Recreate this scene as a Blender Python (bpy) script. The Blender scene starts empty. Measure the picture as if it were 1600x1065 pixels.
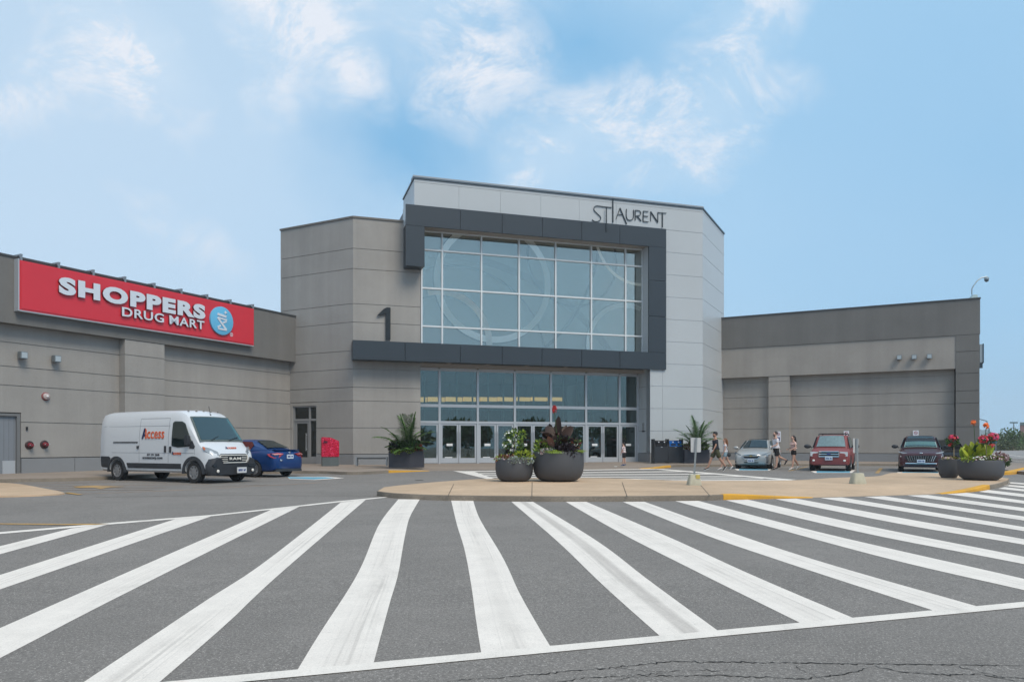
import bpy, bmesh, math, random
from mathutils import Matrix, Vector
R = math.radians
random.seed(7)
SC = bpy.context.scene
COL = SC.collection

# ------------------------------------------------------------------ camera, sky, sun, exposure
FPX, HOR, CAMZ, SLOPE = 1165.0, 695.0, 1.40, 0.005
cam_d = bpy.data.cameras.new('camera')
cam = bpy.data.objects.new('camera', cam_d); COL.objects.link(cam)
cam.location = (0, 0, CAMZ); cam.rotation_euler = (R(90), 0, 0)
cam_d.sensor_width = 36.0; cam_d.lens = FPX / 1600 * 36
cam_d.shift_y = (HOR - 532.5) / 1600
cam_d.clip_start = 0.1; cam_d.clip_end = 5000
SC.camera = cam

SUN_EL, SUN_AZ = 52.0, 35.0          # azimuth: degrees to the right of straight behind the camera
wd = bpy.data.worlds.new('World'); SC.world = wd; wd.use_nodes = True
nt = wd.node_tree; nt.nodes.clear()
N = nt.nodes.new; LK = nt.links.new
sky = N('ShaderNodeTexSky'); sky.sky_type = 'NISHITA'; sky.sun_disc = False
sky.sun_elevation = R(SUN_EL); sky.sun_rotation = R(180 - SUN_AZ)
sky.air_density = 1.0; sky.dust_density = 1.0; sky.ozone_density = 2.0
bg = N('ShaderNodeBackground'); bg.inputs[1].default_value = 0.12
wo = N('ShaderNodeOutputWorld')
tc = N('ShaderNodeTexCoord')
sep = N('ShaderNodeSeparateXYZ'); LK(tc.outputs['Generated'], sep.inputs[0])
# clouds lie on a layer overhead: direction divided by its height
zz = N('ShaderNodeMath'); zz.operation = 'MAXIMUM'; zz.inputs[1].default_value = 0.0; LK(sep.outputs[2], zz.inputs[0])
za = N('ShaderNodeMath'); za.operation = 'ADD'; za.inputs[1].default_value = 0.16; LK(zz.outputs[0], za.inputs[0])
dx = N('ShaderNodeMath'); dx.operation = 'DIVIDE'; LK(sep.outputs[0], dx.inputs[0]); LK(za.outputs[0], dx.inputs[1])
dy = N('ShaderNodeMath'); dy.operation = 'DIVIDE'; LK(sep.outputs[1], dy.inputs[0]); LK(za.outputs[0], dy.inputs[1])
cmb = N('ShaderNodeCombineXYZ'); LK(dx.outputs[0], cmb.inputs[0]); LK(dy.outputs[0], cmb.inputs[1])
def wnoise(scale, detail, rough, loc, dist=0.0, vec=cmb):
    mp = N('ShaderNodeMapping'); mp.inputs['Location'].default_value = loc
    LK(vec.outputs[0], mp.inputs[0])
    n = N('ShaderNodeTexNoise'); n.inputs['Scale'].default_value = scale
    n.inputs['Detail'].default_value = detail; n.inputs['Roughness'].default_value = rough
    n.inputs['Distortion'].default_value = dist
    LK(mp.outputs[0], n.inputs['Vector']); return n
def wramp(src, lo, hi, a=0.0, b=1.0):
    m = N('ShaderNodeMapRange'); m.inputs[1].default_value = lo; m.inputs[2].default_value = hi
    m.inputs[3].default_value = a; m.inputs[4].default_value = b
    m.interpolation_type = 'SMOOTHSTEP'
    LK(src, m.inputs[0]); return m
def wmix(fac, a, b):
    m = N('ShaderNodeMix'); m.data_type = 'RGBA'; m.blend_type = 'MIX'
    if hasattr(fac, 'links'): LK(fac, m.inputs[0])
    else: m.inputs[0].default_value = fac
    for s, v in ((6, a), (7, b)):
        if hasattr(v, 'links'): LK(v, m.inputs[s])
        else: m.inputs[s].default_value = (*v, 1)
    return m.outputs[2]
veil = wramp(wnoise(0.42, 3, 0.5, (3.1, 1.7, 0.0)).outputs[0], 0.30, 0.70, -0.12, 0.12)      # thin high veil
leftv = wramp(sep.outputs[0], -0.50, 0.45, 1.0, 0.0)
vs = N('ShaderNodeMath'); vs.operation = 'ADD'; vs.use_clamp = True; LK(veil.outputs[0], vs.inputs[0]); LK(leftv.outputs[0], vs.inputs[1])
hazec = wmix(vs.outputs[0], (3.45, 5.75, 7.95), (5.1, 6.6, 8.1))
base = wmix(0.88, sky.outputs[0], hazec)
# cloud banks: places in the sky given as directions (x/|y|, z/|y|), broken up by wispy noise
ay = N('ShaderNodeMath'); ay.operation = 'ABSOLUTE'; LK(sep.outputs[1], ay.inputs[0])
ay2 = N('ShaderNodeMath'); ay2.operation = 'MAXIMUM'; ay2.inputs[1].default_value = 0.05; LK(ay.outputs[0], ay2.inputs[0])
px_ = N('ShaderNodeMath'); px_.operation = 'DIVIDE'; LK(sep.outputs[0], px_.inputs[0]); LK(ay2.outputs[0], px_.inputs[1])
pz_ = N('ShaderNodeMath'); pz_.operation = 'DIVIDE'; LK(sep.outputs[2], pz_.inputs[0]); LK(ay2.outputs[0], pz_.inputs[1])
dirv = N('ShaderNodeCombineXYZ'); LK(px_.outputs[0], dirv.inputs[0]); LK(pz_.outputs[0], dirv.inputs[1])
warp = wnoise(5.0, 4, 0.6, (1.3, 0.2, 0), 0, dirv)
wv = N('ShaderNodeVectorMath'); wv.operation = 'MULTIPLY_ADD'; wv.inputs[1].default_value = (0.16, 0.16, 0); LK(warp.outputs[1], wv.inputs[0])
off = N('ShaderNodeVectorMath'); off.operation = 'SUBTRACT'; off.inputs[1].default_value = (0.08, 0.08, 0); LK(dirv.outputs[0], off.inputs[0]); LK(off.outputs[0], wv.inputs[2])
def bank(u, v, ru, rv, rot, w):
    mp = N('ShaderNodeMapping'); mp.vector_type = 'TEXTURE'
    mp.inputs['Location'].default_value = ((u - 800) / 1165, (695 - v) / 1165, 0); mp.inputs['Scale'].default_value = (ru / 1165, rv / 1165, 1); mp.inputs['Rotation'].default_value = (0, 0, R(rot))
    LK(wv.outputs[0], mp.inputs[0]); g = N('ShaderNodeTexGradient'); g.gradient_type = 'SPHERICAL'; LK(mp.outputs[0], g.inputs[0])
    m = N('ShaderNodeMath'); m.operation = 'MULTIPLY'; m.inputs[1].default_value = w; LK(g.outputs[1], m.inputs[0]); return m.outputs[0]
def total(lst):
    t = lst[0]
    for q in lst[1:]:
        m = N('ShaderNodeMath'); m.operation = 'ADD'; LK(t, m.inputs[0]); LK(q, m.inputs[1]); t = m.outputs[0]
    return t
clouds = total([bank(190, 70, 210, 85, -48, 2.2), bank(90, 130, 210, 80, 10, 1.2), bank(455, 50, 220, 75, -42, 2.1), bank(740, 110, 150, 120, -30, 1.4), bank(905, 225, 200, 95, 35, 1.7),
                bank(1125, 180, 210, 80, 10, 1.5), bank(1160, 60, 190, 90, 40, 1.2), bank(640, 15, 220, 60, 0, 0.9), bank(1030, 270, 120, 50, 10, 1.1), bank(270, 350, 150, 40, -25, 0.7), bank(430, 150, 60, 90, 0, 0.8), bank(-900, 300, 900, 220, 0, 0.8), bank(2500, 300, 900, 260, 0, 0.8)])
holes = total([bank(660, 190, 250, 170, 20, 1.0), bank(900, 80, 260, 140, 0, 1.1), bank(1560, 260, 420, 500, 0, 0.45), bank(620, 240, 180, 80, -20, 0.5)])
wmp = N('ShaderNodeMapping'); wmp.inputs['Rotation'].default_value = (0, 0, R(-35)); wmp.inputs['Scale'].default_value = (1.0, 1.35, 1); LK(dirv.outputs[0], wmp.inputs[0])
wisp = wramp(wnoise(8.0, 14, 0.71, (0.4, 0.7, 0.3), 0.45, wmp).outputs[0], 0.42, 0.65, 0.0, 1.0)
cm = N('ShaderNodeMath'); cm.operation = 'MULTIPLY'; cm.use_clamp = True; LK(clouds, cm.inputs[0]); LK(wisp.outputs[0], cm.inputs[1])
soft = N('ShaderNodeMath'); soft.operation = 'MULTIPLY'; soft.use_clamp = True; soft.inputs[1].default_value = 0.24; LK(clouds, soft.inputs[0])
hm = N('ShaderNodeMath'); hm.operation = 'MULTIPLY'; hm.use_clamp = True; hm.inputs[1].default_value = 0.75; LK(holes, hm.inputs[0])
base = wmix(hm.outputs[0], base, (1.75, 4.1, 6.6))
base = wmix(soft.outputs[0], base, (5.6, 6.8, 8.0))
cmm = N('ShaderNodeMath'); cmm.operation = 'MULTIPLY'; cmm.inputs[1].default_value = 0.95; LK(cm.outputs[0], cmm.inputs[0])
skyc = wmix(cmm.outputs[0], base, (6.9, 7.3, 8.0))
LK(skyc, bg.inputs[0]); LK(bg.outputs[0], wo.inputs[0])

sl = bpy.data.lights.new('sun', 'SUN'); sl.energy = 2.8; sl.angle = R(28); sl.color = (1.0, 0.87, 0.70)
so = bpy.data.objects.new('sun', sl); COL.objects.link(so)
so.rotation_euler = (R(90 - SUN_EL), 0, R(SUN_AZ)); so.location = (30, -40, 60)
SC.view_settings.view_transform = 'Standard'; SC.view_settings.look = 'None'
SC.view_settings.exposure = 0.0; SC.view_settings.gamma = 1.0
SC.cycles.max_bounces = 8; SC.cycles.transparent_max_bounces = 12

# ------------------------------------------------------------------ materials
def _n(m, t): return m.node_tree.nodes.new(t)
MATS = {}
def mat(name, col, rough=0.6, metal=0.0, var=0.0, vscale=4.0, bump=0.0, bscale=60.0, spec=0.5, coat=0.0, emit=None, stretch=None, sheen2=None):
    if name in MATS: return MATS[name]
    m = bpy.data.materials.new(name); m.use_nodes = True; MATS[name] = m
    b = m.node_tree.nodes['Principled BSDF']; L = m.node_tree.links.new
    b.inputs['Base Color'].default_value = (*col, 1); b.inputs['Roughness'].default_value = rough
    b.inputs['Metallic'].default_value = metal; b.inputs['Specular IOR Level'].default_value = spec
    b.inputs['Coat Weight'].default_value = coat; b.inputs['Coat Roughness'].default_value = 0.05
    if emit:
        b.inputs['Emission Color'].default_value = (*emit[0], 1); b.inputs['Emission Strength'].default_value = emit[1]
    tcn = None
    if var or bump:
        tcn = _n(m, 'ShaderNodeTexCoord'); src = tcn.outputs['Object']
        if stretch:
            mp = _n(m, 'ShaderNodeMapping'); mp.inputs['Scale'].default_value = stretch; L(src, mp.inputs[0]); src = mp.outputs[0]
    if var:
        n = _n(m, 'ShaderNodeTexNoise'); n.inputs['Scale'].default_value = vscale; n.inputs['Detail'].default_value = 6; n.inputs['Roughness'].default_value = 0.65
        L(src, n.inputs['Vector'])
        mr = _n(m, 'ShaderNodeMapRange'); mr.inputs[1].default_value = 0.25; mr.inputs[2].default_value = 0.75
        mr.inputs[3].default_value = 1 - var; mr.inputs[4].default_value = 1 + var; L(n.outputs[0], mr.inputs[0])
        mx = _n(m, 'ShaderNodeVectorMath'); mx.operation = 'SCALE'; mx.inputs[0].default_value = col; L(mr.outputs[0], mx.inputs['Scale'])
        L(mx.outputs[0], b.inputs['Base Color'])
    if bump:
        n2 = _n(m, 'ShaderNodeTexNoise'); n2.inputs['Scale'].default_value = bscale; n2.inputs['Detail'].default_value = 4
        L(src, n2.inputs['Vector'])
        bp = _n(m, 'ShaderNodeBump'); bp.inputs['Strength'].default_value = bump; bp.inputs['Distance'].default_value = 0.02
        L(n2.outputs[0], bp.inputs['Height']); L(bp.outputs[0], b.inputs['Normal'])
    return m

def stucco(name, col):
    """painted precast/stucco: fine grain, faint vertical rain streaks, blotches"""
    m = bpy.data.materials.new(name); m.use_nodes = True; MATS[name] = m
    b = m.node_tree.nodes['Principled BSDF']; L = m.node_tree.links.new
    b.inputs['Roughness'].default_value = 0.88; b.inputs['Specular IOR Level'].default_value = 0.25
    t = _n(m, 'ShaderNodeTexCoord')
    def nz(scale, det, sc=(1, 1, 1), lo=0.3, hi=0.7, a=0.9, c=1.1):
        mp = _n(m, 'ShaderNodeMapping'); mp.inputs['Scale'].default_value = sc; L(t.outputs['Object'], mp.inputs[0])
        n = _n(m, 'ShaderNodeTexNoise'); n.inputs['Scale'].default_value = scale; n.inputs['Detail'].default_value = det; n.inputs['Roughness'].default_value = 0.6
        L(mp.outputs[0], n.inputs['Vector'])
        r = _n(m, 'ShaderNodeMapRange'); r.inputs[1].default_value = lo; r.inputs[2].default_value = hi; r.inputs[3].default_value = a; r.inputs[4].default_value = c
        L(n.outputs[0], r.inputs[0]); return r.outputs[0]
    a1 = nz(0.40, 6, a=0.91, c=1.08); a2 = nz(1.6, 7, (1, 1, 0.06), a=0.93, c=1.06); a3 = nz(30, 4, a=0.92, c=1.08)
    m1 = _n(m, 'ShaderNodeMath'); m1.operation = 'MULTIPLY'; L(a1, m1.inputs[0]); L(a2, m1.inputs[1])
    m2 = _n(m, 'ShaderNodeMath'); m2.operation = 'MULTIPLY'; L(m1.outputs[0], m2.inputs[0]); L(a3, m2.inputs[1])
    v = _n(m, 'ShaderNodeVectorMath'); v.operation = 'SCALE'; v.inputs[0].default_value = col; L(m2.outputs[0], v.inputs['Scale'])
    L(v.outputs[0], b.inputs['Base Color'])
    n2 = _n(m, 'ShaderNodeTexNoise'); n2.inputs['Scale'].default_value = 90; n2.inputs['Detail'].default_value = 3; L(t.outputs['Object'], n2.inputs['Vector'])
    bp = _n(m, 'ShaderNodeBump'); bp.inputs['Strength'].default_value = 0.25; bp.inputs['Distance'].default_value = 0.01
    L(n2.outputs[0], bp.inputs['Height']); L(bp.outputs[0], b.inputs['Normal'])
    return m

def ground_mat(name, base, speck, speck_lo=0.6, speck_hi=0.7, worn=None, wlo=0.5, whi=0.7, wmax=0.6, blot=0.12, grain=0.62, streak=False):
    """asphalt / concrete / road paint: aggregate specks, blotches; paint lets the asphalt through where worn"""
    m = bpy.data.materials.new(name); m.use_nodes = True; MATS[name] = m
    b = m.node_tree.nodes['Principled BSDF']; L = m.node_tree.links.new
    b.inputs['Roughness'].default_value = 0.85; b.inputs['Specular IOR Level'].default_value = 0.3
    t = _n(m, 'ShaderNodeTexCoord'); O = t.outputs['Object']
    def nz(scale, det=3, rough=0.6, sc=None, dist=0):
        src = O
        if sc:
            mp = _n(m, 'ShaderNodeMapping'); mp.inputs['Scale'].default_value = sc; L(O, mp.inputs[0]); src = mp.outputs[0]
        n = _n(m, 'ShaderNodeTexNoise'); n.inputs['Scale'].default_value = scale; n.inputs['Detail'].default_value = det
        n.inputs['Roughness'].default_value = rough; n.inputs['Distortion'].default_value = dist; L(src, n.inputs['Vector']); return n.outputs[0]
    def rg(src, lo, hi, a, c):
        r = _n(m, 'ShaderNodeMapRange'); r.inputs[1].default_value = lo; r.inputs[2].default_value = hi; r.inputs[3].default_value = a; r.inputs[4].default_value = c
        L(src, r.inputs[0]); return r.outputs[0]
    def mul(a, c):
        q = _n(m, 'ShaderNodeMath'); q.operation = 'MULTIPLY'; L(a, q.inputs[0]); L(c, q.inputs[1]); return q.outputs[0]
    big = rg(nz(0.35, 7, 0.68, None, 0.6), 0.3, 0.7, 1 - blot, 1 + blot); mid = rg(nz(2.5, 5, 0.65), 0.3, 0.7, 0.94, 1.06); fine = rg(nz(38, 6, 0.9), 0.28, 0.72, 1 - grain, 1 + grain)
    v = _n(m, 'ShaderNodeVectorMath'); v.operation = 'SCALE'; v.inputs[0].default_value = base; L(mul(mul(big, mid), fine), v.inputs['Scale'])
    col = v.outputs[0]
    sp = rg(nz(70, 3, 0.8), speck_lo - 0.03, speck_hi - 0.03, 0, 1)
    mx = _n(m, 'ShaderNodeMix'); mx.data_type = 'RGBA'; L(sp, mx.inputs[0]); L(col, mx.inputs[6]); mx.inputs[7].default_value = (*speck, 1); col = mx.outputs[2]
    if worn:
        # painted surface over the same asphalt
        w1 = rg(nz(1.3, 9, 0.8, (1, 0.35, 1), 0.6), wlo, whi, 0, wmax)
        w2 = rg(nz(60, 3, 0.8), 0.35, 0.62, 0.45, 1.15)
        wr = mul(w1, w2)
        if streak:      # tyre polishing: runs along each stripe (u across, v along, 'band' = how worn)
            uvn = _n(m, 'ShaderNodeUVMap'); uvn.uv_map = 'UVMap'; su = _n(m, 'ShaderNodeSeparateXYZ'); L(uvn.outputs[0], su.inputs[0])
            def nuv(sx, sy, off):
                mp = _n(m, 'ShaderNodeMapping'); mp.inputs['Scale'].default_value = (sx, sy, 1); mp.inputs['Location'].default_value = (off, off * 0.7, 0); L(uvn.outputs[0], mp.inputs[0])
                n = _n(m, 'ShaderNodeTexNoise'); n.inputs['Scale'].default_value = 1; n.inputs['Detail'].default_value = 5; n.inputs['Roughness'].default_value = 0.6; L(mp.outputs[0], n.inputs['Vector']); return n.outputs[0]
            mid = _n(m, 'ShaderNodeMath'); mid.operation = 'SUBTRACT'; mid.inputs[1].default_value = 0.54; L(su.outputs[0], mid.inputs[0]); ab = _n(m, 'ShaderNodeMath'); ab.operation = 'ABSOLUTE'; L(mid.outputs[0], ab.inputs[0])
            inner = rg(ab.outputs[0], 0.40, 0.12, 0, 1); core = rg(ab.outputs[0], 0.20, 0.10, 0, 1)
            at_ = _n(m, 'ShaderNodeAttribute'); at_.attribute_name = 'band'
            lines = mul(mul(rg(nuv(13, 0.20, 3.1), 0.46, 0.62, 0, 1), rg(nuv(1.2, 0.28, 7.7), 0.36, 0.58, 0, 0.62)), inner)
            bandw = mul(mul(core, at_.outputs['Fac']), rg(nuv(5, 0.5, 1.3), 0.3, 0.6, 0.55, 1.0))
            sa = _n(m, 'ShaderNodeMath'); sa.operation = 'MAXIMUM'; L(lines, sa.inputs[0]); L(bandw, sa.inputs[1]); strk = mul(sa.outputs[0], rg(nz(40, 4, 0.8), 0.3, 0.7, 0.6, 1.1))
        pit = rg(nz(38, 4, 0.85), 0.60, 0.68, 0, 0.5)
        ad = _n(m, 'ShaderNodeMath'); ad.operation = 'ADD'; ad.use_clamp = True; L(wr, ad.inputs[0]); L(pit, ad.inputs[1])
        pv = _n(m, 'ShaderNodeVectorMath'); pv.operation = 'SCALE'; pv.inputs[0].default_value = worn; L(mul(rg(nz(3, 6, 0.7), 0.3, 0.7, 0.93, 1.05), rg(nz(90, 3, 0.7), 0.3, 0.7, 0.88, 1.1)), pv.inputs['Scale'])
        pvo = pv.outputs[0]
        if streak:
            m4 = _n(m, 'ShaderNodeMix'); m4.data_type = 'RGBA'; L(strk, m4.inputs[0]); L(pvo, m4.inputs[6]); m4.inputs[7].default_value = (0.42, 0.385, 0.355, 1); pvo = m4.outputs[2]
        m3 = _n(m, 'ShaderNodeMix'); m3.data_type = 'RGBA'; L(ad.outputs[0], m3.inputs[0]); L(pvo, m3.inputs[6]); L(col, m3.inputs[7]); col = m3.outputs[2]
    L(col, b.inputs['Base Color'])
    bp = _n(m, 'ShaderNodeBump'); bp.inputs['Strength'].default_value = 0.5; bp.inputs['Distance'].default_value = 0.006
    L(nz(110, 3, 0.8), bp.inputs['Height']); L(bp.outputs[0], b.inputs['Normal'])
    return m

def glass_mat(name, tint, refl=0.25, rough=0.02, gcol=(0.9, 1, 1), thru=1.0):
    m = bpy.data.materials.new(name); m.use_nodes = True; MATS[name] = m
    t = m.node_tree; L = t.links.new; t.nodes.remove(t.nodes['Principled BSDF'])
    o = t.nodes['Material Output']; tr = _n(m, 'ShaderNodeBsdfTransparent'); tr.inputs[0].default_value = (*tint, 1)
    g = _n(m, 'ShaderNodeBsdfGlossy'); g.inputs['Roughness'].default_value = rough; g.inputs['Color'].default_value = (*gcol, 1)
    fr = _n(m, 'ShaderNodeFresnel'); fr.inputs[0].default_value = 1.5
    ad = _n(m, 'ShaderNodeMath'); ad.operation = 'ADD'; ad.use_clamp = True; ad.inputs[1].default_value = refl; L(fr.outputs[0], ad.inputs[0])
    n = _n(m, 'ShaderNodeTexNoise'); tcx = _n(m, 'ShaderNodeTexCoord'); n.inputs['Scale'].default_value = 0.55; L(tcx.outputs['Object'], n.inputs['Vector'])
    bp = _n(m, 'ShaderNodeBump'); bp.inputs['Strength'].default_value = 0.12; bp.inputs['Distance'].default_value = 0.03; L(n.outputs[0], bp.inputs['Height']); L(bp.outputs[0], g.inputs['Normal'])
    mx = _n(m, 'ShaderNodeMixShader'); L(ad.outputs[0], mx.inputs[0]); L(tr.outputs[0], mx.inputs[1]); L(g.outputs[0], mx.inputs[2]); L(mx.outputs[0], o.inputs[0])
    return m

# ------------------------------------------------------------------ geometry helpers
class MB:
    def __init__(s): s.v = []; s.f = []; s.mi = []; s.sm = []
    def add(s, vs, fs, mi=0, smooth=False):
        o = len(s.v); s.v += [Vector(p) for p in vs]
        for f in fs: s.f.append([i + o for i in f]); s.mi.append(mi); s.sm.append(smooth)
        return s
    def box(s, a, b, M=None, mi=0):
        x0, y0, z0 = a; x1, y1, z1 = b
        vs = [Vector(p) for p in ((x0, y0, z0), (x1, y0, z0), (x1, y1, z0), (x0, y1, z0), (x0, y0, z1), (x1, y0, z1), (x1, y1, z1), (x0, y1, z1))]
        if M: vs = [M @ p for p in vs]
        return s.add(vs, [(0, 3, 2, 1), (4, 5, 6, 7), (0, 1, 5, 4), (1, 2, 6, 5), (2, 3, 7, 6), (3, 0, 4, 7)], mi)
    def hexa(s, vs, mi=0): return s.add(vs, [(0, 3, 2, 1), (4, 5, 6, 7), (0, 1, 5, 4), (1, 2, 6, 5), (2, 3, 7, 6), (3, 0, 4, 7)], mi)
    def prism(s, poly, z0, z1, M=None, mi=0):
        n = len(poly); vs = [Vector((p[0], p[1], z0)) for p in poly] + [Vector((p[0], p[1], z1)) for p in poly]
        if M: vs = [M @ p for p in vs]
        return s.add(vs, [tuple(range(n))[::-1], tuple(range(n, 2 * n))] + [(i, (i + 1) % n, n + (i + 1) % n, n + i) for i in range(n)], mi)
    def tube(s, pts, r, n=8, mi=0, caps=True, sx=1.0):
        pts = [Vector(p) for p in pts]; rs = r if isinstance(r, (list, tuple)) else [r] * len(pts)
        rings = []
        prev = None
        for i, p in enumerate(pts):
            d = (pts[min(i + 1, len(pts) - 1)] - pts[max(i - 1, 0)]).normalized()
            up = Vector((0, 0, 1)) if abs(d.z) < 0.95 else Vector((0, 1, 0))
            if prev is not None: a = (prev - d * prev.dot(d)).normalized()
            else: a = d.cross(up).normalized()
            prev = a; b = d.cross(a)
            rings.append([p + (a * math.cos(2 * math.pi * k / n) * sx + b * math.sin(2 * math.pi * k / n)) * rs[i] for k in range(n)])
        return s.loft(rings, mi, caps, True)
    def loft(s, rings, mi=0, caps=True, smooth=True):
        n = len(rings[0]); vs = [p for r in rings for p in r]; fs = []
        for i in range(len(rings) - 1):
            for k in range(n):
                fs.append((i * n + k, i * n + (k + 1) % n, (i + 1) * n + (k + 1) % n, (i + 1) * n + k))
        if caps: fs += [tuple(range(n))[::-1], tuple(range((len(rings) - 1) * n, len(rings) * n))]
        return s.add(vs, fs, mi, smooth)
    def lathe(s, prof, n=24, M=None, mi=0, sy=1.0):
        rings = [[Vector((r * math.cos(2 * math.pi * k / n), r * sy * math.sin(2 * math.pi * k / n), z)) for k in range(n)] for r, z in prof]
        if M: rings = [[M @ p for p in r] for r in rings]
        return s.loft(rings, mi, True, True)
    def ball(s, c, r, n=10, mi=0, M=None):
        rx, ry, rz = r if isinstance(r, (tuple, list)) else (r, r, r)
        rings = []
        for i in range(n // 2 + 1):
            a = -math.pi / 2 + math.pi * (i + 0.02) / (n // 2 + 0.04)
            rings.append([Vector((c[0] + rx * math.cos(a) * math.cos(2 * math.pi * k / n), c[1] + ry * math.cos(a) * math.sin(2 * math.pi * k / n), c[2] + rz * math.sin(a))) for k in range(n)])
        if M: rings = [[M @ p for p in r_] for r_ in rings]
        return s.loft(rings, mi, True, True)
    def strip(s, pts, w, h, M, d0=0.0, mi=0):
        """flat stroke along 2-D points in a wall plane (M maps x,y,out)"""
        n = len(pts); L_, R_ = [], []
        for i, p in enumerate(pts):
            a = Vector(pts[max(i - 1, 0)]); b = Vector(pts[min(i + 1, n - 1)]); d = (b - a).normalized(); q = Vector((-d.y, d.x))
            ww = w[i] if isinstance(w, (list, tuple)) else w
            L_.append(Vector(p) + q * ww / 2); R_.append(Vector(p) - q * ww / 2)
        rings = [[M @ Vector((a.x, a.y, d0)), M @ Vector((b.x, b.y, d0)), M @ Vector((b.x, b.y, d0 + h)), M @ Vector((a.x, a.y, d0 + h))] for a, b in zip(L_, R_)]
        return s.loft(rings, mi, True, False)

TM = {}     # world matrix of every thing / part, by object name
def root(name, loc, rz=0.0, label=None, cat=None, group=None):
    o = bpy.data.objects.new(name, None); COL.objects.link(o); o.empty_display_size = 0.2
    o.location = loc; o.rotation_euler = (0, 0, rz)
    TM[o.name] = Matrix.Translation(Vector(loc)) @ Matrix.Rotation(rz, 4, 'Z')
    tag(o, label, cat, group); return o
def tag(o, label=None, cat=None, group=None, kind=None):
    if label: o['label'] = label
    if cat: o['category'] = cat
    if group: o['group'] = group
    if kind: o['kind'] = kind
    return o
def link_mesh(name, me, mats, parent=None, bake=True):
    o = bpy.data.objects.new(name, me); COL.objects.link(o)
    for m in (mats if isinstance(mats, (list, tuple)) else [mats]): me.materials.append(m)
    if parent is not None:
        o.parent = parent; Mi = TM[parent.name]
        if bake: me.transform(Mi.inverted())
        TM[o.name] = Mi
    elif bake and len(me.vertices):
        xs = [v.co for v in me.vertices]
        c = Vector(((min(p.x for p in xs) + max(p.x for p in xs)) / 2, (min(p.y for p in xs) + max(p.y for p in xs)) / 2, min(p.z for p in xs)))
        me.transform(Matrix.Translation(-c)); o.location = c; TM[o.name] = Matrix.Translation(c)
    else: TM[o.name] = Matrix.Identity(4)
    return o
def build(name, mb, mats, parent=None, bevel=0.0, ang=35, keep=False, fixn=True, local=False):
    me = bpy.data.meshes.new(name); me.from_pydata([tuple(p) for p in mb.v], [], mb.f)
    for p, i, s in zip(me.polygons, mb.mi, mb.sm): p.material_index = i; p.use_smooth = s
    bm = bmesh.new(); bm.from_mesh(me)
    if fixn: bmesh.ops.recalc_face_normals(bm, faces=bm.faces)
    if bevel:
        es = [e for e in bm.edges if len(e.link_faces) == 2 and e.calc_face_angle(0) > 0.6]
        bmesh.ops.bevel(bm, geom=es, offset=bevel, segments=2, affect='EDGES', clamp_overlap=True)
    bm.to_mesh(me); bm.free()
    me.set_sharp_from_angle(angle=R(ang)); me.update()
    if keep:        # mesh stays in world coordinates, origin at the world origin
        o = bpy.data.objects.new(name, me); COL.objects.link(o)
        for m in (mats if isinstance(mats, (list, tuple)) else [mats]): me.materials.append(m)
        TM[o.name] = Matrix.Identity(4); return o
    return link_mesh(name, me, mats, parent, not local)
def evaluated(ob):
    bpy.context.view_layer.update()
    dg = bpy.context.evaluated_depsgraph_get()
    me = bpy.data.meshes.new_from_object(ob.evaluated_get(dg), depsgraph=dg); return me
def text_mesh(s, size=1.0, extrude=0.02, offset=0.0, spacing=1.0, shear=0.0):
    cu = bpy.data.curves.new('lettering', 'FONT'); cu.body = s; cu.size = size; cu.extrude = extrude; cu.offset = offset
    cu.space_character = spacing; cu.resolution_u = 4; cu.shear = shear
    ob = bpy.data.objects.new('lettering_tmp', cu); COL.objects.link(ob)
    me = evaluated(ob); bpy.data.objects.remove(ob); bpy.data.curves.remove(cu); return me
def add_text(name, s, M, x0, x1, y0, y1, ext, mats, parent=None, offset=0.0, spacing=1.0, d=0.0, shear=0.0):
    """lettering stretched to fill x0..x1, y0..y1 of plane M, front face ext proud"""
    me = text_mesh(s, 1.0, 0.05, offset, spacing, shear)
    xs = [v.co.x for v in me.vertices]; ys = [v.co.y for v in me.vertices]
    a, b, c, e = min(xs), max(xs), min(ys), max(ys)
    sc = Matrix.Translation((x0, y0, d)) @ Matrix.Diagonal(((x1 - x0) / (b - a), (y1 - y0) / (e - c), ext / 0.1, 1)) @ Matrix.Translation((-a, -c, 0.05))
    me.transform(M @ sc); me.name = name
    me.materials.clear()
    return link_mesh(name, me, mats, parent)
def copy_tree(o, parent=None):
    c = o.copy(); COL.objects.link(c); c.parent = parent
    for ch in list(o.children): copy_tree(ch, c)
    return c

# ------------------------------------------------------------------ plan geometry
def gz(y): return SLOPE * y
def at(u, v, h=0.0):
    """ground point (h above the road) seen in direction (u, v) of the survey photograph"""
    Y = (CAMZ - h) / ((v - HOR) / FPX + SLOPE)
    return Vector(((u - 800) / FPX * Y, Y, gz(Y) + h))
class Frame:
    def __init__(s, P, ang):
        s.P = Vector((P[0], P[1])); s.a = R(ang); s.d = Vector((math.cos(s.a), math.sin(s.a))); s.n = Vector((math.sin(s.a), -math.cos(s.a)))
        s.M = Matrix(((s.d.x, 0, s.n.x, s.P.x), (s.d.y, 0, s.n.y, s.P.y), (0, 1, 0, 0), (0, 0, 0, 1)))   # (along, up, out)
    def pt(s, t, d=0.0, z=0.0):
        q = s.P + s.d * t + s.n * d; return Vector((q.x, q.y, z))
    def t(s, u, d=0.0):
        k = (u - 800) / FPX; o = s.P + s.n * d
        return (k * o.y - o.x) / (s.d.x - k * s.d.y)
    def d_at(s, t, u):
        k = (u - 800) / FPX; o = s.P + s.d * t
        return (k * o.y - o.x) / (s.n.x - k * s.n.y)
    def z(s, u, v, d=0.0):
        Y = s.pt(s.t(u, d), d).y; return CAMZ - (v - HOR) / FPX * Y
    def box(s, mb, t0, t1, d0, d1, z0, z1, mi=0): return mb.box((t0, z0, d0), (t1, z1, d1), s.M, mi)
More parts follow.
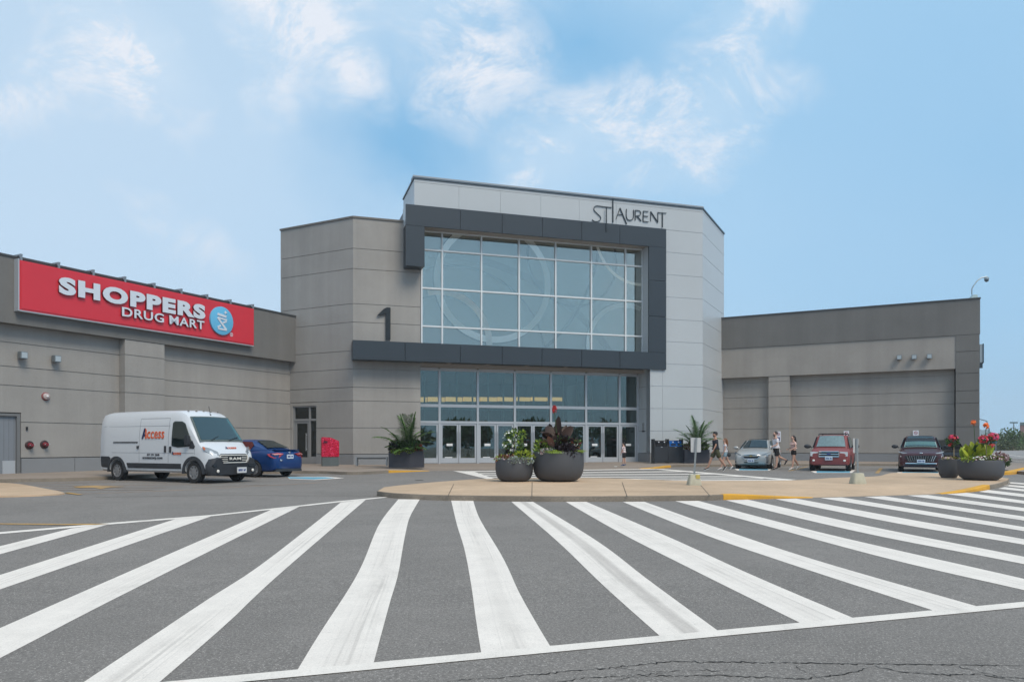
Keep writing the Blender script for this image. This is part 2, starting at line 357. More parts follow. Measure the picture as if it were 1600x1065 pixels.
TH = 17.3
W1 = Frame((-5.155, 42.0), TH)                       # concrete front wall and upper glazing
tc0 = W1.t(551.7); pc = W1.pt(tc0)
CF = Frame((pc.x, pc.y), TH - 45)                    # angled concrete wall, t negative to the left
pl = CF.pt(CF.t(453)); LW = Frame((pl.x, pl.y), TH + 45)   # left wing
DW = 0.78
tw = W1.t(1098, DW); pw = W1.pt(tw, DW); WC = Frame((pw.x, pw.y), TH + 45)   # angled white wall
pr = WC.pt(WC.t(1129.6)); RW = Frame((pr.x, pr.y), TH - 45)                  # right wing
def panels(fr, mb, t0, t1, d0, d1, joints, gap=0.03, vj=(), mi=0, back=0.035):
    """wall of stacked panels with recessed joints; joints = ascending z"""
    for a, b in zip(joints[:-1], joints[1:]):
        ts = [t0] + list(vj) + [t1]
        for i, (p, q) in enumerate(zip(ts[:-1], ts[1:])):
            fr.box(mb, p + (gap / 3 if i else 0), q - (gap / 3 if i < len(ts) - 2 else 0), d0, d1, a + gap / 2, b - gap / 2, mi)
    fr.box(mb, t0 + 0.01, t1 - 0.01, d0 - 0.05, d1 - back, joints[0], joints[-1] - 0.02, mi)
# ------------------------------------------------------------------ materials used by the setting
ASPH = ground_mat('asphalt', (0.184, 0.170, 0.158), (0.48, 0.45, 0.42))
PAINT = ground_mat('white_road_paint', (0.184, 0.170, 0.158), (0.48, 0.45, 0.42), worn=(0.75, 0.70, 0.645), wlo=0.52, whi=0.80, wmax=0.55)
SPAINT = ground_mat('crosswalk_paint', (0.184, 0.170, 0.158), (0.48, 0.45, 0.42), worn=(0.76, 0.705, 0.65), wlo=0.54, whi=0.84, wmax=0.45, streak=True)
YPAINT = ground_mat('yellow_road_paint', (0.190, 0.175, 0.163), (0.36, 0.28, 0.25), worn=(0.52, 0.30, 0.07), wlo=0.36, whi=0.6, wmax=0.8)
FYPAINT = ground_mat('faded_orange_paint', (0.190, 0.175, 0.163), (0.36, 0.28, 0.25), worn=(0.40, 0.24, 0.13), wlo=0.33, whi=0.6, wmax=0.9)
YCURB = ground_mat('yellow_kerb_paint', (0.25, 0.215, 0.175), (0.10, 0.09, 0.08), 0.62, 0.7, worn=(0.66, 0.35, 0.045), wlo=0.48, whi=0.8, wmax=0.8)
BPAINT = ground_mat('blue_bay_paint', (0.190, 0.175, 0.163), (0.36, 0.3, 0.3), worn=(0.12, 0.36, 0.50), wlo=0.45, whi=0.75, wmax=0.7)
CONCP = ground_mat('pavement_concrete', (0.50, 0.365, 0.25), (0.24, 0.19, 0.15), 0.64, 0.74, blot=0.16, grain=0.16)
CONCG = ground_mat('grey_pavement', (0.27, 0.225, 0.19), (0.14, 0.13, 0.12), 0.62, 0.72, blot=0.16, grain=0.2)
KERB = ground_mat('kerb_concrete', (0.25, 0.215, 0.175), (0.10, 0.09, 0.08), 0.55, 0.7, blot=0.3, grain=0.4)
CRACK = mat('crack_dark', (0.012, 0.012, 0.012), 0.95)  # even dark fill colour of the asphalt cracks
STUC = stucco('grey_beige_stucco', (0.312, 0.302, 0.290))
STUD = stucco('dark_grey_stucco', (0.170, 0.168, 0.164))
STUW = stucco('wing_stucco', (0.325, 0.306, 0.286))
PLIN = mat('plinth_grey', (0.225, 0.235, 0.25), 0.6, var=0.05, vscale=1.2)
COPE = mat('dark_coping', (0.06, 0.065, 0.07), 0.5)
WHITEP = mat('white_metal_panel', (0.44, 0.475, 0.505), 0.38, var=0.04, vscale=0.35, spec=0.5)
WSHAD = mat('panel_joint', (0.12, 0.13, 0.14), 0.7)
CHAR = mat('charcoal_metal_panel', (0.026, 0.037, 0.050), 0.42, var=0.06, vscale=0.5)
BLK = mat('black_metal', (0.012, 0.015, 0.02), 0.45)
ALU = mat('aluminium_frame', (0.46, 0.49, 0.53), 0.38, metal=0.25)
WALU = mat('white_mullion', (0.62, 0.66, 0.69), 0.35)
BEIGE = mat('beige_soffit', (0.34, 0.30, 0.27), 0.7)
GLU = glass_mat('upper_glazing', (0.97, 0.98, 0.98), 0.18, 0.03, (1.0, 0.99, 0.92))
GLD = glass_mat('door_glazing', (0.50, 0.60, 0.56), 0.10, 0.012, (0.85, 0.97, 0.97))
GLK = glass_mat('dark_glazing', (0.12, 0.14, 0.14), 0.03, 0.02)
TEAL = mat('teal_lobby_wall', (0.37, 0.42, 0.38), 0.7)
RINGL = mat('pale_ring', (1.0, 1.0, 0.97), 0.6)
RINGD = mat('grey_ring', (0.05, 0.07, 0.07), 0.6)
INT = mat('lobby_wall', (0.17, 0.175, 0.165), 0.8, var=0.15, vscale=1)
IFLOOR = mat('lobby_floor', (0.36, 0.34, 0.30), 0.25)
WARM = mat('warm_cove_light', (0.8, 0.6, 0.3), 0.5, emit=((1.0, 0.52, 0.20), 1.7))

# ------------------------------------------------------------------ ground
def sheet(name, pts, mtl, h=0.004, kind='structure'):
    """flat marking lying on the sloping ground; pts = ground points"""
    mb = MB(); n = len(pts)
    mb.add([(p[0], p[1], gz(p[1]) + h) for p in pts], [tuple(range(n))])
    me = bpy.data.meshes.new(name); me.from_pydata([tuple(p) for p in mb.v], [], mb.f)
    bm = bmesh.new(); bm.from_mesh(me); bmesh.ops.triangulate(bm, faces=bm.faces)
    for f in bm.faces:
        if f.normal.z < 0: f.normal_flip()
    bm.to_mesh(me); bm.free()
    o = bpy.data.objects.new(name, me); COL.objects.link(o); me.materials.append(mtl); TM[o.name] = Matrix.Identity(4)
    o['kind'] = kind; return o
def px(lst, h=0.0): return [at(u, v, h) for u, v in lst]
gm = MB(); S = 700
gm.add([(-S, -S, gz(-S)), (S, -S, gz(-S)), (S, S, gz(S)), (-S, S, gz(S))], [(0, 1, 2, 3)])
tag(build('ground', gm, ASPH, keep=True), kind='structure')

def slab(name, top, h, mtl, kmat, kerb=0.16, kind='structure', joints=True):
    """raised pavement: concrete top, kerb of its own colour round the edge"""
    mb = MB(); n = len(top)
    C = Vector((sum(p[0] for p in top) / n, sum(p[1] for p in top) / n))
    hs = h if isinstance(h, list) else [h] * n
    vs = [Vector((p[0], p[1], gz(p[1]) + q)) for p, q in zip(top, hs)]; lo = [Vector((p.x, p.y, gz(p.y) - 0.1)) for p in vs]
    mb.add(vs, [tuple(range(n))], 0)
    mb.add(vs + lo, [(i, (i + 1) % n, n + (i + 1) % n, n + i) for i in range(n)], 1)
    me = bpy.data.meshes.new(name); me.from_pydata([tuple(p) for p in mb.v], [], mb.f)
    for p, i in zip(me.polygons, mb.mi): p.material_index = i
    bm = bmesh.new(); bm.from_mesh(me); bmesh.ops.remove_doubles(bm, verts=bm.verts, dist=0.0005)
    bmesh.ops.triangulate(bm, faces=[f for f in bm.faces if len(f.verts) > 4]); bmesh.ops.recalc_face_normals(bm, faces=bm.faces)
    for f in bm.faces:
        if f.material_index == 0 and f.normal.z < 0: f.normal_flip()
    es = [e for e in bm.edges if len(e.link_faces) == 2 and {f.material_index for f in e.link_faces} == {0, 1}]
    bmesh.ops.bevel(bm, geom=es, offset=0.025, segments=2, affect='EDGES') if not isinstance(h, list) else None
    bm.to_mesh(me); bm.free()
    o = bpy.data.objects.new(name, me); COL.objects.link(o); me.materials.append(mtl); me.materials.append(kmat); TM[o.name] = Matrix.Identity(4)
    o['kind'] = kind; return o
def smooth(pts, k=6):
    """Catmull-Rom through the points"""
    out = []; P = [Vector(p) for p in pts]
    for i in range(len(P) - 1):
        a = P[max(i - 1, 0)]; b = P[i]; c = P[i + 1]; d = P[min(i + 2, len(P) - 1)]
        for j in range(k):
            t = j / k
            out.append(0.5 * ((2 * b) + (c - a) * t + (2 * a - 5 * b + 4 * c - d) * t * t + (3 * b - a - 3 * c + d) * t ** 3))
    out.append(P[-1]); return out

# traffic island (base line of its kerb as surveyed)
isl_front = smooth(px([(589, 774.5), (612, 777.5), (655, 780), (700, 781.5), (830, 783), (960, 783), (1100, 781.5), (1130, 780.5), (1270, 777.5), (1400, 774), (1470, 771.5), (1520, 768), (1556, 762), (1575, 756)]))
isl_back = smooth([at(1577, 753), at(1540, 748.5), at(1460, 743.5), at(1395, 743.5), at(1370, 749), at(1300, 752), at(1240, 756), at(1150, 756.5), at(1060, 756.5), at(925, 752), at(770, 753.2), at(700, 757.5), at(640, 763), at(600, 768)])
island = isl_front + isl_back
def uof(p): return 800 + FPX * p[0] / p[1]
def ramp_h(p, tab):
    u = uof(p)
    if u <= tab[0][0]: return tab[0][1]
    for (a, ha), (b, hb) in zip(tab[:-1], tab[1:]):
        if u <= b: return ha + (hb - ha) * (u - a) / (b - a)
    return tab[-1][1]
ITAB = [(1150, 0.13), (1262, 0.012), (1480, 0.012), (1545, 0.13)]      # kerb dropped for wheelchairs between the yellow stretches
def make_island():
    F = [Vector(p[:2]) for p in isl_front]; B = [Vector(p[:2]) for p in isl_back]; n = len(F); inner = []
    for i, p in enumerate(F):
        d = (F[min(i + 1, n - 1)] - F[max(i - 1, 0)]).normalized(); q = Vector((-d.y, d.x)); k = min(1.0, i / 8, (n - 1 - i) / 8); inner.append(p + q * (0.03 + 1.3 * k))
    vs, fs, mi = [], [], []
    kerbw = [p + (q - p).normalized() * min(0.17, (q - p).length * 0.5) for p, q in zip(F, inner)]
    R0 = [Vector((p.x, p.y, gz(p.y) - 0.1)) for p in F]; R1 = [Vector((p.x, p.y, gz(p.y) + ramp_h(p, ITAB) - 0.012)) for p in F]; R1b = [Vector((p.x + (q.x - p.x) * 0.08, p.y + (q.y - p.y) * 0.08, gz(p.y) + ramp_h(p, ITAB))) for p, q in zip(F, kerbw)]; R2 = [Vector((q.x, q.y, gz(q.y) + ramp_h(p, ITAB) + 0.001)) for p, q in zip(F, kerbw)]; R3 = [Vector((q.x, q.y, gz(q.y) + 0.13)) for q in inner]
    vs = R0 + R1 + R1b + R2 + R3
    for r, m_ in ((0, 1), (1, 1), (2, 0), (3, 0)):
        for i in range(n - 1): fs.append((r * n + i, r * n + i + 1, (r + 1) * n + i + 1, (r + 1) * n + i)); mi.append(m_)
    o = len(vs); m = len(B); vs += [Vector((p.x, p.y, gz(p.y) + 0.13)) for p in B] + [Vector((p.x, p.y, gz(p.y) - 0.1)) for p in B]
    fs.append(tuple([4 * n + i for i in range(n)] + [o + i for i in range(m)])); mi.append(0)
    for i in range(m - 1): fs.append((o + i, o + i + 1, o + m + i + 1, o + m + i)); mi.append(1)
    for a, b, c, d in ((n - 1, o, o + m, None), (0, o + m - 1, o + 2 * m - 1, None)):
        fs.append((a + 4 * n, b, c, a)); mi.append(1)
    me = bpy.data.meshes.new('traffic_island'); me.from_pydata([tuple(p) for p in vs], [], fs)
    for p, i in zip(me.polygons, mi): p.material_index = i
    bm = bmesh.new(); bm.from_mesh(me); bmesh.ops.triangulate(bm, faces=[f for f in bm.faces if len(f.verts) > 4])
    for f in bm.faces:
        if f.material_index == 0 and f.normal.z < 0: f.normal_flip()
    bm.to_mesh(me); bm.free(); ob = bpy.data.objects.new('traffic_island', me); COL.objects.link(ob); me.materials.append(CONCP); me.materials.append(KERB); ob['kind'] = 'structure'
make_island()
def cutline(name, a, b, h, w=0.018):
    a = Vector(a[:2]); b = Vector(b[:2]); d = (b - a).normalized(); q = Vector((-d.y, d.x)) * w / 2
    return sheet(name, [a - q, b - q, b + q, a + q], MATS['joint_dark'], h)
mat('joint_dark', (0.09, 0.075, 0.06), 0.9)
for (u0, v0, u1, v1) in ((831, 777, 831.5, 753.5), (700, 775.5, 709, 757), (980, 777, 972, 754), (1110, 776, 1094, 758)):
    cutline('pavement_joint', at(u0, v0 - 1.0, 0.13), at(u1, v1 - 1.0, 0.13), 0.134)
# brown ramped strip behind the island and its faded kerb line
sheet('worn_pavement_strip', px([(1060, 756.2), (1060, 752.5), (1240, 750.0), (1330, 748), (1376, 745.6), (1370, 748.8), (1300, 751.8), (1240, 755.7)]), ground_mat('brown_strip', (0.25, 0.17, 0.12), (0.13, 0.09, 0.07), 0.6, 0.7), 0.006)
def bandtop(name, line, w, h0, mtl, tab=None):
    """painted stretch of kerb: a thin shell over the kerb's top edge and face"""
    mb = MB(); rings = []
    for i, p in enumerate(line):
        h = ramp_h(p, tab) if tab else h0
        a = line[max(i - 1, 0)]; b = line[min(i + 1, len(line) - 1)]; d = (Vector(b[:2]) - Vector(a[:2])).normalized(); q = Vector((-d.y, d.x))
        o = Vector(p[:2]) - q * 0.012; i_ = Vector(p[:2]) + q * w
        g = gz(p[1]); rings.append([Vector((o.x, o.y, g - 0.02)), Vector((o.x, o.y, g + h - 0.015)), Vector((o.x + q.x * 0.02, o.y + q.y * 0.02, g + h + 0.006)), Vector((i_.x, i_.y, g + h + 0.006)), Vector((i_.x, i_.y, g + h - 0.03))])
    mb.loft(rings, 0, True, False)
    return tag(build(name, mb, mtl, keep=True), kind='structure')
bandtop('yellow_kerb', isl_front[42:49], 0.17, 0.13, YCURB, ITAB)
bandtop('yellow_kerb', isl_front[60:71], 0.17, 0.13, YCURB, ITAB)

# pavement along the left wing and entrance
left_curb = px([(-420, 772), (-160, 760), (0, 753.8), (98, 751.7), (160, 749.5), (230, 745.5), (330, 741.5), (440, 739.5), (500, 739.6), (542, 741.2), (575, 740.6), (607, 738.6), (640, 737), (671, 735.4)])
lc = smooth(left_curb, 4)
wallL = [LW.pt(-45, -0.2), LW.pt(0, -0.2)]
pave_left = lc + [W1.pt(0.3, -0.8), W1.pt(tc0, -0.2), CF.pt(0, -0.2), CF.pt(-5.2, -0.2)][0:3] + [LW.pt(-0.2, -0.2), LW.pt(-45, -0.2)]
LTAB = [(606, 0.12), (671, 0.012)]; RTAB = [(1000, 0.012), (1045, 0.12)]
slab('pavement', [Vector((p.x, p.y)) for p in pave_left], [ramp_h(p, LTAB) for p in lc] + [0.12] * (len(pave_left) - len(lc)), CONCG, KERB)
bandtop('yellow_kerb', lc[-9:], 0.17, 0.12, YCURB, LTAB)
# entrance apron, flush ramp
apron = px([(671, 735.4), (760, 733.6), (900, 733.0), (1000, 732.6)]) + [W1.pt(14.2, 0.9), W1.pt(14.2, -0.9), W1.pt(0.2, -0.9)]
slab('entrance_apron', [Vector((p.x, p.y)) for p in apron], [0.012] * 4 + [0.115] * 3, CONCG, CONCG)
right_curb = px([(1000, 732.3), (1030, 731.6), (1048, 730.2), (1060, 729.2), (1130, 728.6), (1240, 727.8), (1400, 727.6), (1500, 730.5), (1545, 735), (1600, 741), (1700, 752)])
rcs = smooth(right_curb, 4)
pave_right = rcs + [RW.pt(25, 3.0), RW.pt(25, -0.3), RW.pt(15.1, -0.3), RW.pt(0.0, -0.3), WC.pt(0, -0.2), W1.pt(14.2, 0.3)]
slab('pavement', [Vector((p.x, p.y)) for p in pave_right], [ramp_h(p, RTAB) for p in rcs] + [0.12] * (len(pave_right) - len(rcs)), CONCG, KERB)
bandtop('yellow_kerb', rcs[:9], 0.17, 0.12, YCURB, RTAB)
# tan corner of the pavement low at the left edge
slab('pavement_corner', smooth(px([(-60, 776.9), (0, 776.7), (36, 775.8), (75, 774), (102, 770.8), (62, 762.4), (27, 756.4), (-10, 754.8), (-60, 754)]), 4), 0.03, CONCP, CONCP)
# kerb at the far right, road beyond
rr = smooth(px([(1560, 741.5), (1580, 741.2), (1597, 738), (1640, 728), (1700, 722)]), 5)
bandtop('yellow_kerb', rr, 0.3, 0.13, YCURB)

# crosswalk: stripes surveyed along both edges
STR = [
 ([(0, 853), (112, 825)], [(0, 865.5), (172.5, 818)], 'L'),
 ([(0, 898), (279, 809)], [(0, 920.6), (332, 805.5)], 'L'),
 ([(0, 981), (210, 889), (425.6, 795)], [(0, 1028), (225, 912), (469, 790.5)], 'L'),
 ([(133, 1064), (322.5, 937.5), (424, 870), (532.5, 784.5)], [(251, 1064), (360, 969), (450, 885), (572, 780)], ''),
 ([(465, 1046), (499, 990), (562.5, 889), (594, 816), (622.4, 779.7)], [(583.6, 1036), (610.6, 936), (622.4, 895.5), (632.6, 838), (641, 806), (656, 779.7)], ''),
 ([(752, 1020.5), (744, 970), (735.5, 909), (725, 855), (713.6, 818), (705, 781.6)], [(860, 1010), (840, 976.5), (809.7, 922.5), (784.4, 868.5), (749, 809), (739.5, 782)], ''),
 ([(799, 783.5), (866, 841), (939, 911), (1030.5, 993)][::-1], [(832.7, 783.5), (927, 841), (1012, 905), (1123, 986)][::-1], ''),
 ([(884, 783.5), (963.5, 829), (1085, 891), (1252.6, 974)][::-1], [(916, 783.5), (1036.6, 835), (1170.5, 896), (1335, 966)][::-1], ''),
 ([(972.7, 783.5), (1085, 829), (1207, 871.7), (1459.6, 954)][::-1], [(1007, 783.5), (1207, 853.5), (1530, 948)][::-1], ''),
 ([(1600, 921.6), (1389.6, 873), (1207, 824), (1055, 782.4)], [(1600, 904), (1268, 828), (1091, 782)], 'R'),
 ([(1600, 881), (1330, 828), (1134, 781.2)], [(1600, 869.5), (1350, 820), (1168.6, 780.2)], 'R'),
 ([(1600, 850.6), (1400, 817), (1211.6, 779.4)], [(1600, 842), (1420, 811), (1244, 778.5)], 'R'),
 ([(1600, 829.3), (1282, 777.5)], [(1600, 823), (1314.7, 776.7)], 'R'),
 ([(1600, 812.8), (1350.8, 775.8)], [(1600, 806.6), (1381.7, 774.9)], 'R'),
 ([(1600, 798.4), (1417, 773.6)], [(1600, 793.2), (1448.8, 772.8)], 'R'),
 ([(1600, 786.3), (1479.7, 771.6)], [(1600, 781.9), (1510.6, 769.4)], 'R'),
 ([(1600, 776), (1529.6, 767.8)], [(1600, 771.6), (1544, 765)], 'R'),
 ([(1600, 767.2), (1560, 763)], [(1600, 764), (1570, 760.6)], 'R'),
 ([(1600, 761.9), (1575, 759.3)], [(1600, 758.9), (1577, 757)], 'R'),
 ([(1600, 756.6), (1578, 754.9)], [(1600, 754.3), (1580, 752.9)], 'R')]
ba, bb = at(583.6, 1035.2), at(1600, 940.2)          # inner edge of the near border line
def isect(p, d, a, b):
    e = b - a; k = d.x * e.y - d.y * e.x
    t = ((a.x - p.x) * e.y - (a.y - p.y) * e.x) / k; return p + d * t
A2 = Vector(ba[:2]); B2 = Vector(bb[:2])
cz = 0.003
for le, ri, ext in STR:
    lg = [Vector(p[:2]) for p in px(le)]; rg_ = [Vector(p[:2]) for p in px(ri)]
    if ext == 'R':
        lg.insert(0, isect(lg[0], (lg[0] - lg[-1]).normalized(), A2, B2)); rg_.insert(0, isect(rg_[0], (rg_[0] - rg_[-1]).normalized(), A2, B2))
    if ext == 'L' or le[0][0] == 133:
        k = 6.0
        lg.insert(0, lg[0] + (lg[0] - lg[1]).normalized() * k if ext else lg[0] + (lg[0] - lg[1]).normalized() * 0.6); rg_.insert(0, rg_[0] + (rg_[0] - rg_[1]).normalized() * k if ext else rg_[0] + (rg_[0] - rg_[1]).normalized() * 0.4)
    def resample(pts, m=28):
        P = [Vector((p.x, p.y)) for p in smooth([Vector((q.x, q.y, 0)) for q in pts], 6)]; D = [0.0]
        for p, q in zip(P[:-1], P[1:]): D.append(D[-1] + (q - p).length)
        out = []
        for i in range(m):
            d = D[-1] * i / (m - 1); j = max(k for k in range(len(D)) if D[k] <= d + 1e-9); j = min(j, len(P) - 2); f = (d - D[j]) / max(1e-9, D[j + 1] - D[j]); out.append(P[j].lerp(P[j + 1], f))
        return out, D[-1]
    (A_, la), (B_, lb) = resample(lg), resample(rg_); m_n = len(A_); me = bpy.data.meshes.new('crosswalk_stripe')
    me.from_pydata([(p.x, p.y, gz(p.y) + cz) for p in A_ + B_], [], [(i, i + 1, m_n + i + 1, m_n + i) for i in range(m_n - 1)])
    uvl = me.uv_layers.new(name='UVMap'); at_b = me.attributes.new('band', 'FLOAT', 'POINT'); idx = STR.index((le, ri, ext))
    for v in range(2 * m_n): at_b.data[v].value = {6: 0.85, 5: 0.22, 4: 0.15, 7: 0.20}.get(idx, 0.0)
    for lp in me.loops: v = lp.vertex_index; uvl.data[lp.index].uv = (0.0 if v < m_n else 1.0, (v % m_n) / (m_n - 1) * la + idx * 17.3)
    bm = bmesh.new(); bm.from_mesh(me)
    for f in bm.faces:
        if f.normal.z < 0: f.normal_flip()
    bm.to_mesh(me); bm.free(); me.materials.append(SPAINT); so2 = bpy.data.objects.new('crosswalk_stripe', me); COL.objects.link(so2); so2['kind'] = 'structure'
# border lines
def dirp(a, b, k): return a + (b - a).normalized() * k
c2 = [at(583.6, 1046.0), at(1600, 948.8)]
far = lambda p, q, k: Vector((p.x, p.y)) + (Vector((q.x, q.y)) - Vector((p.x, p.y))).normalized() * k
i0 = far(bb, ba, 30); i1 = far(ba, bb, 60); o0 = far(c2[1], c2[0], 30); o1 = far(c2[0], c2[1], 60)
sheet('crosswalk_border', [i0, i1, o1, o0], PAINT, 0.0055)
fl = px([(-120, 843), (0, 831.2), (172.5, 816.6), (332, 804.2), (469, 789.3), (530, 782.5), (572, 778.6), (606, 775.6)]); fl2 = px([(606, 776.8), (572, 780.5), (530, 784.4), (469, 791.2), (332, 806.2), (172.5, 819.2), (0, 834.2), (-120, 846.5)])
sheet('crosswalk_border', [Vector(p[:2]) for p in fl + fl2], PAINT, 0.0055)
sheet('yellow_lane_line', [Vector(p[:2]) for p in px([(-200, 817), (0, 817.6), (100, 818.4), (172, 818.2), (150, 820), (100, 820.2), (0, 819.3), (-200, 818.7)])], YPAINT, 0.008)
# second crosswalk in front of the doors
sheet('crosswalk_border', [Vector(p[:2]) for p in px([(708, 735.2), (740, 736.2), (779, 749.8), (787, 752.4), (780, 752.4), (770, 750)])], PAINT, 0.0035)
for (u0, v0, u1, v1, w) in ((722, 736.4, 1020, 732.6, 0), (735, 739.8, 1080, 736.2, 0), (746, 742.6, 1122, 740.2, 0), (757, 745.4, 1160, 744.2, 0), (768, 748.2, 1190, 747.4, 0), (779, 751.2, 1235, 749.7, 0)):
    hw = 0.55
    sheet('crosswalk_stripe', [Vector(p[:2]) for p in px([(u0, v0 - hw), (u1, v1 - hw), (u1 + 4, v1 + hw), (u0 + 3, v0 + hw)])], PAINT, 0.0055)
sheet('crosswalk_border', [Vector(p[:2]) for p in px([(1012, 732.0), (1035, 732.4), (1140, 741), (1245, 749.4), (1230, 750.4), (1125, 741.6)])], PAINT, 0.008)
# bay markings
def line2(name, pts, w, mtl, h=0.0035):
    g = px(pts); n = len(g); a_, b_ = [], []
    for i, p in enumerate(g):
        d = (g[min(i + 1, n - 1)] - g[max(i - 1, 0)]); q = Vector((-d.y, d.x)).normalized() * w / 2
        a_.append(Vector((p.x + q.x, p.y + q.y))); b_.append(Vector((p.x - q.x, p.y - q.y)))
    sheet(name, a_ + b_[::-1], mtl, h)
line2('bay_line', [(104, 772), (180, 769.4), (300, 764.6), (460, 756.0), (500, 753.5)], 0.12, FYPAINT)
for pts in ([(34, 755.6), (180, 753.0)], [(60, 759.4), (330, 756.5)], [(80, 762.5), (260, 761.6)], [(88, 765.4), (240, 765.2)], [(300, 760.5), (420, 757)]):
    line2('bay_line', pts, 0.10, FYPAINT, 0.0065)
sheet('bay_arrow', [Vector(p[:2]) for p in px([(113, 760.3), (150, 758.6), (170, 759.4), (196, 760.2), (172, 761.2), (158, 763.8), (146, 762.0), (124, 761.8)])], YPAINT, 0.0100)
line2('bay_line', [(104, 769.8), (126, 773)], 0.12, YPAINT, 0.0135)
sheet('accessible_bay_marking', [Vector(p[:2]) for p in px([(449, 744.2), (512, 744.4), (538, 746.6), (492, 749.4), (452, 748)])], PAINT, 0.0035)
sheet('accessible_bay_marking', [Vector(p[:2]) for p in px([(449, 744.9), (508, 745.1), (524, 746.6), (490, 748.7), (453, 747.4)])], BPAINT, 0.0075)
line2('bay_line', [(1232, 735.4), (1246, 732.5), (1262, 728.5)], 0.12, YPAINT); line2('bay_line', [(1370, 739), (1377, 731)], 0.16, YPAINT)
for (a0, a1, b0, b1, vv) in ((1147, 1206, 1155, 1200, 733.6), (1267, 1337, 1276, 1328, 737.3), (1401, 1470, 1410, 1466, 739.0)):
    sheet('accessible_bay_marking', [Vector(p[:2]) for p in px([(a0, vv - 1.6), (a1, vv - 3.2), (b1 + 3, vv + 1.1), (b0 - 3, vv + 1.1)])], PAINT, 0.0035)
    sheet('accessible_bay_marking', [Vector(p[:2]) for p in px([(b0, vv - 2.2), (b1, vv - 2.6), (b1, vv + 0.8), (b0, vv + 0.8)])], BPAINT, 0.0075)
# cracks in the foreground asphalt
rc = random.Random(3)
def crack(pts, w):
    g = [Vector(p[:2]) for p in px(pts)]; line = []
    for a, b in zip(g[:-1], g[1:]):
        m = max(3, int((b - a).length / 0.02)); q = Vector((-(b - a).y, (b - a).x)).normalized()
        for i in range(m): line.append(a.lerp(b, i / m) + q * rc.gauss(0, 0.009))
    line.append(g[-1]); n = len(line); L_, R_ = [], []
    for i, p in enumerate(line):
        d = line[min(i + 1, n - 1)] - line[max(i - 1, 0)]; q = Vector((-d.y, d.x)).normalized() * w * 0.9 * (0.15 + 1.1 * rc.random() ** 1.5) * min(1, 0.2 + 4 * min(i, n - i) / n)
        L_.append(p + q); R_.append(p - q)
    sheet('asphalt_crack', L_ + R_[::-1], CRACK, 0.0025)
crack([(690, 1065), (800, 1056), (960, 1042), (1050, 1033), (1130, 1034), (1300, 1036), (1480, 1038), (1700, 1041)], 0.010)
crack([(950, 1064), (1000, 1056), (1120, 1055), (1260, 1060), (1330, 1051), (1365, 1040)], 0.008)
crack([(1245, 1036), (1250, 1046), (1290, 1063)], 0.005); crack([(1365, 1040), (1410, 1050), (1470, 1054), (1530, 1053), (1600, 1066)], 0.009)
crack([(1480, 1038), (1520, 1046), (1560, 1057), (1640, 1062)], 0.006); crack([(960, 1042), (1020, 1049), (1100, 1047), (1160, 1046)], 0.004)
crack([(520, 1075), (690, 1065)], 0.006); crack([(1050, 1051), (900, 1060), (820, 1075)], 0.006)
line2('asphalt_seam', [(150, 776.5), (330, 773.5), (590, 774.5)], 0.05, MATS['joint_dark'], 0.0025)
# lawn verge beyond the lot
sheet('verge', [Vector((p[0], p[1])) for p in ((62, 119), (400, 119), (400, 500), (62, 500))], mat('dry_grass', (0.12, 0.13, 0.06), 0.95, var=0.4, vscale=0.4), 0.03)

# ------------------------------------------------------------------ the mall
mall = root('shopping_mall', (0, 46, 0), 0, 'large grey and white mall with a two-storey glass entrance and low grey wings', 'building')
FL = gz(42) + 0.12
# --- left wing
u0 = 186
zj = [LW.z(33, v) for v in (715.1,)] ; z_pl = LW.z(33, 715.1)
lz = [LW.z(186, v) for v in (554.3, 587.3, 613.1)]; lz4 = LW.z(159, 662.4)
z_fb = 0; cfd = (CF.pt(CF.t(462)) - CF.pt(CF.t(453))).length; DF = round(cfd, 2)
zft = LW.z(462, 493.5, DF); zfb = LW.z(462, 565.5, DF)
JL = [z_pl, lz4, lz[2], lz[1], lz[0], zfb + 0.35]
mb = MB(); panels(LW, mb, -40, LW.t(33), -0.35, 0, [LW.z(33, 645), JL[2], JL[3], JL[4], JL[5]])
panels(LW, mb, LW.t(33), -0.0, -0.35, 0, JL)
tp0 = LW.t(186); dpil = min(LW.d_at(tp0, 204), DF - 0.03); tp1 = LW.t(257, dpil)
panels(LW, mb, tp0, tp1, 0.0, dpil, JL[:-1] + [zfb - 0.002])
o = build('wing_wall', mb, STUC, mall)
mb = MB(); LW.box(mb, LW.t(33), LW.t(116) - 0.01, -0.3, 0.04, 0, z_pl - 0.02); LW.box(mb, LW.t(116) + 0.01, -0.02, -0.3, 0.04, 0, z_pl - 0.02); LW.box(mb, tp0 - 0.02, tp1 + 0.02, 0.05, dpil + 0.03, 0, z_pl - 0.02)
build('plinth', mb, PLIN, mall)
mb = MB(); LW.box(mb, -42, CF.t(453) * 0 + 0.0, -0.4, DF, zfb, zft - 0.06)
o = build('wing_fascia', mb, STUD, mall); o['label'] = 'dark grey band along the top of the left wing'
mb = MB(); LW.box(mb, -42, 0.02, -0.6, DF + 0.04, zft - 0.058, zft + 0.02); build('coping', mb, COPE, mall)
mb = MB(); mb.prism([LW.pt(-41, -0.36)[:2], LW.pt(-0.1, -0.36)[:2], LW.pt(-0.1, -14)[:2], LW.pt(-41, -14)[:2]], -0.5, zft - 0.2); build('roof', mb, COPE, mall)  # solid core filling the left wing, put in to keep sunlight out
